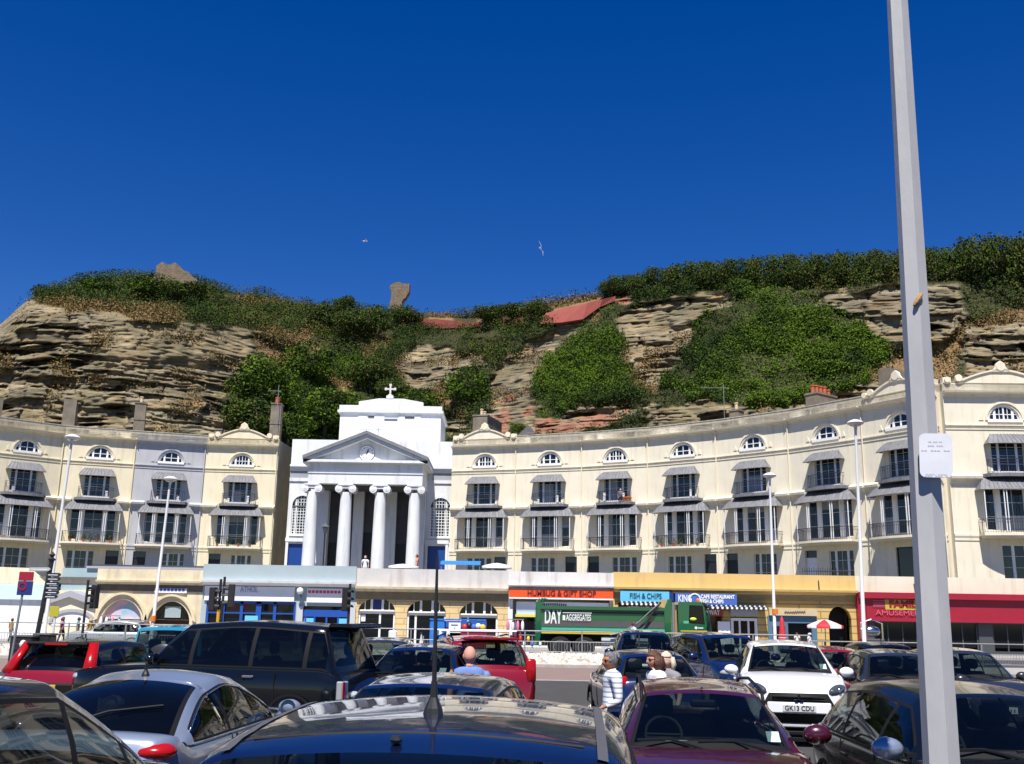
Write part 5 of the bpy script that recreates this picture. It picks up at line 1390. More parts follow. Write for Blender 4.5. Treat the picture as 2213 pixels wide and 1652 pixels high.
for k, (c, hw, zs, ap, A_) in enumerate(ar):
    O = arc_pointed(hw + .42, ap + .55); O2 = arc_pointed(hw + .2, ap + .3); n = len(O); q = MB()
    vs = [(c + x, -.16, zs + z - .12) for x, z in O] + [(c + x, -.16, zs + z) for x, z in O2] + [(c + x, -.002, zs + z - .12) for x, z in O] + [(c + x, -.002, zs + z) for x, z in O2]
    fs = []
    for i in range(n - 1): fs += [(i, i + 1, n + i + 1, n + i), (2 * n + i, 2 * n + i + 1, i + 1, i), (n + i, n + i + 1, 3 * n + i + 1, 3 * n + i)]
    fs += [(0, n, 3 * n, 2 * n), (n - 1, 3 * n - 1, 4 * n - 1, 2 * n - 1)]
    q.add(vs, fs); q.build('hood_mould', mat('cream moulding', (.66, .56, .36), .85), b.r)
    p = MB(); p.box(c - hw, c + hw, .8, .84, ZG, zs); p.build('interior', M_INTER if k == 0 else M_BROWN, b.r)
    p = MB(); p.add([(c + x, .3, zs + z) for x, z in A_], [tuple(range(n))])
    p.build('tympanum', mat('painted tympanum', (.25, .42, .55), .7, c2=(.70, .45, .52), scale=1.6) if k == 0 else M_SHOPGL, b.r)
    if k == 1:
        p = MB(); p.box(c - hw * .38, c + hw * .45, .2, .26, zs + ap * .12, zs + ap * .72); p.build('notice', mat('grey notice', (.3, .36, .38), .6), b.r)
    else:
        for s in (-1, 1):
            p = MB(); p.box(c + s * hw * .8 - .3, c + s * hw * .8 + .3, -.25, .3, ZG, zs - .3); p.build('rack_of_clothes', mat('white and pink cloth', (.72, .66, .68), .8, c2=(.55, .25, .32), scale=4), b.r)
p = b.panel('fascia_sign', 336, 405, 1271, 1281, -.12, -.062, M_SIGNW); [b.panel('blue_dab', 339 + k * 8, 344.5 + k * 8, 1271.5, 1277, -.135, -.12, mat('blue lettering', (.05, .08, .35), .5), p) for k in range(8)]
# 7 gabled shop and white end building
b = Shop('gabled_shop', 96, 206, 'small cream shop with a pointed gable and an arched window')
q = MB(); zt = b.Z(1300, 150)
hwv = (b.x1 - b.x0) / 2
q.prism([(-hwv, ZG - .05), (hwv, ZG - .05), (hwv, b.Z(1304, 200)), (b.X(151), b.Z(1287, 150)), (-hwv, b.Z(1304, 100))], 0, 1.6)
q.build('wall', M_CREAM, b.r)
q = MB()
for (xa, za, xb, zb) in ((-hwv, b.Z(1305, 100), b.X(151), b.Z(1286, 150)), (b.X(151), b.Z(1286, 150), hwv, b.Z(1305, 200))):
    q.prism([(xa, za - .12), (xb, zb - .12), (xb, zb + .25), (xa, za + .25)], -.25, 1.7)
q.build('gable_coping', mat('grey coping', (.36, .36, .40), .8), b.r)
q = MB(); c = b.X(160); q.add([(c + x, -.03, b.Z(1345, 160) + z) for x, z in arc_round(1.25, 14, .55)] + [(c - 1.25, -.03, ZG + .8), (c + 1.25, -.03, ZG + .8)], [tuple(range(17))]); q.build('arched_window', M_SIGNW, b.r)
q = MB(); A_, B2 = arc_round(1.42, 14, .55), arc_round(1.2, 14, .5); n = 15
q.add([(c + x, -.12, b.Z(1345, 160) + z) for x, z in A_] + [(c + x, -.12, b.Z(1345, 160) + z) for x, z in B2] + [(c + x, 0, b.Z(1345, 160) + z) for x, z in A_], [f for i in range(n - 1) for f in ((i, i + 1, n + i + 1, n + i), (2 * n + i, 2 * n + i + 1, i + 1, i))]); q.build('window_arch', mat('grey coping', (.36, .36, .40), .8), b.r)
b = Shop('raised_building', 96, 440, 'pale teal rooftop wall with a dark handrail above the gothic arcade', 'wall')
q = MB(); q.box(b.x0 - b.cx, b.x1 - b.cx, 1.95, 3.2, ZG, b.Z(1227)); q.build('wall', M_TEAL, b.r)
q = MB(); q.prism([(b.x0 - b.cx, b.Z(1275, 100)), (b.x1 - b.cx, b.Z(1262, 200)), (b.x1 - b.cx, b.Z(1262)), (b.x1 - b.cx, ZG), (b.x0 - b.cx, ZG)], 1.7, 1.94); q.build('lower_wall', M_CREAM, b.r)
q = MB(); q.box(b.X(150), b.x1 - b.cx, 1.8, 3.3, b.Z(1227), b.Z(1222)); q.build('coping', mat('grey coping', (.36, .36, .40), .8), b.r)
q = MB(); q.box(b.X(160), b.x1 - b.cx, 2.0, 2.05, b.Z(1221.8), b.Z(1218)); q.build('handrail', M_DKGREY, b.r)
b = Shop('white_building', -260, 96, 'plain bright white building with a teal roof band at the left edge', 'building')
q = MB(); q.box(b.x0 - b.cx, b.x1 - b.cx, 0, 1.6, ZG - .05, b.Z(1296, 40)); q.build('wall', M_WHITE, b.r)
q = MB(); q.prism([(-.2, b.Z(1296, 40)), (1.6, b.Z(1296, 40)), (1.6, b.Z(1262, 40)), (.6, b.Z(1270, 40))], b.x0 - b.cx, b.x1 - b.cx, axis='X'); q.build('roof', M_TEAL, b.r)
q = MB(); q.prism([(b.X(-100), b.Z(1262, 40)), (b.X(70), b.Z(1262, 40)), (b.X(20), b.Z(1225, 30)), (b.X(-100), b.Z(1222, 0))], 1.65, 2.2); q.build('rear_wall', M_CREAM, b.r)
# the red thing on the terrace edge and odds and ends up there
def small_box(name, label, cat, x0, x1, y0, y1, D, m, dy=.6):
    a = on_y(x0, y1, D); c = on_y(x1, y0, D); q = MB(); q.bbox(-(c.x - a.x) / 2, (c.x - a.x) / 2, 0, dy, 0, c.z - a.z, .03)
    o = q.build(name, m); o.location = ((a.x + c.x) / 2, D, a.z); tag(o, label, cat); return o
# shop goods
def goods(name, label, cat, x, y0, y1, D, n, cols, spread):
    p = on_y(x, y1, D); h = on_y(x, y0, D).z - p.z; q = MB(); rr = random.Random(int(x))
    for k in range(n):
        q.mi = rr.randrange(len(cols)); s = rr.uniform(.1, .2); q.sphere((rr.uniform(-spread, spread), rr.uniform(-.3, .3), s + rr.random() * max(h - 2 * s, .01)), (s, s, s * 1.1), 8, 6)
    o = q.build(name, cols, smooth=True); o.location = (p.x, p.y, ZG); return tag(o, label, cat)
C1 = [mat('pink toy', (.65, .18, .3), .7), mat('white toy', (.75, .74, .76), .7), mat('maroon cloth', (.2, .01, .04), .8), mat('red ball', (.6, .02, .03), .5), mat('yellow ball', (.7, .5, .05), .5), mat('blue toy', (.05, .12, .5), .6)]
def rack(label, x, ytop, D, cols, w=.5):
    p = on_y(x, 1395, D); h = on_y(x, ytop, D).z - ZG
    e = empty('display_stand', (p.x, D, ZG), 0, label, 'display stand'); q = MB(); q.tube([(0, 0, 0), (0, 0, h)], .03, 6); q.box(-w, w, -.05, .05, h - .05, h); q.build('frame', M_STEEL, e)
    rr = random.Random(int(x))
    for k in range(7):
        g = MB(); xx = -w + 2 * w * (k + .5) / 7; zz = h - .08 - (k % 2) * h * .38
        g.sphere((xx, rr.uniform(-.12, .12), zz - h * .2), (.10, .09, h * .2), 8, 6); g.build('hanging_goods', cols[k % len(cols)], e, smooth=True)
rack('stand hung with pink and maroon goods outside the gift shop', 1113, 1338, 60.6, [C1[0], C1[2], C1[1], C1[2]])
rack('low stand of red and white beach goods by the gift shop window', 1150, 1372, 60.4, [C1[3], C1[1], C1[4], C1[5]], .8)
rack('rack of pale clothes outside the gothic arcade', 232, 1330, 60.6, [C1[1], C1[0], C1[1]], .6)
rack('rack of dark coats beside the gothic doorway', 300, 1340, 60.4, [C1[2], M_IRON, C1[1]], .5)
# ---------------------------------------------------------------- cars
M_CGLASS = glass_dark('car glass', (.50, .58, .56), (.004, .006, .007), .80)
M_CGLASSD = glass_dark('privacy glass', (.12, .15, .15), (.004, .005, .007), .6)
M_INT = mat('car interior cloth', (.022, .022, .025), .9)
M_SEATG = mat('grey seat cloth', (.06, .06, .065), .9)
M_SEATR = mat('red seat cloth', (.45, .06, .02), .9)
M_TRIM = mat('black window rubber', (.008, .008, .009), .6, spec=.2)
M_CHROME = mat('chrome trim', (.7, .7, .7), .12, metal=1.0)
M_LAMPW = mat('headlamp lens', (.35, .38, .42), .05, spec=.8, coat=1)
M_LAMPR = mat('red lamp lens', (.35, .006, .008), .2, spec=.35)
M_PLW = mat('white number plate', (.58, .58, .57), .5)
M_PLY = mat('yellow number plate', (.52, .36, .03), .5)
M_DISC = mat('tax disc paper', (.62, .72, .70), .6, c2=(.35, .52, .50), scale=30)
M_PAPER = mat('white paper', (.75, .76, .74), .6)
def lerp(a, b, t): return a + (b - a) * t
def smooth_tab(tab, x):
    "monotone-ish cubic through (x, value) knots"
    n = len(tab)
    if x <= tab[0][0]: return tab[0][1]
    if x >= tab[-1][0]: return tab[-1][1]
    for i in range(n - 1):
        if tab[i][0] <= x <= tab[i + 1][0]: break
    x0, y0 = tab[i]; x1, y1 = tab[i + 1]; h = x1 - x0
    d = [(tab[k + 1][1] - tab[k][1]) / (tab[k + 1][0] - tab[k][0]) for k in range(n - 1)]
    def m(k):
        if k == 0: return d[0]
        if k == n - 1: return d[-1]
        if d[k - 1] * d[k] <= 0: return 0
        return 2 * d[k - 1] * d[k] / (d[k - 1] + d[k])
    t = (x - x0) / h
    return (2 * t ** 3 - 3 * t * t + 1) * y0 + (t ** 3 - 2 * t * t + t) * h * m(i) + (-2 * t ** 3 + 3 * t * t) * y1 + (t ** 3 - t * t) * h * m(i + 1)

def car(label, body, P, loc, rz, cat='car', group=None, name='parked_car'):
    """a car with its nose along +x. P: L W H belt hood deck  ws(base x, top x) rw(top x, base x) roofw beltw pillars ..."""
    L, W, H = P['L'], P['W'], P['H']; hl = L / 2; hw = W / 2
    root = empty(name, loc, rz, label, cat, group)
    xb0, xt0 = P['ws']; xt1, xb1 = P['rw']
    belt, hood, deck = P['belt'], P['hood'], P['deck']
    gc = P.get('clear', .2)
    # ---- lower body
    tops = [(-hl, P.get('ztail', deck - .12)), (-hl + .06, deck - .04), (-hl + .16, deck), (xb1, deck + .0), (min(xb1 + .25, 0), belt), (max(xb0 - .5, .1), belt), (xb0, hood + .02), (lerp(xb0, hl, .5), hood - .03), (hl - .22, hood - .11), (hl - .07, hood - .20), (hl, hood - .33)]
    tops = sorted(set(tops))
    tt_ = []
    for p in tops:
        if not tt_ or p[0] - tt_[-1][0] > .03: tt_.append(p)
    tops = tt_
    bots = [(-hl, gc + .14), (-hl + .3, gc + .02), (0, gc), (hl - .35, gc + .02), (hl, gc + .1)]
    wid = [(-hl, hw * .72), (-hl + .07, hw * .86), (-hl + .3, hw * .955), (-hl * .45, hw), (hl * .35, hw), (hl - .55, hw * .95), (hl - .2, hw * .84), (hl - .06, hw * .68), (hl, hw * .52)]
    xs = [-hl, -hl + .02, -hl + .05, -hl + .1, -hl + .18]
    n = 36
    xs += [lerp(-hl + .28, hl - .28, i / n) for i in range(n + 1)] + [hl - .18, hl - .1, hl - .05, hl - .02, hl]
    wax = P.get('axles', (-hl + .78, hl - .85)); wr = P.get('wr', .31)
    m = MB(); rows = []
    for x in xs:
        zt, zb, w = smooth_tab(tops, x), smooth_tab(bots, x), smooth_tab(wid, x)
        zs = lerp(zb, zt, .62)
        sh = P.get('shoulder', .91)
        half = [(0.0, zb), (w * .80, zb), (w * .93, zb + .05), (w * .985, lerp(zb, zs, .45)), (w, zs), (w * .992, lerp(zs, zt, .45)), (w * .965, lerp(zs, zt, .78)), (w * .945, zt - .035), (w * sh, zt - .006), (w * .80, zt + .010), (w * .5, zt + .024), (0, zt + .030)]
        rows.append([(x, -y, z) for y, z in half][::-1][:-1] + [(x, y, z) for y, z in half])
    m.mi = 0; m.grid(rows)
    m.add(rows[0], [tuple(range(len(rows[0])))]); m.add(rows[-1], [tuple(reversed(range(len(rows[-1]))))])
    # faces of the deck under the glasshouse are the cabin floor
    k = len(rows[0]); nf = 0
    for i in range(len(rows) - 1):
        for j in range(k - 1):
            xm = (xs[i] + xs[i + 1]) / 2
            if xb1 + .12 < xm < xb0 - .1 and (j <= 1 or j >= k - 1): pass
            if xb1 + .12 < xm < xb0 - .1 and abs(rows[i][j][1]) < hw * .86 and rows[i][j][2] > belt - .1: m.m[nf] = 1
            nf += 1
    bo = m.build('body', [body, M_INT], root, smooth=True, angle=38)
    # ---- glasshouse
    roofw, beltw = P['roofw'] / 2, P.get('beltw', W * .91) / 2
    cz0, cz1 = hood + .015, deck + .015
    bul = P.get('bulge', .05)
    cols = []     # (x, z, halfwidth, kind)
    na, nb, nc = (14, 36, 14) if P.get('near') else (8, 14, 8)
    pr = P.get('roofz', [(xt1, H - .06), (lerp(xt1, xt0, .5), H), (xt0, H - .05)])
    for i in range(na + 1):
        t = i / na; x = lerp(xb0, xt0, t); z = lerp(cz0, pr[-1][1], t) + bul * math.sin(PI * t) * .7
        cols.append((x, z, lerp(beltw * .96, roofw * 1.0, t ** .9), 'W'))
    for i in range(1, nb):
        t = i / nb; x = lerp(xt0, xt1, t); cols.append((x, smooth_tab(sorted(pr), x), roofw + .015 * math.sin(PI * t), 'R'))
    for i in range(nc + 1):
        t = i / nc; x = lerp(xt1, xb1, t); z = lerp(pr[0][1], cz1, t) + bul * P.get('rbulge', .8) * math.sin(PI * t)
        cols.append((x, z, lerp(roofw * .97, beltw * .93, t), 'B'))
    nt = [-1, -.985, -.97, -.955, -.93, -.90, -.85, -.8, -.7, -.55, -.42, -.28, -.14, 0]; nt = nt + [-t for t in nt[-2::-1]]
    n2 = len(nt)
    G = []
    for i, (x, z, w, kd) in enumerate(cols):
        r = []
        tF = i / (len(cols) - 1)
        bw = P.get('bow', .14) * (1 - 2 * tF) * (1 if kd != 'R' else .6)
        for t in nt:
            e = max(0, (abs(t) - .86) / .14)
            r.append((x - bw * t * t, w * t * (1 + .0), z - P.get('crown', .045) * t * t - (.028 * e * e)))
        G.append(r)
    gb = MB(); gw = MB(); gr = MB(); tr_ = MB()
    nW = na; nB0 = len(cols) - 1 - nc
    for i in range(len(cols) - 1):
        for j in range(len(nt) - 1):
            q = [G[i][j], G[i][j + 1], G[i + 1][j + 1], G[i + 1][j]]
            inner = -.895 < (nt[j] + nt[j + 1]) / 2 < .895
            edge = not inner and -.957 < (nt[j] + nt[j + 1]) / 2 < .957
            if i < nW:
                if (0 if na < 10 else 1) < i < nW - 1 and inner: gw.add(q, [(0, 1, 2, 3)]); continue
                if (inner or edge) and (i <= (0 if na < 10 else 1) or edge): tr_.add(q, [(0, 1, 2, 3)]); continue
            if i >= nB0:
                k_ = i - nB0
                a_, b_ = P.get('rwin', (1, 6)); a_, b_ = int(a_ * nc / 8), int((b_ + 1) * nc / 8) - 1
                if a_ <= k_ <= b_ and inner: gr.add(q, [(0, 1, 2, 3)]); continue
                if a_ <= k_ <= b_ and edge: tr_.add(q, [(0, 1, 2, 3)]); continue
            gb.add(q, [(0, 1, 2, 3)])
    # side panels
    pil = P.get('pillars', [])
    for s in (1, -1):
        J = -1 if s > 0 else 0
        gs = MB(); colsS = []
        sx_ = sorted(set([g[J][0] for g in G] + [p + d for p in pil for d in (-.035, .035)]))
        top = sorted([(g[J][0], g[J][2], abs(g[J][1])) for g in G])
        tz = [(a, b) for a, b, c in top]; tw = [(a, c) for a, b, c in top]
        def li(tab, x):
            for (a, b), (c, d) in zip(tab[:-1], tab[1:]):
                if a <= x <= c: return b + (d - b) * ((x - a) / (c - a) if c > a else 0)
            return tab[0][1] if x < tab[0][0] else tab[-1][1]
        xlo, xhi = sx_[0], sx_[-1]
        cl_ = []
        for x in sx_:
            zt, yt = li(tz, x), li(tw, x)
            zb = smooth_tab(tops, x) - .012
            zb = min(zb, zt - .002); h = zt - zb
            yb = smooth_tab(wid, x) * .945
            a = min(.030 / max(h, .05), .3); b = 1 - min(.060 / max(h, .05), .4); a0 = a * .35; b1 = b + .022 / max(h, .1)
            pts = []
            for v in (0, a0, a, lerp(a, b, .33), lerp(a, b, .67), b, min(b1, .99), 1):
                y = lerp(yb, yt, v) + P.get('tumble', .035) * math.sin(PI * v) * min(1, h / .3)
                pts.append((x, s * y, lerp(zb, zt, v)))
            cl_.append((x, h, pts))
        w0, w1 = P['sidewin']
        for (xa, ha, pa), (xb_, hb_, pb) in zip(cl_[:-1], cl_[1:]):
            xm = (xa + xb_) / 2; ok = w0 < xm < w1 and min(ha, hb_) > .14
            onp = any(abs(xm - p) < .036 for p in pil)
            for v in range(7):
                q = [pa[v], pb[v], pb[v + 1], pa[v + 1]]
                if s < 0: q = q[::-1]
                if ok and 2 <= v <= 4 and not onp: gs.add(q, [(0, 1, 2, 3)])
                elif ok and (v in (1, 5) or (onp and 2 <= v <= 4)): tr_.add(q, [(0, 1, 2, 3)])
                else: gb.add(q, [(0, 1, 2, 3)])
        gs.build('side_window', P.get('sglass', M_CGLASS), root, smooth=True, merge=True)
        if P.get('chrome'):
            pts = [pp[5] for x, h, pp in cl_ if w0 < x < w1 and h > .14]
            pts = [cl_[0][2][2]] * 0 + [pts[0]] + pts + [pts[-1]]
            q = MB(); q.tube([(x, y + s * .006, z + .006) for x, y, z in pts[1:-1]], .009, 6); q.build('chrome_strip', M_CHROME, root, smooth=True)
    gb.build('roof', P.get('roofmat', body), root, smooth=True, angle=50, merge=True)
    gw.build('windscreen', M_CGLASS, root, smooth=True, merge=True)
    gr.build('rear_window', P.get('rglass', M_CGLASS), root, smooth=True, merge=True)
    tr_.build('window_rubber', M_TRIM, root, smooth=True, merge=True)
    # ---- wheels
    for ax in wax:
        for s in (1, -1):
            y = s * (hw - .14)
            q = MB(); q.lathe([(wr * .62, -.1), (wr * .9, -.105), (wr, -.06), (wr, .06), (wr * .9, .105), (wr * .62, .1)], 20, (ax, y, wr), 'Y'); w_ = q.build('wheel', M_TYRE, root, smooth=True, angle=40)
            q = MB(); q.lathe([(0, .0), (wr * .6, .0), (wr * .64, s * .02), (wr * .6, s * .025)], 16, (ax, y + s * .105, wr), 'Y', cap=False)
            for k in range(5):
                q.M = Matrix.Translation((ax, y + s * .115, wr)) @ Matrix.Rotation(k * 2 * PI / 5, 4, 'Y'); q.box(-.03, .03, -.012, .012, .03, wr * .6)
            q.M = None; q.build('rim', M_ALLOY, w_)
            q = MB(); A = [(math.cos(t), math.sin(t)) for t in [PI * k / 14 for k in range(15)]]; yy = s * hw * .985
            q.grid([[(ax + c * wr, yy - s * .05, wr + d * wr) for c, d in A], [(ax + c * (wr + .01), yy + s * .012, wr + d * (wr + .01)) for c, d in A], [(ax + c * (wr + .05), yy + s * .010, wr + d * (wr + .05)) for c, d in A]]); q.build('wheel_arch', M_TRIM, root)
    for s in (1, -1):
        for x in [xb0 - .12] + list(pil)[:2]:
            z0 = gc + .12; z1 = smooth_tab(tops, x) - .03
            q = MB(); q.tube([(x, s * (hw * .984), z0 + .02), (x - .01, s * (hw + .0015), lerp(z0, z1, .55)), (x, s * hw * .965, z1)], .006, 4); q.build('door_seam', M_TRIM, root)
        for x in list(pil)[:2]:
            q = MB(); q.bbox(x + .06, x + .24, s * (hw - .012) - .02, s * (hw - .012) + .02, lerp(gc, belt, .80) - .018, lerp(gc, belt, .80) + .018, .008); q.build('door_handle', body, root)
    # ---- seats, dashboard
    seat = P.get('seat', M_INT)
    for (x, ys) in P.get('seats', [((xb0 + xt1) * .5 - .05, (-.36, .36)), (max(xt1 - .25, xb1 + .45), (-.38, .38))]):
        for y in ys:
            q = MB(); q.bbox(x - .12, x + .06, y - .23, y + .23, belt - .25, belt + .12, .05)
            so_ = q.build('seat', seat, root, smooth=True, angle=60)
            q = MB(); q.bbox(x - .12, x - .02, y - .13, y + .13, belt + .16, belt + .36, .04); q.tube([(x - .07, y - .06, belt + .05), (x - .07, y - .06, belt + .2)], .008, 5); q.tube([(x - .07, y + .06, belt + .05), (x - .07, y + .06, belt + .2)], .008, 5); q.build('headrest', seat, so_, smooth=True, angle=60)
    q = MB(); q.bbox(xb0 - .75, xb0 - .1, -hw * .8, hw * .8, belt - .2, min(hood + .03, belt + .02), .04); q.build('dashboard', M_INT, root)
    q = MB(); a = [(.17 * math.cos(k * PI / 8), .17 * math.sin(k * PI / 8)) for k in range(17)]
    sx0 = xb0 - .85; q.tube([(sx0 - z * .45, -.36 + y, belt + .06 + z * .9) for y, z in a], .014, 6, cap=False); q.tube([(sx0 - .0, -.52, belt + .06), (sx0, -.2, belt + .06)], .014, 5); q.build('steering_wheel', M_INT, root)
    def roof_at(x, y):
        best = min(range(len(cols)), key=lambda i: abs(G[i][len(nt) // 2][0] - x))
        r = G[best]; y = max(min(y, r[-1][1]), r[0][1])
        for a, b_ in zip(r[:-1], r[1:]):
            if a[1] <= y <= b_[1] and b_[1] > a[1]: return a[2] + (b_[2] - a[2]) * (y - a[1]) / (b_[1] - a[1])
        return H
    P['roof_at'] = roof_at
    P.get('extra', lambda *a: None)(root, P, body)
    return root
def face_patch(root, name, m, pts, th=.012):
    "small domed solid from an outline given in 3-D"
    c = sum((Vector(p) for p in pts), Vector()) / len(pts)
    n = (Vector(pts[1]) - Vector(pts[0])).cross(Vector(pts[2]) - Vector(pts[0])).normalized() * th
    k = len(pts); q = MB(); q.add([Vector(p) - n for p in pts] + [Vector(p) + n for p in pts] + [c + n * 1.5, c - n * 1.5], [(i, (i + 1) % k, 2 * k + 1) for i in range(k)] + [(k + i, k + (i + 1) % k, 2 * k) for i in range(k)] + [(i, k + i, k + (i + 1) % k, (i + 1) % k) for i in range(k)])
    return q.build(name, m, root, smooth=True)
def mirrors(root, P, body, x, z, both=True):
    hw = P['W'] / 2
    for s in (1, -1):
        q = MB(); q.sphere((x, s * (hw + .10), z), (.075, .125, .085), 14, 10)
        o = q.build('door_mirror', body, root, smooth=True)
        q = MB(); q.box(x - .04, x + .02, s * (hw - .09) - .05, s * (hw - .09) + .16 * (1 if s > 0 else 1), z - .06, z - .03); q.build('mirror_arm', M_TRIM, o)
        q = MB(); q.lathe([(0, 0), (.085, 0), (.085, -.006), (0, -.006)], 14, (x - .06, s * (hw + .10), z), 'X', cap=False); q.build('mirror_glass', M_CHROME, o)
def plate(root, txt, x, z, face, m, w=.52):
    "face +1: on the nose, -1: on the tail; plates that cannot be read in the photo carry only dark dabs"
    q = MB(); q.bbox(x - .012, x + .012, -w / 2, w / 2, z - .056, z + .056, .006); p = q.build('number_plate', m, root)
    if txt == 'GK13 CDU': text_obj(txt, .105, M_BLACK, p, (x + face * .015, 0, z), (PI / 2, 0, face * PI / 2), name='lettering', width=w * .88, depth=.004, bold=.002)
    else:
        q = MB()
        for k in (-3.3, -2.3, -1.3, -.3, 1.3, 2.3, 3.3): q.box(x - .016, x + .016, k * .060 - .012, k * .060 + .012, z - .028, z + .028)
        q.build('blurred_characters', mat('dark plate characters', (.13, .12, .10), .6), p)
def rear_lamps(root, x, y0, y1, z0, z1, m=None, lean=0.0):
    for s in (1, -1):
        q = MB(); q.bbox(x - .05, x + .06, min(s * y0, s * y1), max(s * y0, s * y1), z0, z1, .03); q.build('tail_light', m or M_LAMPR, root, smooth=True, angle=50)
def front_face(root, P, plate_txt=None):
    hl, hw, hood = P['L'] / 2, P['W'] / 2, P['hood']
    for s in (1, -1):
        q = MB(); q.sphere((hl - .26, s * hw * .66, hood - .2), (.17, .19, .085), 14, 8); o = q.build('headlight', M_LAMPW, root, smooth=True)
    q = MB(); q.bbox(hl - .05, hl + .015, -hw * .42, hw * .42, hood - .37, hood - .27, .02); q.build('grille', M_TRIM, root)
    q = MB(); q.bbox(hl - .05, hl + .02, -hw * .5, hw * .5, .26, .38, .02); q.build('air_intake', M_TRIM, root)
    plate(root, plate_txt, hl + .03, .46, 1, M_PLW)
    wipers(root, P)
def wipers(root, P):
    xb, xt = P['ws']; z = P['hood'] + .04
    for y0, y1 in ((.5, -.1), (-.05, -.62)):
        q = MB(); q.tube([(xb + .02, y0, z), (xb - .12, (y0 + y1) / 2, z + .06), (xb - .10, y1, z + .05)], .012, 5); q.build('wiper', M_TRIM, root)
def tax_disc(root, P, dy=.5, t=.16):
    xb, xt = P['ws']; x = lerp(xb, xt, t) - .03; z = lerp(P['hood'] + .015, P['H'] - .06, t) + .02
    sl = math.atan2(P['H'] - P['hood'] - .07, xb - xt)
    q = MB(); q.M = Matrix.Translation((x - .1, dy, z)) @ Matrix.Rotation(PI / 2 - sl, 4, 'Y').inverted(); q.bbox(-.004, .004, -.055, .055, -.075, .075, .002); q.build('tax_disc', M_DISC, root)
def roof_aerial(root, x, z, h, lean, r=.006):
    q = MB(); q.lathe([(.045, -.02), (.035, .02), (.016, .06), (.012, .12)], 10, (x, 0, z)); q.tube([(x, 0, z + .1), (x - lean, 0, z + h)], [r * 1.4, r * .7], 6); q.build('aerial', M_BLACK, root)
def rails(root, P, m, x0, x1, y, h=.06):
    for s in (1, -1):
        f = lambda x, d: (x, s * y, P['roof_at'](x, s * y) + d)
        q = MB(); q.tube([f(x0, -.02), f(x0 - .10, h * .8), f(x0 - .28, h), f((x0 + x1) / 2, h + .005), f(x1 + .28, h), f(x1 + .10, h * .8), f(x1, -.02)], .016, 8); q.build('roof_rail', m, root, smooth=True)
def handles(root, P, m, xs, z):
    for s in (1, -1):
        for x in xs:
            q = MB(); q.bbox(x - .09, x + .09, s * (P['W'] / 2 - .005) - .02, s * (P['W'] / 2 - .005) + .02, z - .018, z + .018, .008); q.build('door_handle', m, root)
def seams(root, P, xs, z0, z1):
    for s in (1, -1):
        for x in xs:
            q = MB(); q.box(x - .006, x + .006, s * P['W'] / 2 * .99 - .006, s * P['W'] / 2 * .99 + .009, z0, z1); q.build('door_seam', M_TRIM, root)
def hatch(L=4.2, W=1.74, H=1.47, **k):
    hl = L / 2; d = dict(L=L, W=W, H=H, belt=.92, hood=.93, deck=.95, ws=(hl - 1.0, hl - 1.75), rw=(-hl + .62, -hl + .18), roofw=1.12, sidewin=(-hl + .55, hl - 1.25), pillars=[.12, -.85], ztail=.5); d.update(k); return d
FRONT, REAR = -PI / 2, PI / 2      # nose towards the camera / away from it
def at_(x, y, D): p = on_y(x, y, D); return (p.x, D, 0.0)
NAVY = paint('navy car paint', (.003, .008, .040), .0, .25)
NAVYD = paint('dark navy car paint', (.003, .006, .028), .0, .25)
SILVER = paint('silver blue car paint', (.28, .33, .42), .45, .32)
BLACKP = mat('black car paint', (.004, .005, .007), .18, spec=.35, coat=.35)
BURG = paint('burgundy car paint', (.050, .004, .011), .0, .25)
WHITEP = paint('white car paint', (.80, .80, .80), .0, .3)
REDP = paint('red car paint', (.20, .005, .009), .0, .25)
TEALP = paint('teal car paint', (.03, .25, .40), .0, .3)
GREYD = paint('dark grey car paint', (.028, .030, .036), .3, .3)
BLUEP = paint('mid blue car paint', (.004, .011, .055), .0, .25)

# --- 10 navy people carrier right in front of the camera (its tail towards us)
def ex10(root, P, body):
    roof_aerial(root, -.92, P['roof_at'](-.92, 0), .60, .03, .007)
    hl = P['L'] / 2
    for s in (1, -1):
        q = MB(); ra = P['roof_at']
        q.grid([[(x, s * .645 + d, ra(x, s * .645 + d) + .003) for d in (-.018, 0, .018)] for x in [-1.42 + k * 1.66 / 24 for k in range(25)]])
        q.build('roof_strip', mat('grey roof strip', (.075, .075, .08), .5), root)
    q = MB(); q.sphere((-1.44, .05, P['roof_at'](-1.44, .05) + .012), (.03, .022, .014), 8, 6); q.build('washer_jet', M_BLACK, root)
    q = MB(); q.tube([(-1.30, y, P['roof_at'](-1.30, y) + .001) for y in (-.58, -.4, -.2, 0, .2, .4, .58)], .006, 6); q.build('roof_seam', M_TRIM, root)
    q = MB(); q.tube([(-hl + .22, 0, P['deck'] + .02), (-hl + .42, -.35, P['deck'] + .12)], .012, 5); q.build('rear_wiper', M_TRIM, root)
    rear_lamps(root, -hl + .12, .62, .78, .8, 1.15)
    plate(root, '', -hl - .005, .7, -1, M_PLY)
    mirrors(root, P, body, hl - 1.35, 1.05)
P10 = dict(L=4.28, W=1.92, beltw=1.86, H=1.64, belt=.98, hood=1.0, deck=1.0, ws=(2.14 - .95, 2.14 - 1.85), rw=(-2.14 + .62, -2.14 + .20), roofw=1.46, sidewin=(-1.7, .95), pillars=[.05, -.85], ztail=.5, crown=.055, extra=ex10, near=True, roofz=[(-1.52, 1.555), (-1.30, 1.595), (-.9, 1.625), (-.3, 1.64), (.29, 1.60)], rwin=(0, 6))
car('dark navy people carrier whose roof with a whip aerial fills the bottom middle', NAVYD, P10, (-.22, 4.97, 0), REAR - R(4))
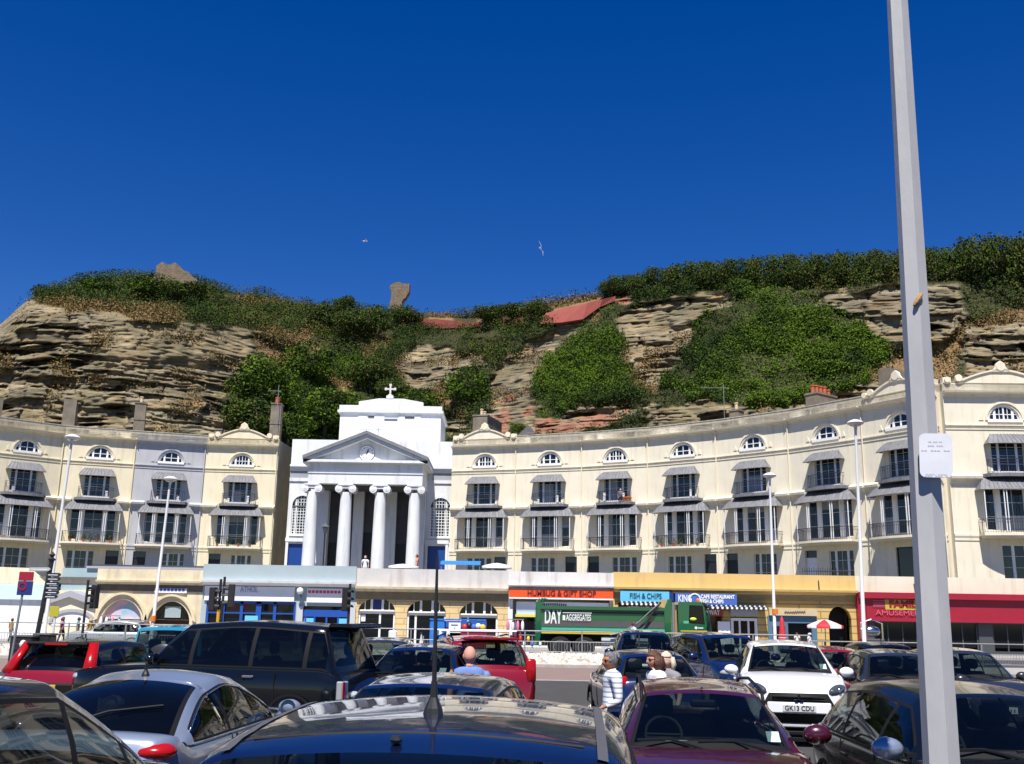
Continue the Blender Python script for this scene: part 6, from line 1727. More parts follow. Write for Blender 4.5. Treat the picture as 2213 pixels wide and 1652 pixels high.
# --- 1 dark car at the left edge, nose away
def ex1(root, P, body):
    rear_lamps(root, -P['L'] / 2 + .1, .6, .8, .9, 1.3); handles(root, P, body, (-.9, .1), .9)
    plate(root, '', -P['L'] / 2 - .005, .7, -1, M_PLY)
P1 = dict(L=4.35, W=1.80, H=1.73, belt=1.0, hood=1.03, deck=1.02, ws=(2.17 - .55, 2.17 - 2.05), rw=(-2.17 + .5, -2.17 + .15), roofw=1.34, sidewin=(-1.8, 1.35), pillars=[.75, .05, -.95], near=True, ztail=.5, extra=ex1, seat=M_SEATR, seats=[(-.15, (-.38, .38)), (-1.15, (-.4, .4))])
car('very dark blue car at the left edge, red headrests showing behind its glass', NAVYD, P1, (-2.88, 5.05, 0), REAR + R(1))
# --- 2 silver-blue coupe, tail towards us
def ex2(root, P, body):
    hl = P['L'] / 2; roof_aerial(root, -.72, P['roof_at'](-.72, 0), .22, .12, .004)
    for s in (1, -1):
        q = MB(); q.sphere((-hl + .17, s * .69, .865), (.15, .185, .078), 16, 10); q.build('tail_light', M_LAMPR, root, smooth=True)
    ra = P['roof_at']; q = MB(); q.tube([(-1.80, .15, ra(-1.80, .15) + .015), (-1.66, -.1, ra(-1.66, -.1) + .02), (-1.45, -.5, ra(-1.45, -.5) + .02)], .011, 6); q.build('rear_wiper', M_TRIM, root)
    q = MB(); q.grid([[(-hl + .02, y, .70 - abs(y) * .02), (-hl - .006, y, .58), (-hl + .02, y, .46)] for y in (-.5, -.25, 0, .25, .5)]); q.build('bumper_recess', M_TRIM, root)
    handles(root, P, body, (.0,), .80); seams(root, P, (-.55, .75), .35, .86); plate(root, '', -hl - .005, .62, -1, M_PLY); mirrors(root, P, body, P['ws'][0] - .4, .98)
P2 = dict(L=4.35, W=1.79, H=1.42, belt=.88, hood=.90, deck=.98, ws=(2.17 - .95, 2.17 - 1.95), rw=(-2.17 + 1.35, -2.17 + .32), roofw=1.14, sidewin=(-1.55, .95), pillars=[-.62], ztail=.55, extra=ex2, near=True, chrome=True, crown=.06, bulge=.07, rbulge=1.0, rwin=(1, 7), rglass=M_CGLASSD, roofz=[(-.82, 1.36), (-.35, 1.42), (.22, 1.37)])
p = at_(345, 1500, 9.3); car('silver-blue coupe with an arched side window and a short roof aerial', SILVER, P2, (-3.43, 10.7, 0), REAR - R(4))
# --- 3 black four-by-four, nose to the left
def ex3(root, P, body):
    hl = P['L'] / 2
    for s in (1, -1):
        q = MB(); q.bbox(-hl - .01, -hl + .10, min(s * .64, s * .86), max(s * .64, s * .86), .70, 1.0, .02); t = q.build('tail_light', mat('clear tail lens', (.32, .33, .35), .1, coat=1), root)
        q = MB(); q.box(-hl - .025, -hl - .012, min(s * .80, s * .86), max(s * .80, s * .86), .71, .99); q.build('red_lens', M_LAMPR, t)
        q = MB(); q.box(hl - 1.45, hl - 1.20, s * .955 - .012, s * .955 + .012, .80, .98); q.build('side_vent', mat('grey vent', (.18, .18, .19), .4), root)
    handles(root, P, mat('satin handle', (.22, .22, .23), .3, metal=.6), (-.95, .15), 1.03); seams(root, P, (-1.4, -.25, .9), .45, 1.1); mirrors(root, P, body, P['ws'][0] - .35, 1.25)
    plate(root, '', -hl - .005, .82, -1, M_PLY); q = MB(); q.bbox(-hl + .02, -hl + .40, -.6, .6, P['H'] - .10, P['H'] - .03, .02); q.build('spoiler', body, root)
    front_face(root, P)
P3 = dict(L=4.95, W=1.92, H=1.86, belt=1.16, hood=1.13, deck=1.10, ws=(2.47 - 1.45, 2.47 - 2.15), rw=(-2.47 + .38, -2.47 + .10), roofw=1.36, sidewin=(-2.2, .85), pillars=[.1, -.95, -1.85], clear=.28, wr=.38, ztail=.6, extra=ex3, sglass=M_CGLASSD, bow=.05, crown=.03, roofz=[(-2.09, 1.80), (-.8, 1.86), (.32, 1.80)], shoulder=.95)
p = at_(555, 1400, 17.0); car('big black four-by-four parked side-on facing left', BLACKP, P3, (p[0] - .45, 16.9, 0), PI - R(16))
# --- 4 teal four-by-four with spare wheel
def ex4(root, P, body):
    hl = P['L'] / 2; q = MB(); q.lathe([(0, -.12), (.30, -.12), (.36, -.08), (.36, .06), (.3, .1), (0, .1)], 24, (-hl - .10, -.05, .98), 'X', cap=False); q.build('spare_wheel_cover', mat('black vinyl cover', (.02, .02, .022), .4), root, smooth=True, angle=40)
    rear_lamps(root, -hl + .05, .62, .76, .6, .85); plate(root, '', -hl - .005, .55, -1, M_PLY)
P4 = dict(L=3.7, W=1.64, H=1.70, belt=1.05, hood=1.02, deck=1.02, ws=(.75, .35), rw=(-1.70, -1.80), roofw=1.30, sidewin=(-1.65, .6), pillars=[-.5], ztail=.6, clear=.25, wr=.34, extra=ex4, bow=.03, crown=.03, roofz=[(-1.70, 1.66), (-.6, 1.70), (.35, 1.65)], rwin=(1, 6), shoulder=.95, seat=M_SEATG)
p = at_(372, 1380, 20.5); car('teal four-by-four with a spare wheel on its tailgate', TEALP, P4, (p[0], 22.3, 0), REAR - R(4))
# --- 5 red hatch with black tailgate glass
def ex5(root, P, body):
    hl = P['L'] / 2
    for s in (1, -1): face_patch(root, 'tail_light', M_LAMPR, [(-hl + .10, s * .62, .90), (-hl + .18, s * .82, .92), (-hl + .50, s * .66, 1.40), (-hl + .42, s * .54, 1.40)], .05)
    q = MB(); q.bbox(-hl + .30, -hl + .62, -.55, .55, P['H'] - .09, P['H'] - .03, .02); q.build('spoiler', M_TRIM, root); q = MB(); q.box(-hl + .295, -hl + .31, -.2, .2, P['H'] - .08, P['H'] - .045); q.build('brake_light', M_LAMPR, root)
    q = MB(); q.bbox(-hl - .02, -hl + .08, -.7, .7, .5, .78, .03); q.build('bumper_panel', M_TRIM, root); plate(root, '', -hl - .035, .70, -1, M_PLY); roof_aerial(root, -.9, P['H'] - .03, .12, .06, .006)
P5 = hatch(4.3, 1.77, 1.46, rw=(-2.15 + .60, -2.15 + .12), extra=ex5, rwin=(0, 6), rglass=M_CGLASSD, roofmat=BLACKP, roofw=1.10, sglass=M_CGLASSD)
p = at_(150, 1420, 16.2); car('red hatchback with a black roof and tall red tail lights', REDP, P5, (-7.50, 19.4, 0), REAR - R(6))
# --- 6 dark silver car behind the black four-by-four
P6 = hatch(4.1, 1.72, 1.47, extra=lambda r, P, b: (front_face(r, P), tax_disc(r, P)))
p = at_(820, 1410, 21.5); car('dark blue-grey car with a bright glint on its windscreen, behind the black four-by-four', GREYD, P6, (p[0] - .1, 22.8, 0), FRONT + R(6))
# --- 7 navy hatch, nose towards us
def ex7(root, P, body):
    front_face(root, P); tax_disc(root, P, .5, .22); mirrors(root, P, body, P['ws'][0] - .4, 1.0); q = MB(); q.tube([(P['ws'][0] - .68, .4, 1.40), (P['ws'][0] - .68, .25, 1.40)], .03, 6); q.build('rear_view_mirror', M_TRIM, root)
P7 = hatch(4.15, 1.74, 1.50, extra=ex7, belt=.95, hood=.97, deck=.97, seat=M_SEATG)
p = at_(905, 1420, 16.5); car('navy hatchback with a tax disc in its windscreen, in front of the red estate', NAVY, P7, (p[0], 17.6, 0), FRONT - R(9))
# --- 8 navy roof between
P8 = hatch(4.2, 1.76, 1.44, extra=lambda r, P, b: (front_face(r, P), mirrors(r, P, b, P['ws'][0] - .4, .98)), roofw=1.2, near=True)
p = at_(932, 1465, 9.6); car('navy car of which only a low curved roof shows behind the whip aerial', NAVY, P8, (p[0], 9.6, 0), FRONT - R(8))
# --- 9 red estate with roof bars
def ex9(root, P, body):
    hl = P['L'] / 2; rear_lamps(root, -hl + .08, .62, .80, .85, 1.25); rails(root, P, M_TRIM, .5, -1.6, .60); plate(root, '', -hl - .01, .75, -1, M_PLY); mirrors(root, P, body, P['ws'][0] - .35, 1.1)
    for x in (.1, -.9):
        q = MB(); q.tube([(x, -.72, P['H'] + .075), (x, .72, P['H'] + .075)], .022, 6)
        for s in (-1, 1): q.box(x - .04, x + .04, s * .6 - .03, s * .6 + .03, P['H'] - .02, P['H'] + .07)
        q.build('roof_bar', M_WPAINT, root)
    q = MB(); q.bbox(-hl + .2, -hl + .5, -.5, .5, P['H'] - .06, P['H'] - .01, .015); q.build('spoiler', body, root)
P9 = dict(L=4.5, W=1.78, H=1.62, belt=1.02, hood=1.02, deck=1.05, ws=(2.25 - 1.05, 2.25 - 1.85), rw=(-2.25 + .42, -2.25 + .12), roofw=1.26, sidewin=(-1.95, .95), pillars=[.1, -.95], ztail=.55, extra=ex9, rwin=(1, 6))
p = at_(1008, 1420, 18.3); car('red estate car with white roof bars and open view of its rear window', REDP, P9, (p[0], 20.3, 0), REAR + R(12))
# --- 11 burgundy estate, nose towards us
def ex11(root, P, body):
    front_face(root, P); tax_disc(root, P, .56, .20); rails(root, P, M_TRIM, .35, -1.75, .56, .07); mirrors(root, P, body, P['ws'][0] - .42, 1.02)
    xb = P['ws'][0]; q = MB(); q.box(xb - .62, xb - .46, -.36, -.16, P['hood'] + .035, P['hood'] + .04); q.build('parking_ticket', M_PAPER, root)
    q = MB(); q.bbox(P['ws'][1] + .08, P['ws'][1] + .14, -.12, .12, P['H'] - .2, P['H'] - .13, .02); q.build('rear_view_mirror', M_TRIM, root)
    q = MB(); q.sphere((P['ws'][1] - .02, 0, P['H'] - .035), (.05, .02, .012), 8, 6); q.build('roof_badge', M_CHROME, root)
P11 = dict(L=4.55, W=1.72, H=1.40, belt=.88, hood=.88, deck=.92, ws=(2.27 - 1.12, 2.27 - 1.95), rw=(-2.27 + .5, -2.27 + .14), roofw=1.12, sidewin=(-2.0, .85), pillars=[.02, -.95], ztail=.55, extra=ex11, near=True, crown=.05, roofz=[(-1.77, 1.355), (-.6, 1.40), (.32, 1.345)])
car('burgundy estate with roof rails, a tax disc and a parking ticket behind its windscreen', BURG, P11, (1.86, 10.05, 0), FRONT - R(6))
# --- 12 white crossover
def ex12(root, P, body):
    hl, hw = P['L'] / 2, P['W'] / 2
    for s in (1, -1):
        q = MB(); q.M = Matrix.Translation((hl - .155, s * .635, .89)) @ Matrix.Rotation(s * R(44), 4, 'Z') @ Matrix.Rotation(R(s * 12), 4, 'X'); q.sphere((0, 0, 0), (.07, .20, .085), 16, 10); h_ = q.build('headlight', mat('dark headlamp lens', (.06, .065, .075), .06, coat=1), root, smooth=True)
        q = MB(); q.sphere((hl - .12, s * .66, .895), (.05, .05, .045), 10, 8); q.build('lamp_reflector', M_CHROME, h_, smooth=True)
        q = MB(); q.sphere((hl - .25, s * .70, .36), (.16, .13, .11), 12, 8); q.build('fog_lamp', M_TRIM, root, smooth=True)
    x = hl + .0
    face_patch(root, 'grille', M_TRIM, [(x + .02, -.46, .84), (x + .02, .46, .84), (x + .03, .62, .55), (x + .03, .64, .38), (x + .03, -.64, .38), (x + .03, -.62, .55)], .03)
    q = MB(); q.bbox(x + .05, x + .105, -.50, .50, .53, .70, .015); q.build('grille_panel', body, root)
    for zz in (.74, .78): 
        q = MB(); q.box(x + .06, x + .09, -.42, .42, zz - .008, zz + .008); q.build('grille_bar', M_CHROME, root)
    for k in range(3):
        q = MB(); a = k * 2 * PI / 3 + PI / 2; 
        pts = [(0, 0), (.024, .04), (0, .08), (-.024, .04)]
        q.add([(x + .13, u * math.cos(a - PI / 2) - v * math.sin(a - PI / 2), .76 + u * math.sin(a - PI / 2) + v * math.cos(a - PI / 2)) for u, v in pts] + [(x + .10, u * math.cos(a - PI / 2) - v * math.sin(a - PI / 2), .76 + u * math.sin(a - PI / 2) + v * math.cos(a - PI / 2)) for u, v in pts], [(0, 1, 2, 3), (0, 4, 5, 1), (1, 5, 6, 2), (2, 6, 7, 3), (3, 7, 4, 0)]); q.build('badge', M_CHROME, root)
    q = MB(); q.bbox(x - .02, x + .05, -.60, .60, .31, .37, .015); q.build('lower_trim', mat('silver skid plate', (.5, .5, .5), .4), root)
    q = MB(); q.bbox(hl - .3, x + .02, -.8, .8, .18, .26, .02); q.build('skirt', M_TRIM, root)
    plate(root, 'GK13 CDU', x + .125, .61, 1, M_PLW); mirrors(root, P, body, P['ws'][0] - .45, 1.12); tax_disc(root, P, .58, .2); wipers(root, P)
    q = MB(); q.bbox(P['ws'][1] + .1, P['ws'][1] + .16, -.11, .11, P['H'] - .22, P['H'] - .14, .02); q.build('rear_view_mirror', M_TRIM, root)
P12 = dict(L=4.3, W=1.79, H=1.63, belt=1.06, hood=1.08, deck=1.05, ws=(2.15 - 1.05, 2.15 - 1.85), rw=(-2.15 + .55, -2.15 + .15), roofw=1.20, sidewin=(-1.75, .85), pillars=[.1, -.85], ztail=.55, extra=ex12, near=True, clear=.24, wr=.35, crown=.05)
p = at_(1693, 1500, 14.6); car('white crossover with number plate GK13 CDU', WHITEP, P12, (5.12, 19.05, 0), FRONT - R(10))
# --- 13..17, 19, 20 cars farther back
P13 = dict(L=4.5, W=1.80, H=1.66, belt=1.04, hood=1.05, deck=1.02, ws=(2.25 - .9, 2.25 - 1.85), rw=(-2.25 + .45, -2.25 + .15), roofw=1.28, sidewin=(-1.9, 1.1), pillars=[.2, -.9], ztail=.5, extra=lambda r, P, b: (front_face(r, P), mirrors(r, P, b, P['ws'][0] - .45, 1.1)), seat=M_SEATG)
p = at_(1413, 1400, 26.5); car('dark blue people carrier in front of the lorry cab', NAVYD, P13, (p[0], 28.3, 0), FRONT - R(4))
P14 = hatch(4.1, 1.70, 1.42, extra=lambda r, P, b: (rear_lamps(r, -P['L'] / 2 + .1, .6, .78, .78, 1.0), roof_aerial(r, -.9, P['H'] - .04, .3, .08, .006), plate(r, '', -P['L'] / 2 - .01, .6, -1, M_PLY)), rwin=(1, 7))
p = at_(1412, 1440, 18.3); car('blue hatchback with a dark rear window behind the two women', BLUEP, P14, (p[0], 20.0, 0), REAR + R(3))
P15 = dict(P13); P15.update(H=1.68, extra=lambda r, P, b: (front_face(r, P), mirrors(r, P, b, P['ws'][0] - .45, 1.15)))
p = at_(1600, 1410, 22.6); car('royal blue four-by-four half hidden behind the white crossover', BLUEP, P15, (p[0], 24.7, 0), FRONT + R(9))
P16 = hatch(4.1, 1.72, 1.46, extra=lambda r, P, b: (rear_lamps(r, -P['L'] / 2 + .1, .6, .78, .85, 1.1), plate(r, '', -P['L'] / 2 - .01, .6, -1, M_PLY)), rwin=(1, 6))
p = at_(1822, 1430, 21.5); car('bright red car behind the right shoulder of the white crossover', REDP, P16, (p[0], 23.2, 0), REAR - R(3))
P17 = hatch(4.35, 1.76, 1.48, extra=lambda r, P, b: (front_face(r, P), mirrors(r, P, b, P['ws'][0] - .42, 1.0), tax_disc(r, P)), belt=.95, hood=.97, seat=M_SEATG)
p = at_(1905, 1440, 17.6); car('dark grey hatchback facing the camera, right of the bright red car', GREYD, P17, (7.35, 19.6, 0), FRONT - R(8))
P18 = dict(P17); P18 = hatch(4.4, 1.78, 1.48, belt=.95, hood=.97, extra=lambda r, P, b: (front_face(r, P), mirrors(r, P, SILVER, P['ws'][0] - .32, 1.04)), near=True)
car('near-black car with silver mirrors at the lower right, beside the burgundy estate', BLACKP, P18, (3.98, 9.0, 0), FRONT - R(2))
P20 = hatch(4.3, 1.74, 1.45, extra=lambda r, P, b: (rear_lamps(r, -P['L'] / 2 + .1, .6, .78, .8, 1.05), roof_aerial(r, -.8, P['H'] - .04, .2, .06)))
p = at_(1940, 1400, 27); car('black saloon parked in front of the red amusement arcade', BLACKP, P20, (p[0], 29, 0), REAR)
p = at_(2120, 1440, 20); car('dark hatchback at the right edge, beyond the tall grey post', GREYD, hatch(4.2, 1.74, 1.5, extra=lambda r, P, b: (front_face(r, P), mirrors(r, P, b, P['ws'][0] - .42, 1.0))), (p[0], 21, 0), FRONT - R(5))
p = at_(145, 1360, 44); car('small pale grey car driving along the road behind the signpost', paint('pale grey car paint', (.36, .40, .40), .3, .3), hatch(4.0, 1.7, 1.46, extra=lambda r, P, b: rear_lamps(r, -P['L'] / 2 + .1, .6, .78, .8, 1.05)), (p[0], 49.0, ZR), PI + R(3), name='moving_car')
# ---------------------------------------------------------------- tipper lorry
M_LGREEN = paint('green lorry paint', (.002, .095, .032), .0, .35)
M_LGREEND = mat('dark green lorry paint', (.002, .035, .014), .5)
M_YELL = mat('yellow stripe', (.62, .42, .03), .5)
M_CHASS = mat('black chassis', (.014, .014, .015), .7)
def lorry():
    YT_ = 49.6; x0 = on_y(1157, 1350, YT_).x; K = YT_ / F_D
    def X(x): return on_y(x, 1350, YT_).x - x0
    def Z(y, x=1340): return on_y(x, y, YT_).z - ZR
    r = empty('tipper_lorry', (x0, YT_, ZR), 0, 'green tipper lorry lettered DAY AGGREGATES driving past the shops', 'lorry')
    zt, zb = Z(1313), Z(1372); W_ = 2.4
    q = MB(); xa, xb = X(1166), X(1440)
    q.prism([(0, zt), (0, zt - .16), (.06, zt - .2), (.06, zb + .55), (.0, zb + .18), (0, zb), (.35, zb - .12), (W_ - .35, zb - .12), (W_, zb), (W_, zt)], xa, xb, axis='X'); body = q.build('tipper_body', M_LGREEN, r)
    q = MB(); q.box(xa, xb, -.05, .05, zt - .13, zt + .02); q.box(xa, xb, W_ - .05, W_ + .05, zt - .13, zt + .02); q.build('top_rail', M_LGREEN, r)
    q = MB(); q.box(xa + .2, xb - .1, .045, .058, zt - .38, zt - .22); q.build('painted_recess_shadow', M_LGREEND, r)  # dark green strip painted in for the shadow of the side recess
    q = MB(); q.box(xa + .1, xb, .03, .055, zb + .30, zb + .62); q.build('grey_mesh_panel', mat('grey patterned panel', (.07, .09, .085), .7, c2=(.12, .05, .07), scale=9), r)
    q = MB(); q.box(xa + .1, xb, -.02, .05, zb + .16, zb + .28); q.build('side_rail', mat('pale green rail', (.10, .42, .26), .35), r)
    q = MB(); q.box(xa + .1, X(1330), -.015, .05, zb + .0, zb + .10); q.build('yellow_stripe', M_YELL, r)
    q = MB(); q.prism([(X(1157), zb - .55), (X(1166) - .02, zb - .55), (xa + .05, zb - .1), (xa + .05, zt + .1), (X(1166), zt + .38), (X(1160), zt + .22), (X(1157), zt - .1)], -.03, W_ + .03); q.build('tailgate', M_LGREEN, r)
    for xx in (1166, 1172):
        q = MB(); q.tube([(X(xx), .05, zt), (X(xx), .05, zt + .22), (X(xx) + .12, .05, zt + .34), (X(xx) + .26, .05, zt + .28)], .06, 7); q.build('tailgate_hook', M_LGREEN, r)
    q = MB(); q.prism([(X(1436), zb - .1), (X(1450), zb - .1), (X(1452), zt + .42), (X(1444), zt + .42), (X(1436), zt)], -.04, W_ + .04); q.build('headboard', M_LGREEN, r)
    # lettering
    p = MB(); zc = Z(1334, 1200); 
    text_obj('DAY', .95, M_SIGNW, body, (X(1195), .035, zc), name='lettering', width=X(1214) - X(1177), bold=.02)
    text_obj('AGGREGATES', .42, M_SIGNW, body, (X(1250.5), .035, zc - .02), name='lettering', width=X(1278) - X(1224), bold=.006)
    q = MB(); q.box(X(1216), X(1221.5), .03, .05, zc - .14, zc + .10); q.build('square_emblem', M_SIGNW, body)
    q = MB(); q.box(X(1216), X(1279), .03, .05, zc + .20, zc + .23); q.build('lettering_rule', M_SIGNW, body); q = MB(); q.box(X(1216), X(1279), .03, .05, zc - .23, zc - .215); q.build('lettering_rule', M_SIGNW, body)
    # chassis and wheels
    q = MB(); q.box(X(1170), X(1530), .65, .95, zb - .35, zb - .12); q.box(X(1170), X(1530), 1.45, 1.75, zb - .35, zb - .12); q.build('chassis', M_CHASS, r)
    rw = .52
    for x in (1211, 1263, 1447, 1492):
        for yy in (.22, W_ - .22):
            q = MB(); q.lathe([(rw * .55, -.17), (rw * .94, -.17), (rw, -.1), (rw, .1), (rw * .94, .17), (rw * .55, .17)], 24, (X(x), yy, rw), 'Y'); w_ = q.build('wheel', M_TYRE, r, smooth=True, angle=40)
            q = MB(); q.lathe([(0, -.12), (.14, -.13), (.16, -.05), (rw * .55, -.03), (rw * .58, -.18), (rw * .62, -.18), (rw * .62, 0), (0, 0)], 20, (X(x), yy, rw), 'Y', cap=False); q.build('rim', mat('dusty steel rim', (.30, .30, .30), .5, metal=.3), w_, smooth=True, angle=35)
    for x in (1447, 1492):
        q = MB(); A = [(math.cos(t), math.sin(t)) for t in [PI * k / 12 for k in range(13)]]
        q.grid([[(X(x) + c * (rw + .12), -.05, rw + s * (rw + .12)) for c, s in A], [(X(x) + c * (rw + .12), .45, rw + s * (rw + .12)) for c, s in A]]); q.build('mudguard', M_CHASS, r)
    q = MB(); q.bbox(X(1300), X(1345), .1, .7, .62, 1.05, .05); q.build('fuel_tank', mat('brushed aluminium', (.5, .5, .5), .35, metal=.8), r)
    q = MB(); q.bbox(X(1350), X(1400), .08, .7, .55, 1.0, .04); q.build('side_locker', M_CHASS, r)
    q = MB(); q.box(X(1300), X(1400), .02, .06, .45, .58); q.box(X(1300), X(1400), .02, .06, .85, .98); q.build('side_guard', mat('white guard rail', (.6, .6, .6), .5), r)
    q = MB(); q.tube([(X(1205), .2, zb - .1), (X(1225), .2, zb - .5)], .05, 6); q.build('brace', M_LGREEND, r)
    # sheeting arm
    q = MB(); pts = [(X(1428), -.12, zt + .28), (X(1408), -.14, zt - .1), (X(1380), -.14, zb + .62), (X(1345), -.14, zb + .12), (X(1318), -.12, zb - .02)]; q.tube(pts, .03, 6); q.build('sheet_arm', mat('grey steel arm', (.16, .18, .17), .5), r)
    q = MB(); q.tube([(X(1428), -.1, zt + .28), (X(1412), -.1, zt - .12)], .06, 6); q.tube([(X(1414), -.1, zt - .1), (X(1392), -.1, zb + .48)], .05, 6); q.build('sheet_lever', M_CHASS, r)
    q = MB(); q.tube([(X(1456), .1, .9), (X(1456), .1, Z(1302, 1460))], .075, 8); q.build('exhaust_stack', mat('grey exhaust', (.32, .32, .31), .4, metal=.5), r)
    # cab
    c0, c1 = X(1466), X(1537); z1, z0 = Z(1302, 1500), Z(1384, 1500)
    q = MB(); prof = [(c0, z0), (c0, z1 - .12), (c0 + .1, z1), (c0 + 1.1, z1 + .02), (c1 - .35, z1 - .14), (c1 - .05, z0 + 1.05), (c1, z0 + .55), (c1 - .03, z0), (c0 + 1.35, z0), (c0 + 1.2, z0 + .28), (c0 + .5, z0 + .36), (c0 + .15, z0 + .1)]
    q.prism(prof, -.02, W_ + .02); cab = q.build('cab', M_LGREEN, r)
    q = MB(); q.prism([(c0 + .55, z1 - .95), (c0 + 1.22, z1 - .98), (c0 + 1.15, z1 - .22), (c0 + .6, z1 - .20)], -.035, -.01); q.build('cab_side_window', M_CGLASS, r)
    q = MB(); q.prism([(c0 + .5, z1 - 1.0), (c0 + 1.28, z1 - 1.03), (c0 + 1.2, z1 - .16), (c0 + .55, z1 - .14)], -.032, -.022); q.build('window_rubber', M_TRIM, r)
    q = MB(); q.add([(c1 - .33, .15, z1 - .2), (c1 - .33, W_ - .15, z1 - .2), (c1 - .03, W_ - .1, z0 + 1.1), (c1 - .03, .1, z0 + 1.1)], [(0, 1, 2, 3)]); q.build('windscreen', M_CGLASSD, r)
    q = MB(); q.sphere((c0 + .72, -.05, z1 - .80), (.17, .03, .08), 10, 6); q.build('hi_vis_sleeve', mat('hi-vis yellow', (.55, .75, .05), .6), r, smooth=True)
    q = MB(); q.sphere((c1 - .15, -.25, z1 - .75), (.09, .06, .34), 10, 8); q.tube([(c1 - .3, -.02, z1 - .3), (c1 - .15, -.24, z1 - .4)], .025, 5); q.tube([(c1 - .2, -.02, z0 + .5), (c1 - .15, -.24, z1 - 1.0)], .04, 6); q.build('wing_mirror', M_CHASS, r, smooth=True)
    q = MB(); q.prism([(c1 - .35, z1 - .1), (c1 - .05, z1 - .28), (c1 - .02, z1 - .24), (c1 - .3, z1 + .0)], .0, W_); q.build('sun_visor', M_CHASS, r)
    q = MB(); q.box(c0 + .1, c1 - .2, -.03, -.01, z0 + .40, z0 + .45); q.build('orange_stripe', M_YELL, r)
    q = MB(); q.box(c0 + .25, c0 + 1.2, -.03, -.01, z0 + .78, z0 + .9); q.build('door_panel', mat('pale green rail', (.10, .42, .26), .35), r)
    q = MB(); q.lathe([(0, 0), (.07, 0), (.07, -.01), (0, -.01)], 8, (c0 + .85, -.025, z0 + .58), 'Y', cap=False); q.build('emblem', M_SIGNW, r); q = MB(); q.box(c0 + .95, c0 + 1.2, -.03, -.02, z0 + .555, z0 + .60); q.build('emblem_bar', M_SIGNW, r)
    q = MB(); q.bbox(c0 + 1.35, c1 + .02, 0, W_, z0 - .42, z0 - .01, .05); q.build('bumper', M_LGREEND, r)
    q = MB(); q.lathe([(.09, 0), (.09, .12), (.05, .18), (0, .18)], 10, (c0 + 1.05, .4, z1 + .01), cap=False); q.build('beacon', mat('amber beacon', (.7, .16, .01), .3), r)
lorry()
# ---------------------------------------------------------------- lamp columns
M_LAMPP = mat('white lamp column', (.62, .62, .62), .5)
def lamp(label, xt, yt, xb, yb, D, band=False):
    top = on_y(xt, yt, D); bot = on_y(xb, yb, D); k = (0 - bot.z) / (top.z - bot.z); base = bot.lerp(top, k); base.z = 0
    e = empty('street_lamp', base, 0, label, 'street lamp', 'white lamp columns along the promenade'); v = top - base
    q = MB(); q.tube([(0, 0, 0), v * .02, v * .12, v * .125, v * .98], [.11, .11, .10, .075, .05], 12); q.build('column', M_LAMPP, e, smooth=True, angle=40)
    q = MB(); q.lathe([(.05, -.25), (.07, -.1), (.30, .0), (.32, .04), (.26, .10), (.1, .17), (.0, .18)], 16, v * .985, cap=False); q.build('lamp_head', M_LAMPP, e, smooth=True, angle=40)
    q = MB(); q.lathe([(.0, -.08), (.16, -.06), (.24, .0)], 14, v * .983, cap=False); q.build('lens', M_LAMPW, e)
    if band: q = MB(); p = on_y(xb, band, D) - base; q.lathe([(.13, -.12), (.13, .12)], 10, (p.x, p.y, p.z)); q.build('orange_tag', mat('orange tag', (.65, .18, .01), .5), e)
lamp('white lamp column in front of the two left-hand cream houses', 157, 941, 100, 1335, 40)
lamp('white lamp column with an orange tag in front of the grey house', 369, 1032, 331, 1345, 46.0, 1337)
lamp('white lamp column with an orange tag in front of the ochre building', 1663, 1024, 1675, 1380, 46.0, 1322)
lamp('white lamp column standing at the edge of the red arcade front', 1848, 909, 1868, 1390, 37)
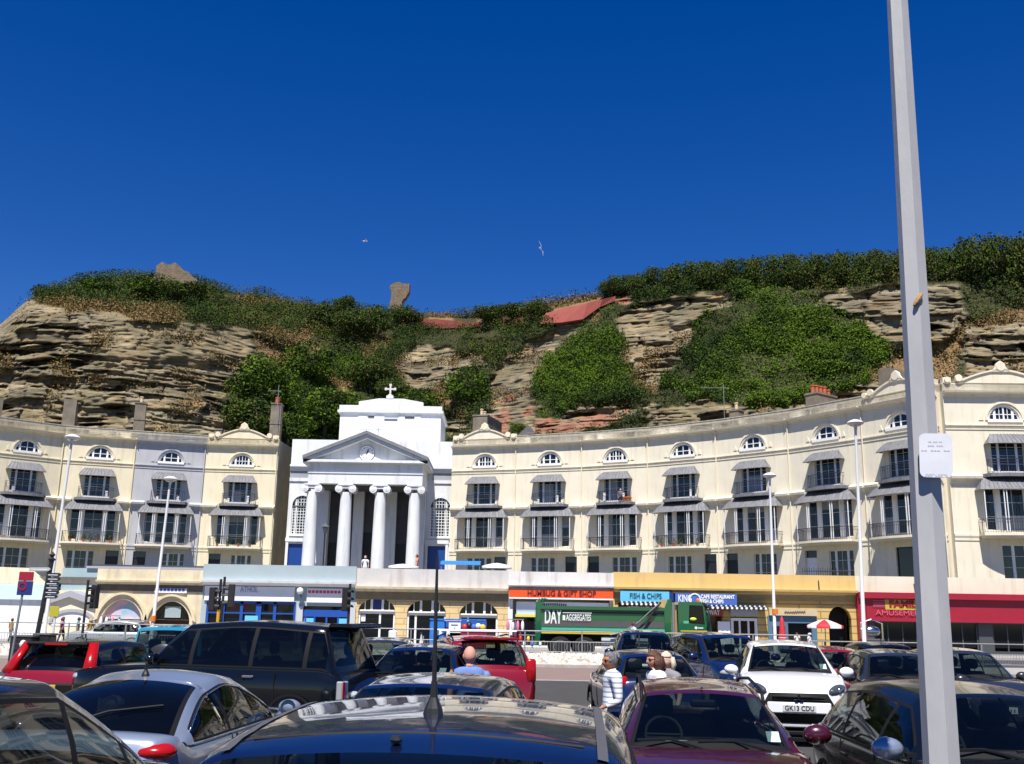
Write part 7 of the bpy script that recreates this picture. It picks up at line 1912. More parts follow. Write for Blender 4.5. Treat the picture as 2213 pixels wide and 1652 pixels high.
# big post
def post():
    D = 6.0; a = on_y(1939, 0, D); b = on_y(2020, 1400, D); k = (0 - b.z) / (a.z - b.z); base = b.lerp(a, k); base.z = 0; v = (a - base)
    e = empty('grey_post', base, 0, 'tall tapering six-sided grey lamp post with a white notice', 'lamp post')
    q = MB(); H_ = 8.6; rot = math.atan2(-base.y, -base.x) + R(30) - R(9)
    rows = []
    for t in (0, .05, .12, .3, .5, .75, 1.0):
        z = H_ * t; rr = lerp(.108, .050, t); rows.append([(v.x / v.z * z + rr * math.cos(rot + k * PI / 3), v.y / v.z * z + rr * math.sin(rot + k * PI / 3), z) for k in range(7)])
    q.grid(rows); q.build('column', mat('grey painted steel post', (.44, .43, .43), .55, c2=(.36, .355, .36), scale=2.2, stretch=(1, 1, .3), bump=.05, dirt=(.26, .25, .25)), e)
    q = MB(); q.tube([(v.x / v.z * 8.55, v.y / v.z * 8.55, 8.55), (v.x / v.z * 8.6 + .8, 0, 9.0), (v.x / v.z * 8.6 + 1.6, 0, 9.1)], .05, 8); q.bbox(v.x / v.z * 8.6 + 1.4, v.x / v.z * 8.6 + 2.1, -.15, .15, 9.0, 9.18, .04); q.build('lamp_arm', M_LAMPP, e)
    s0 = on_y(1989, 937, D - .14); s1 = on_y(2056, 1033, D - .14); w = (s1.x - s0.x) / 2 + .01; h = (s0.z - s1.z) / 2; c = (s0 + s1) / 2 - base
    q = MB(); n = 6; rc = .035; out = []
    for (sx, sy, a0) in ((1, -1, -90), (1, 1, 0), (-1, 1, 90), (-1, -1, 180)):
        for i in range(n + 1): t = R(a0 + 90 * i / n); out.append((sx * (w - rc) + rc * math.cos(t), sy * (h - rc) + rc * math.sin(t)))
    q.M = Matrix.Translation((c.x, c.y, c.z)) @ Matrix.Rotation(R(-16), 4, 'Z') @ Matrix.Rotation(R(2.5), 4, 'Y'); q.prism(out, -.004, .004); pl = q.build('notice_plate', mat('white notice plate', (.70, .70, .73), .45, c2=(.64, .64, .68), scale=6), e)
    q2 = MB(); q2.M = q.M
    for (zz, ww, hh) in ((.62, .42, .010), (.44, .60, .010), (.22, .88, .008), (-.86, .82, .006), (-.93, .70, .010)):
        for k in range(9):
            if (k * 7 + int(zz * 10)) % 4: x = w * ww * (-1 + 2 * k / 9); q2.box(x, x + w * ww * .17, -.0055, -.0042, h * zz - hh / 2, h * zz + hh / 2)
    q2.build('faded_print', mat('faded grey print', (.50, .50, .54), .6), pl)
    q = MB(); q.M = Matrix.Translation((c.x, c.y + .10, c.z)); q.box(-.06, .06, -.05, .05, .06, .08); q.box(-.06, .06, -.05, .05, -.08, -.06); q.build('clamp', M_STEEL, e)
    pp = on_y(1984, 648, D - .085) - base; q = MB(); q.M = Matrix.Translation((pp.x, pp.y, pp.z)) @ Matrix.Rotation(R(35), 4, 'Y'); q.sphere((0, 0, 0), (.016, .02, .055), 8, 6); q.build('rust_scar', mat('rust', (.35, .20, .07), .8), e)
post()
# ---------------------------------------------------------------- signs, signals, railings
def pole(e, m, p0, p1, r, n=8, name='pole'): q = MB(); q.tube([p0, p1], r, n); return q.build(name, m, e)
def fp(label, cat, name, xt, yt, xb, yb, D):
    top = on_y(xt, yt, D); bot = on_y(xb, yb, D); k = (0 - bot.z) / (top.z - bot.z); base = bot.lerp(top, k); base.z = 0
    e = empty(name, base, 0, label, cat); return e, top - base, base, D
e, v, b0, D = fp('black fingerpost with dark direction boards', 'fingerpost', 'fingerpost', 112, 1212, 76, 1395, 38)
pole(e, M_IRON, (0, 0, 0), v, .09); 
q = MB(); q.lathe([(.12, 0), (.15, .05), (.05, .12), (.11, .22), (.0, .34)], 10, v, cap=False); q.build('finial', M_IRON, e)
for i, (y, xa, xb) in enumerate(((1231, 66, 112), (1243, 104, 135), (1252, 104, 134), (1262, 101, 132), (1271, 100, 133), (1281, 99, 131), (1290, 98, 128))):
    a = on_y(xa, y, D) - b0; c = on_y(xb, y, D) - b0; q = MB(); q.prism([(a.x, a.z - .07), (c.x - .08, c.z - .07), (c.x, c.z), (c.x - .08, c.z + .07), (a.x, a.z + .07)], -.11, -.07); o = q.build('direction_board', mat('black sign board', (.02, .022, .03), .4) if i else mat('pale grey board', (.4, .42, .42), .5), e)
    q = MB(); q.box(a.x + .05, c.x - .12, -.116, -.111, a.z - .012, a.z + .012); q.build('lettering_line', M_SIGNW, o)
e, v, b0, D = fp('blue and red parking sign on a thin grey pole', 'sign', 'parking_sign', 57, 1236, 24, 1425, 30)
pole(e, M_STEEL, (0, 0, 0), v, .035)
for (ya, yb, m) in ((1236, 1256, M_RED), (1256, 1287, M_NAVY)):
    a = on_y(41 + (1256 - ya) * .15, ya, D) - b0; c = on_y(70 + (1256 - ya) * .15, yb, D) - b0; q = MB(); q.bbox(a.x, c.x, -.06, -.03, c.z, a.z, .01); p = q.build('sign_plate', m, e)
q = MB(); a = on_y(51, 1268, D) - b0; q.lathe([(.08, 0), (.12, 0), (.12, -.01), (.08, -.01), (.08, 0)], 14, (a.x, -.065, a.z), 'Y', cap=False); q.build('red_ring', M_LAMPR, p)
e, v, b0, D = fp('small yellow-green sign on a white pole', 'sign', 'bus_stop_sign', 120, 1325, 112, 1390, 41)
pole(e, M_LAMPP, (0, 0, 0), v, .05); q = MB(); q.bbox(v.x - .22, v.x + .16, -.08, -.05, v.z - .15, v.z + .25, .01); q.build('sign_plate', mat('olive yellow sign', (.40, .38, .03), .5), e)
for lab, x0, x1, y0, y1, D in (('wide dark litter bin under the parking sign', 22, 70, 1378, 1408, 36), ('tall dark cabinet at the foot of the fingerpost', 72, 108, 1374, 1415, 36.5)):
    a = on_y(x0, y0, D); c = on_y(x1, y0, D); z = a.z; q = MB(); w = (c.x - a.x) / 2; e = empty('litter_bin' if x0 < 50 else 'street_cabinet', ((a.x + c.x) / 2, D, 0), 0, lab, 'bin' if x0 < 50 else 'cabinet')
    q.bbox(-w, w, 0, .6, 0, z, .04); q.build('casing', M_BLACK, e); q = MB(); q.bbox(-w - .03, w + .03, -.03, .63, z, z + .08, .03); q.build('lid', M_DKGREY, e); q = MB(); q.bbox(-w * .7, w * .7, -.02, .0, z * .55, z * .8, .01); q.build('opening' if x0 < 50 else 'panel_door', M_IRON, e)
e = empty('bollard', on_y(47, 1415, 33).xy.to_3d(), 0, 'cream bollard beside the dark litter bin', 'bollard'); q = MB(); q.lathe([(.14, 0), (.12, .1), (.09, .2), (.08, .75), (.11, .8), (.11, .86), (.07, .95), (0, .98)], 14); q.build('post', mat('cream bollard', (.66, .60, .50), .7), e, smooth=True, angle=40); q = MB(); q.lathe([(.17, 0), (.17, .06), (.13, .08)], 14); q.build('base', M_IRON, e)
M_SIG = mat('black signal housing', (.010, .010, .011), .6)
def signal(label, xp, yt, D, heads, yel=None):
    top = on_y(xp, yt, D); e = empty('traffic_light', (top.x, D, ZR if D > 45 else 0), 0, label, 'traffic light')
    z0 = e.location.z; pole(e, M_SIG, (0, 0, 0), (0, 0, top.z - z0), .06)
    if yel: a = on_y(xp, yel[0], D).z - z0; c = on_y(xp, yel[1], D).z - z0; q = MB(); q.lathe([(.075, c), (.075, a)], 10); q.build('yellow_band', mat('amber band', (.6, .30, .02), .5), e)
    for (hx, hy, ang) in heads:
        p = on_y(hx, hy, D); ex_ = p.x - top.x; hz = p.z - z0; q = MB(); q.M = Matrix.Translation((ex_, 0, hz)) @ Matrix.Rotation(R(ang), 4, 'Z'); q.bbox(-.16, .16, -.14, .14, -.52, .52, .03); h = q.build('signal_head', M_SIG, e)
        for k, c in enumerate(((.10, .01, .01), (.10, .06, .01), (.01, .09, .04))):
            q2 = MB(); q2.M = q.M; z = .33 - k * .33; q2.lathe([(0, -.15), (.10, -.15), (.10, -.14)], 12, (0, 0, z), 'Y', cap=False); q2.build('signal_lens', mat('dull lens %d' % k, c, .4), h)
            A = [(math.cos(t), math.sin(t)) for t in [PI * j / 8 for j in range(9)]]; q2 = MB(); q2.M = q.M; q2.grid([[(.12 * a, -.14, z + .12 * b) for a, b in A], [(.12 * a, -.36, z + .12 * b - .03) for a, b in A]]); q2.build('signal_hood', M_SIG, h)
        if abs(ex_) > .1: q = MB(); q.box(min(0, ex_), max(0, ex_), -.03, .03, hz - .3, hz - .25); q.box(min(0, ex_), max(0, ex_), -.03, .03, hz + .25, hz + .3); q.build('bracket', M_SIG, e)
signal('traffic light in front of the gothic stone arcade', 191, 1254, 45.9, [(205, 1290, -25)])
signal('pair of traffic light heads in front of the grey-blue cafe, with a yellow band', 478, 1252, 46.1, [(460, 1295, 80), (500, 1288, -80)], (1318, 1345))
signal('slim signal pole with a camera head beside the two-headed traffic light', 486, 1247, 47.2, [])
signal('traffic light on the boundary of the grey-blue cafe and the sandstone building', 757, 1262, 46.4, [(748, 1296, 60)])
# guard railing along the road, one panel after another
def rail_panel():
    e = empty('guard_railing', (0, 0, 0), 0, 'grey steel guard railing panel along the near edge of the road', 'railing', 'guard railing panels along the road')
    for z, r in ((1.0, .028), (.55, .02), (.12, .02)): q = MB(); q.tube([(0, 0, z), (2.5, 0, z)], r, 6); q.build('rail', M_STEEL, e)
    q = MB(); q.tube([(0, 0, 0), (0, 0, 1.03)], .032, 6); q.build('post', M_STEEL, e)
    q = MB()
    for k in range(1, 20): q.box(k * .125 - .007, k * .125 + .007, -.007, .007, .12, .55)
    q.build('infill_bars', M_STEEL, e); return e
pr = rail_panel()
xr = -32.0; i = 0
while xr < 34:
    o = pr if i == 0 else copy_tree(pr); o.location = (xr, 45.35, .10 if xr > XB else .34); xr += 2.52; i += 1
# ---------------------------------------------------------------- parasols, stall, motorbike
def parasol(label, x, ytop, ybot, D, r, m1, m2, z0, n=8):
    t = on_y(x, ytop, D); rim = on_y(x, ybot, D).z; e = empty('parasol', (t.x, D, z0), 0, label, 'parasol'); h = t.z - z0; hr = rim - z0
    for k in range(n):
        a0, a1 = 2 * PI * k / n, 2 * PI * (k + 1) / n; q = MB(); rows = []
        for s in (0, .35, .7, 1.0): rows.append([(r * s * math.cos(lerp(a0, a1, j / 3)), r * s * math.sin(lerp(a0, a1, j / 3)), h - (h - hr) * s ** 1.4) for j in range(4)])
        rows.append([(x_, y_, z_ - .16) for x_, y_, z_ in rows[-1]]); q.grid(rows); q.build('canopy_panel', m1 if k % 2 else m2, e, smooth=True)
    pole(e, M_STEEL, (0, 0, 0), (0, 0, h), .025)
M_PRED = mat('red parasol cloth', (.52, .02, .03), .7); M_PPINK = mat('pale pink parasol cloth', (.66, .42, .50), .7)
parasol('red and white open parasol by the arched passage', 1782, 1339, 1352, 58.2, 1.0, M_PRED, mat('white parasol cloth', (.72, .70, .72), .7), ZG)
e = empty('parasol', (on_y(1690, 1350, 58).x, 58, ZG), 0, 'closed red parasol outside the slate-blue shop', 'parasol'); q = MB(); q.lathe([(.05, .5), (.28, .6), (.22, 1.0), (.16, 1.3), (.14, 1.7), (.05, 2.0), (0, 2.05)], 10, cap=False); q.build('folded_canopy', M_PRED, e, smooth=True); pole(e, M_STEEL, (0, 0, 0), (0, 0, 2.1), .025)
q = MB(); q.lathe([(.26, .62), (.24, .9)], 10); q.build('canopy_band', M_PPINK, e)
for lab, x, D in (('dark cafe table with chairs under the red parasol', 1782, 58.6),):
    e = empty('cafe_table', (on_y(x, 1380, D).x, D, ZG), 0, lab, 'table'); q = MB(); q.lathe([(.4, .70), (.4, .73)], 14); q.build('table_top', M_IRON, e); q = MB(); q.lathe([(.25, 0), (.04, .04), (.04, .7)], 8); q.build('leg', M_IRON, e)
for i, dx in enumerate((-.75, .75)):
    e = empty('cafe_chair', (on_y(1782, 1380, 58.6).x + dx, 58.6, ZG), PI if dx > 0 else 0, 'dark metal cafe chair at the table under the red parasol', 'chair', 'cafe chairs under the parasol')
    q = MB(); q.box(-.2, .2, -.2, .2, .44, .47); q.build('seat', M_IRON, e); q = MB(); q.box(-.22, -.19, -.2, .2, .6, .95); q.build('backrest', M_IRON, e)
    for sx_ in (-.19, .19):
        for sy_ in (-.18, .18): q = MB(); q.box(sx_ - .015, sx_ + .015, sy_ - .015, sy_ + .015, 0, .96 if sx_ < 0 else .44); q.build('leg', M_IRON, e)
# blue stall with tarpaulin in front of the sandstone building
D = 57.4; a = on_y(928, 1375, D); c = on_y(1050, 1375, D); zt = on_y(990, 1338, D).z - ZG; w = c.x - a.x
e = empty('market_stall', (a.x, D, ZG), 0, 'blue tarpaulin stall with a white notice in front of the sandstone building', 'stall'); M_TARP = mat('blue tarpaulin', (.02, .16, .55), .55, c2=(.03, .22, .66), scale=3, bump=.5, bscale=3)
q = MB(); q.bbox(0, w * .27, -.02, 1.4, .05, zt - .1, .06); q.build('tarpaulin_side', M_TARP, e); q = MB(); q.box(0, w, -.06, .04, zt - .08, zt); q.build('top_rail', M_TARP, e); q = MB(); q.box(w * .28, w, .3, 1.4, .05, zt - .12); q.build('back_panel', mat('faded blue panel', (.03, .10, .40), .6), e)
q = MB(); q.box(w * .34, w * .55, -.1, -.07, zt - .95, zt - .2); p = q.build('notice_board', M_SIGNW, e); q = MB(); q.box(w * .38, w * .5, -.112, -.101, zt - .36, zt - .31); q.box(w * .43, w * .45, -.112, -.101, zt - .6, zt - .5); q.build('printing', M_DKGREY, p)
q = MB(); q.box(w * .3, w, -.1, .35, .05, .85); q.build('counter', M_RED, e)
for k, m in enumerate((C1[3], M_IRON, C1[5], C1[1], C1[4])): q = MB(); q.sphere((w * (.62 + .08 * k), .1, zt - .45 + .08 * (k % 2)), (.18, .15, .2), 8, 6); q.build('inflatable', m, e, smooth=True)
D = 47.5; a = on_y(886, 1390, D); e = empty('motor_scooter', (a.x, D, ZR), R(8), 'white motor scooter with black handlebars in the road by the sandstone building', 'scooter'); M_SCW = mat('white scooter body', (.75, .75, .75), .4)
for x in (-.62, .62):
    q = MB(); q.lathe([(.12, -.05), (.24, -.05), (.26, 0), (.24, .05), (.12, .05)], 16, (x, 0, .26), 'Y'); q.build('wheel', M_TYRE, e)
q = MB(); q.sphere((-.35, 0, .62), (.5, .17, .2), 12, 8); q.build('tail_body', M_SCW, e, smooth=True); q = MB(); q.bbox(-.1, .45, -.15, .15, .28, .36, .03); q.build('footboard', M_SCW, e); q = MB(); q.prism([(.38, .3), (.55, .3), (.62, .95), (.5, 1.05)], -.18, .18); q.build('leg_shield', M_SCW, e); q = MB(); q.sphere((-.3, 0, .83), (.38, .14, .07), 10, 6); q.build('seat', M_IRON, e, smooth=True)
q = MB(); q.tube([(.5, -.36, 1.12), (.55, 0, 1.05), (.5, .36, 1.12)], .02, 6); q.tube([(.5, -.3, 1.1), (.52, -.38, 1.3)], .01, 4); q.sphere((.52, -.38, 1.33), (.02, .07, .05), 6, 5); q.build('handlebar', M_IRON, e); q = MB(); q.bbox(-1.0, -.62, -.2, .2, .82, 1.2, .05); q.build('top_box', M_SCW, e)
# odds and ends on the terrace edge
D = 63.2
a = on_y(949, 1220, D); c = on_y(1037, 1220, D); zc = on_y(990, 1219, D).z; e = empty('blue_awning', (a.x, D + 1.2, ZT), 0, 'bright blue awning standing on the terrace right of the church columns', 'awning'); w = (c.x - a.x); q = MB(); h = zc + .12 - ZT; q.prism([(0, h), (1.4, h + .15), (1.4, h + .2), (0, h + .05), (-.03, h - .12), (0, h - .12)], 0, w, axis='X'); q.build('cloth', mat('bright blue awning', (.02, .22, .62), .6), e)
for xx in (.05, w - .05): pole(e, M_STEEL, (xx, .05, 0), (xx, .05, h), .03)
for x, lab in ((1012 + 62, 'low white parasol on the terrace right of the bright blue awning'), (872, 'flat cream parasol on the terrace beside the sunbathing person')):
    parasol(lab, x, 1217 if x > 1000 else 1219, 1224 if x > 1000 else 1224, 64.2, .95, mat('white parasol cloth', (.72, .70, .72), .7), mat('off white parasol cloth', (.64, .62, .60), .7), ZT)
D = 89; a = on_y(703, 1140, D); e = empty('lantern', (a.x, D, ZT), 0, 'old-fashioned lantern on a post between the first two church columns', 'lamp'); h = a.z - ZT; pole(e, M_IRON, (0, 0, 0), (0, 0, h - .5), .07); q = MB(); q.lathe([(.06, h - .55), (.16, h - .5), (.32, h), (.36, h + .04), (.1, h + .3), (0, h + .45)], 8, cap=False); q.build('lantern_head', mat('smoky lantern glass', (.10, .11, .12), .3), e)
D = 63.0
for lab, x0, x1 in (('spiked iron railing on the terrace before the white front door', 1735, 1838),):
    a = on_y(x0, 1240, D); c = on_y(x1, 1240, D); e = empty('iron_railing', (a.x, D, ZT), 0, lab, 'railing'); w = c.x - a.x; h = on_y(1790, 1229, D).z - ZT; q = MB()
    for k in range(int(w / .14)): q.box(k * .14 - .012, k * .14 + .012, -.012, .012, 0, h + .05 * (k % 2)); 
    q.build('spikes', M_IRON, e); q = MB(); q.box(0, w, -.02, .02, h - .2, h - .16); q.build('rail', M_IRON, e)
# planters on balconies
def pot_row(label, house_pt, n, x0): pass
D = 46.5; a = on_y(1890, 1370, 57); e = empty('ice_cream_kiosk', (a.x, 57.4, ZG), 0, 'small chrome and glass kiosk at the left end of the red arcade', 'kiosk'); q = MB(); q.bbox(-.6, .6, -.3, .3, 0, .9, .04); q.build('cabinet', M_DKGREY, e)
q = MB(); q.tube([(-.6, 0, .9), (-.6, 0, 1.75), (0, 0, 1.95), (.6, 0, 1.75), (.6, 0, .9)], .045, 6); q.build('hood_frame', M_CHROME, e); q = MB(); q.sphere((0, 0, 1.3), (.5, .25, .3), 12, 8); q.build('glass_dome', mat('chrome kettle', (.5, .5, .5), .2, metal=1), e, smooth=True)
# ---------------------------------------------------------------- people
SKIN = {'tan': mat('tanned skin', (.42, .17, .09), .6, spec=.3), 'pink': mat('pink skin', (.56, .27, .20), .6, spec=.3), 'fair': mat('fair skin', (.60, .36, .27), .6, spec=.3)}
def skinned(name, chains, m, parent, sub=1):
    """chains: list of [(point, radius)...]; each grown as one tapering limb, all in one mesh; the first point of a chain may
    repeat a point of an earlier chain to join it"""
    vs = []; es = []; rs = []; key = {}
    for ch in chains:
        prev = None
        for p, r in ch:
            k = tuple(round(c, 4) for c in p)
            if k not in key: key[k] = len(vs); vs.append(p); rs.append(r)
            i = key[k]
            if prev is not None and prev != i: es.append((prev, i))
            prev = i
    me = bpy.data.meshes.new(name); me.from_pydata(vs, es, [])
    o = bpy.data.objects.new(name, me); COL.objects.link(o)
    sk = o.modifiers.new('skin', 'SKIN'); sk.use_smooth_shade = True; sk.branch_smoothing = .4
    for i, r in enumerate(rs): me.skin_vertices[0].data[i].radius = r if hasattr(r, '__len__') else (r, r)
    me.skin_vertices[0].data[0].use_root = True
    if sub: o.modifiers.new('sub', 'SUBSURF').levels = sub; o.modifiers['sub'].render_levels = sub
    dg = bpy.context.evaluated_depsgraph_get()
    m2 = bpy.data.meshes.new_from_object(o.evaluated_get(dg)); m2.name = name
    bpy.data.objects.remove(o)
    m2.materials.clear(); m2.materials.append(m)
    m2.polygons.foreach_set('use_smooth', [True] * len(m2.polygons))
    o = bpy.data.objects.new(name, m2); COL.objects.link(o); o.parent = parent
    return o
def head_surface(c, s, n=28, mm=22, fy=0.0, grow=0.0, keep=None, bump=0.0, seed=0):
    "head looking along +x; returns a grid of points; keep(phi, z) filters hair area"
    rows = []
    for i in range(mm + 1):
        th = PI * i / mm - PI / 2; row = []
        for k in range(n + 1):
            ph = 2 * PI * k / n - PI
            x, y, z = math.cos(th) * math.cos(ph), math.cos(th) * math.sin(ph), math.sin(th)
            px, py, pz = x * .098, y * .079, z * .115
            if pz < -.02:
                t = (-.02 - pz) / .1; py *= 1 - .32 * t; px *= 1 - .12 * t + (.10 * t if x > 0 else -.1 * t)
            if x > 0 and grow == 0:
                f = max(0, x)
                nose = math.exp(-(py / .013) ** 2); zz = pz
                if -.052 < zz < .022: px += .024 * nose * (1 - abs((zz + .036) / (.058 if zz > -.036 else .018))) * f
                px -= .009 * math.exp(-((abs(py) - .031) / .014) ** 2 - ((zz - .012) / .013) ** 2) * f
                px += .006 * math.exp(-((zz - .036) / .010) ** 2) * f
                px += .007 * math.exp(-((zz + .068) / .010) ** 2 - (py / .022) ** 2) * f
                px += .010 * math.exp(-((zz + .100) / .014) ** 2 - (py / .022) ** 2) * f
            g = 1 + grow
            if bump: g += bump * (mnoise.noise(Vector((x * 3.1 + seed, y * 3.1, z * 4))) + .5 * mnoise.noise(Vector((x * 8 + seed, y * 8, z * 9))))
            row.append(Vector((px * g, py * g, pz * g)) * s + Vector(c))
        rows.append(row)
    return rows
def add_head(parent, c, s, yaw, skin, hair, style, glasses=False, tilt=0.0):
    M = Matrix.Translation(c) @ Matrix.Rotation(yaw, 4, 'Z') @ Matrix.Rotation(tilt, 4, 'Y') @ Matrix.Translation(-Vector(c))
    q = MB(); q.M = M; q.grid(head_surface(c, s))
    for sd in (-1, 1): q.sphere((c[0] - .005 * s, c[1] + sd * .076 * s, c[2] - .005 * s), (.018 * s, .010 * s, .032 * s), 8, 6)
    hd = q
    if hair is not None:
        for (grow, f) in ((.10 if style == 'short' else .17, None),):
            rows = head_surface(c, s, 36, 26, grow=grow, bump=.05 if style == 'short' else .085, seed=int(c[0] * 10))
            h = MB(); h.M = M; n = len(rows[0])
            for i in range(len(rows) - 1):
                th = PI * (i + .5) / (len(rows) - 1) - PI / 2
                for k in range(n - 1):
                    ph = abs(2 * PI * (k + .5) / (n - 1) - PI); z = math.sin(th)
                    face = ph < (1.05 if style == 'short' else 1.2) and z < (.55 if style == 'short' else .50)
                    low = z < (-.45 if style == 'short' else -.98) or (style == 'short' and ph < 1.5 and z < .0)
                    if face or low: continue
                    h.add([rows[i][k], rows[i][k + 1], rows[i + 1][k + 1], rows[i + 1][k]], [(0, 1, 2, 3)])
            if style == 'bob':
                for k in range(16):
                    a = R(86 + 188 * k / 15); p = Vector((c[0] + math.cos(a) * .098 * s, c[1] + math.sin(a) * .085 * s, c[2])); h.tube([p + Vector((0, 0, .05)) * s, p + Vector((math.cos(a) * .025, math.sin(a) * .02, -.05)) * s, p + Vector((-math.cos(a) * .01, 0, -.14 - .02 * (k % 3))) * s], [.03 * s, .036 * s, .014 * s], 6)
            if style == 'long':
                for k in range(9):
                    a = R(110 + 140 * k / 8); p = Vector((c[0] + math.cos(a) * .09 * s, c[1] + math.sin(a) * .075 * s, c[2])); h.tube([p, p + Vector((-.01, 0, -.18)) * s, p + Vector((-.01, 0, -.34)) * s], [.035 * s, .035 * s, .012 * s], 6)
            h.build('hair', hair, parent, smooth=True, merge=True)
    if glasses:
        g = MB(); g.M = M
        for sd in (-1, 1):
            g.sphere((c[0] + .080 * s, c[1] + sd * .033 * s, c[2] + .010 * s), (.012 * s, .029 * s, .019 * s), 10, 6)
            g.tube([(c[0] + .085 * s, c[1] + sd * .062 * s, c[2] + .015 * s), (c[0] - .005 * s, c[1] + sd * .080 * s, c[2] + .012 * s)], .004 * s, 4)
        g.box(c[0] + .088 * s, c[0] + .094 * s, c[1] - .01 * s, c[1] + .01 * s, c[2] + .01 * s, c[2] + .018 * s)
        g.build('sunglasses', M_TRIM, parent, smooth=True)
    return hd
def hand(q_ch, wrist, dirv, side, s):
    "palm, four curled fingers and a thumb as chains"
    d = Vector(dirv).normalized(); up = Vector((0, 0, 1)) if abs(d.z) < .8 else Vector((1, 0, 0)); a = d.cross(up).normalized() * side; n = a.cross(d).normalized()
    w = Vector(wrist); palm = w + d * .085 * s; q_ch.append([(tuple(w), .024 * s), (tuple(w + d * .045 * s), (.030 * s, .018 * s)), (tuple(palm), (.032 * s, .016 * s))])
    for k, (o, L) in enumerate(((-.030, .066), (-.010, .074), (.010, .069), (.028, .054))):
        b = palm + a * o * s; q_ch.append([(tuple(palm), (.032 * s, .016 * s)), (tuple(b + d * .012 * s), .0095 * s), (tuple(b + d * L * .5 * s - n * .010 * s), .0085 * s), (tuple(b + d * L * .85 * s - n * .034 * s), .007 * s)])
    t = w + d * .03 * s; q_ch.append([(tuple(w + d * .045 * s), (.030 * s, .018 * s)), (tuple(t - a * .040 * s + d * .015 * s), .011 * s), (tuple(t - a * .055 * s + d * .05 * s - n * .01 * s), .008 * s)])
def clothe(name, body, chains, pick, off, m, parent):
    """garment that follows the body: the part of the body surface nearest to the picked limb stretches, moved outwards.
    pick(chain index, position along the chain 0..n, point) -> bool"""
    me = body.data; n = len(me.vertices); co = np.empty(n * 3, np.float32); me.vertices.foreach_get('co', co); co = co.reshape(-1, 3)
    best = np.full(n, 1e9); ci = np.zeros(n, int); tp = np.zeros(n)
    for k, ch in enumerate(chains):
        for j in range(len(ch) - 1):
            a, b = np.array(ch[j][0]), np.array(ch[j + 1][0]); d = b - a; t = np.clip(((co - a) @ d) / max(d @ d, 1e-9), 0, 1)
            r0 = ch[j][1] if not hasattr(ch[j][1], '__len__') else ch[j][1][0]; r1 = ch[j + 1][1] if not hasattr(ch[j + 1][1], '__len__') else ch[j + 1][1][0]
            q = np.linalg.norm(co - (a + t[:, None] * d), axis=1) - (r0 + (r1 - r0) * t) * .6
            u = q < best; best[u] = q[u]; ci[u] = k; tp[u] = j + t[u]
    keep = np.array([pick(int(ci[v]), float(tp[v]), co[v]) for v in range(n)])
    nr = np.array([v.normal[:] for v in me.vertices])
    q = MB(); mp = {}
    for p in me.polygons:
        vi = list(p.vertices)
        if sum(keep[v] for v in vi) < len(vi) * .74: continue
        f = []
        for v in vi:
            if v not in mp: mp[v] = len(q.v); q.v.append(tuple(co[v] + nr[v] * off))
            f.append(mp[v])
        q.f.append(tuple(f)); q.m.append(0)
    return q.build(name, m, parent, smooth=True, fix=False)
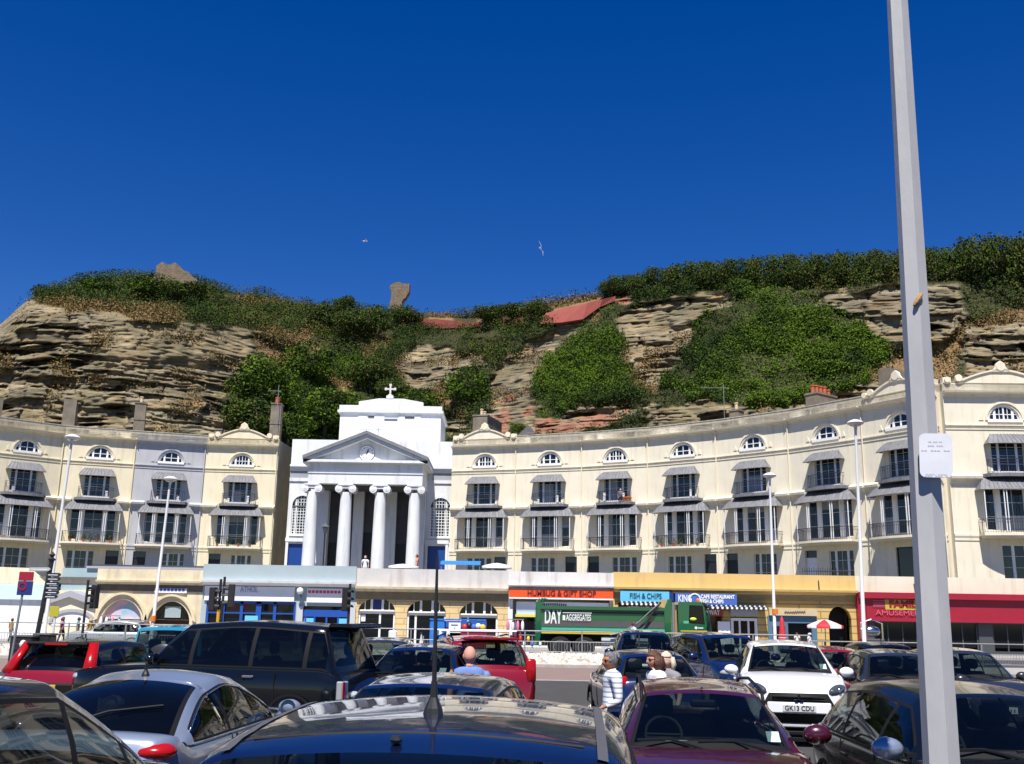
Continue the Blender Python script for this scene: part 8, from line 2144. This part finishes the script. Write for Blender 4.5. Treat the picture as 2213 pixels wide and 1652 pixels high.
def person(label, loc, yaw, h, shirt, trousers, skin='fair', hair=None, style='short', pose='stand', glasses=False, head_yaw=0.0, arms=None, slim=1.0, sleeves=.5, group=None, detail=True, hat=None, skirt=False):
    s = h / 1.70; e = empty('person', loc, yaw, label, 'person', group); sk = SKIN[skin]
    P = lambda x, y, z: (x * s, y * s, z * s)
    sit = pose == 'sit'; dz = -.42 if sit else 0
    pel = P(0, 0, .94 + dz); wst = P(.01, 0, 1.08 + dz); chs = P(0, 0, 1.27 + dz); nek = P(-.01, 0, 1.43 + dz); hd0 = P(.015, 0, 1.50 + dz)
    W = slim * s
    ch = [[(pel, (.150 * W, .105 * W)), (wst, (.135 * W, .10 * W)), (chs, (.150 * W, .105 * W)), (P(-.01, 0, 1.38 + dz), (.125 * W, .085 * s)), (nek, (.064 * s, .060 * s)), (hd0, .058 * s)]]
    legs = []; armc = []
    for sd in (-1, 1):
        hip = P(0, sd * .09, .90 + dz)
        step = .10 * sd if pose == 'walk' else 0.0
        if sit: kn = P(.42, sd * .11, .92 + dz); an = P(.46, sd * .11, .52 + dz); ft = P(.58, sd * .12, .48 + dz)
        else: kn = P(.02 + step, sd * .10, .50); an = P(-.02 + step * 1.6, sd * .105, .09); ft = P(.12 + step * 1.6, sd * .12, .035)
        legs.append([(pel, (.150 * W, .105 * W)), (hip, .088 * W), (tuple((Vector(hip) + Vector(kn)) / 2), .080 * W), (kn, .056 * s), (tuple((Vector(kn) * .62 + Vector(an) * .38)), .054 * s), (an, .036 * s), (ft, .034 * s)])
        sh = P(-.01, sd * .185, 1.375 + dz); A = (arms or {}).get(sd, ((-.02, sd * .235, 1.10), (.05, sd * .22, .86)))
        el = P(A[0][0], A[0][1], A[0][2] + dz); wr = P(A[1][0], A[1][1], A[1][2] + dz)
        armc.append([(P(-.01, 0, 1.38 + dz), (.125 * W, .085 * s)), (sh, .062 * W), (tuple((Vector(sh) + Vector(el)) / 2), .046 * W), (el, .037 * s), (tuple((Vector(el) * .6 + Vector(wr) * .4)), .034 * s), (wr, .024 * s)])
    hands = []
    for c, sd in zip(armc, (-1, 1)):
        if detail: hand(hands, c[-1][0], Vector(c[-1][0]) - Vector(c[-3][0]), sd, s)
        else: d = (Vector(c[-1][0]) - Vector(c[-3][0])).normalized(); hands.append([(c[-1][0], .024 * s), (tuple(Vector(c[-1][0]) + d * .08 * s), (.030 * s, .018 * s)), (tuple(Vector(c[-1][0]) + d * .16 * s), (.022 * s, .012 * s))])
    body = skinned('person_body', ch + armc + legs + hands, sk, e)
    chains = ch + armc + legs; zh = (.90 + dz) * s
    top = 1.445 + dz
    def pick_shirt(k, t, p):
        if k == 0: return p[2] > zh and (t < 3.75 or abs(p[1]) > .085 * s)
        if k in (1, 2): return t < (2.2 if sleeves <= .7 else 4.6)
        return p[2] > zh and (t < .9 or abs(p[1]) > .12 * s)
    def pick_trousers(k, t, p):
        if k == 0: return p[2] < zh + .10 * s
        if k >= 3: return t < (4.75 if not skirt else 2.6)
        return False
    clothe('shirt', body, chains, pick_shirt, .016 * s, shirt, e)
    clothe('trousers', body, chains, pick_trousers, .010 * s, trousers, e)
    hc = (.02 * s, 0, (1.568 + dz) * s)
    q = add_head(e, hc, s * 1.0, head_yaw, sk, hair, style, glasses)
    t = q.build('head', sk, smooth=True)
    # the head joins the body mesh
    bm = bmesh.new(); bm.from_mesh(body.data); bm.from_mesh(t.data); bm.to_mesh(body.data); bm.free(); bpy.data.objects.remove(t)
    body.data.polygons.foreach_set('use_smooth', [True] * len(body.data.polygons))
    for l in legs:
        q = MB(); p = Vector(l[-1][0]); a = Vector(l[-2][0]); q.sphere(((p.x + a.x) / 2 + .01, p.y, p.z), (.13 * s, .05 * s, .045 * s), 10, 6); q.build('shoe', M_IRON, e, smooth=True)
    if hat is not None:
        q = MB(); q.lathe([(.19 * s, 0), (.19 * s, .01), (.11 * s, .02), (.10 * s, .10 * s), (.0, .12 * s)], 14, (hc[0], hc[1], hc[2] + .04 * s), cap=False); q.build('hat', hat, e, smooth=True)
    return e
def stripe_mat(name, c1, c2, f):
    m = mat(name, c1, .85); nt = m.node_tree; N = nt.nodes; L = nt.links
    tc = N.new('ShaderNodeTexCoord'); sp = N.new('ShaderNodeSeparateXYZ'); L.new(tc.outputs['Object'], sp.inputs[0])
    mu = N.new('ShaderNodeMath'); mu.operation = 'MULTIPLY'; mu.inputs[1].default_value = f; L.new(sp.outputs['Z'], mu.inputs[0])
    fr = N.new('ShaderNodeMath'); fr.operation = 'FRACT'; L.new(mu.outputs[0], fr.inputs[0]); gt = N.new('ShaderNodeMath'); gt.operation = 'GREATER_THAN'; gt.inputs[1].default_value = .66; L.new(fr.outputs[0], gt.inputs[0])
    mx = N.new('ShaderNodeMix'); mx.data_type = 'RGBA'; mx.inputs['A'].default_value = (*c1, 1); mx.inputs['B'].default_value = (*c2, 1); L.new(gt.outputs[0], mx.inputs['Factor']); L.new(mx.outputs['Result'], N['Principled BSDF'].inputs['Base Color']); return m
H_GREY = mat('dark grey hair', (.085, .08, .085), .7, c2=(.20, .19, .20), scale=40, bump=.4, bscale=90, stretch=(1, 1, .4))
H_BRN = mat('auburn hair', (.11, .035, .012), .55, c2=(.055, .018, .008), scale=40, bump=.4, bscale=90, stretch=(1, 1, .4))
H_BLK = mat('black hair', (.012, .010, .010), .6); H_WHT = mat('pale blonde hair', (.62, .52, .40), .6, c2=(.5, .40, .3), scale=40); H_BLO = mat('blonde hair', (.42, .27, .10), .6)
T_DK = mat('dark trousers', (.02, .022, .03), .85); T_BL = mat('blue jeans', (.05, .08, .17), .85); T_WH = mat('white cloth', (.72, .72, .72), .85); T_BLU = mat('blue shirt cloth', (.13, .22, .46), .85, c2=(.11, .19, .41), scale=8); T_RED = mat('red cloth', (.45, .03, .04), .85); T_PNK = mat('pink cloth', (.55, .22, .28), .85); T_TEAL = mat('teal cloth', (.03, .22, .22), .85); T_YEL = mat('mustard cloth', (.45, .28, .05), .85); T_GRY = mat('grey cloth', (.2, .2, .22), .85); T_PUR = mat('purple cloth', (.16, .06, .20), .85)
def at_top(x, y, D, h): p = on_y(x, y, D); return (p.x, D, 0)
def hgt(x, y, D, z0=0.0): return on_y(x, y, D).z - z0
p = at_top(1321, 1408, 12.75, 0)
person('woman in a white striped long-sleeved top and dark sunglasses walking left', p, PI + R(12), hgt(1321, 1407, 12.75), stripe_mat('white top with grey stripes', (.74, .75, .78), (.28, .32, .42), 17), T_BL, 'tan', H_GREY, 'short', 'walk', True, .1, arms={-1: ((-.10, -.27, 1.10), (.08, -.24, .90)), 1: ((-.02, .26, 1.08), (.17, .16, 1.0))}, slim=1.14, sleeves=1)
p = at_top(1416, 1406, 12.9, 0)
person('woman with auburn hair and sunglasses walking behind the burgundy estate', p, PI + R(14), hgt(1416, 1405, 12.9), T_WH, T_BL, 'pink', H_BRN, 'bob', 'walk', True, .05, slim=1.05)
p = at_top(1442, 1409, 13.5, 0)
person('person with pale blonde hair hidden behind the auburn-haired woman', p, PI + R(30), hgt(1442, 1408, 13.5), T_GRY, T_DK, 'fair', H_WHT, 'bob', 'walk', False, .6, slim=1.05)
p = at_top(1016, 1396, 12.2, 0)
person('bald man in a blue shirt seen from behind among the cars', p, PI / 2 + R(6), hgt(1016, 1394, 12.2) * 1.0, T_BLU, T_DK, 'pink', None, 'short', 'stand', False, 0, slim=1.15)
for (lab, x, y, D, sh, tr, sk, hr, st, yaw, k) in (
    ('woman in a pink top walking near the gabled shop', 137, 1333, 55.5, T_PNK, T_DK, 'tan', H_BRN, 'bob', 0, {}), ('dark-haired person in red and teal near the gabled shop', 171, 1334, 56.2, T_TEAL, T_RED, 'tan', H_BLK, 'short', .4, {}), ('person in a mustard top by the gothic arcade', 197, 1336, 56, T_YEL, T_PUR, 'fair', H_BLO, 'bob', 2.6, {}),
    ('person in white looking at the racks outside the gothic arcade', 247, 1338, 59.0, T_WH, T_GRY, 'fair', H_BLK, 'short', 1.5, {}), ('person in black and white standing in the gothic doorway', 272, 1342, 60.6, T_DK, T_WH, 'tan', H_BLK, 'short', -1.5, {}), ('person in dark clothes standing by the white building', 27, 1336, 57, T_YEL, T_DK, 'tan', H_BRN, 'short', 1.0, {}),
    ('red-haired person in a pale blue top by the railing before the lorry', 1369, 1343, 46.9, mat('pale blue cloth', (.45, .55, .70), .85), T_DK, 'pink', H_BRN, 'short', .3, {}),
    ('girl with long dark hair and white top, seen from behind, at the black doorway', 1722, 1367, 59.0, T_WH, T_DK, 'tan', H_BRN, 'long', PI / 2, {}), ('child in white with a pale hat near the red parasol', 1750, 1379, 57.4, T_WH, T_WH, 'fair', H_BLO, 'short', -1.0, dict(hat=T_WH))):
    z0 = ZG if D > 57.15 else ZR
    q = on_y(x, y, D); person(lab, (q.x, D, z0), yaw, max(1.15, q.z - z0), sh, tr, sk, hr, st, 'walk', detail=False, sleeves=.5, **k)
# people up on the terrace and on a balcony
q = on_y(790, 1201, 64.2); person('person in white leaning at the terrace edge below the church columns', (q.x, 64.2, q.z - 1.62), -PI / 2, 1.62, T_WH, T_WH, 'fair', H_WHT, 'short', detail=False)
q = on_y(902, 1198, 64.4); person('sunburnt person sitting on the terrace edge below the right-hand church column', (q.x, 64.4, q.z - 1.27), PI, 1.68, SKIN['pink'], T_DK, 'pink', H_BRN, 'short', 'sit', detail=False)
hp = RT[2].lerp(RT[3], .60); dn = (RT[3] - RT[2]).normalized(); fo = Vector((dn.y, -dn.x, 0)) * .45
person('person sitting among red flowerpots on an upper balcony', (hp.x + fo.x, hp.y + fo.y, ZC - 5.78 - .06), -PI / 2, 1.66, T_GRY, T_DK, 'fair', H_WHT, 'short', 'sit', detail=False)
for k in range(5):
    p_ = hp + dn * (.25 + .16 * k) + fo * (1.15 if k % 2 else .9); e = empty('flowerpot', (p_.x, p_.y, ZC - 5.76), 0, 'terracotta pot of red flowers on the balcony beside the sitting person', 'flowerpot', 'red flowerpots on the upper balcony'); q = MB(); q.lathe([(.08, 0), (.11, .2), (.12, .2), (.12, .23), (0, .23)], 8, cap=False); q.build('pot', M_POT, e); q = MB(); q.sphere((0, 0, .33), (.13, .13, .13), 8, 6); q.build('flowers', mat('red flowers', (.45, .06, .03), .8, c2=(.05, .12, .02), scale=14), e)
def balcony_pots(A, B, label, group, n, zz, seed, reach=1.25, span=2.0):
    d = (B - A).normalized(); f = Vector((d.y, -d.x, 0)); mid = (A + B) / 2; rr = random.Random(seed)
    for k in range(n):
        t = -span + 2 * span * (k + .5) / n; p_ = mid + d * t + f * (.55 + (reach - .55) * (1 - abs(t / 2.4) ** 2)); e = empty('flowerpot', (p_.x, p_.y, zz), 0, label, 'flowerpot', group)
        q = MB(); q.lathe([(.10, 0), (.14, .24), (.15, .24), (.15, .28), (0, .28)], 8, cap=False); q.build('pot', M_CHIM if k % 2 else M_POT, e)
        cr = make_crown(seed * 10 + k, 70, [(0, 0, .45, .2, .2, .22 + rr.random() * .12)], (.5, .3, 1), (.06, .14)); cr.name = 'leaves'; cr.parent = e
balcony_pots(LT[1], LT[2], 'potted plant on the long balcony of the brown-roofed cream house', 'pots on the brown-roofed cream house balcony', 7, ZC - 9.84, 3)
balcony_pots(LT[3], LT[4], 'potted plant on the long balcony of the end house left of the church', 'pots on the left end house balcony', 4, ZC - 9.84, 5)
balcony_pots(RT[3], RT[4], 'potted plant on the long balcony of the fourth house right of the church', 'pots on the fourth right-hand house balcony', 6, ZC - 9.84, 7)
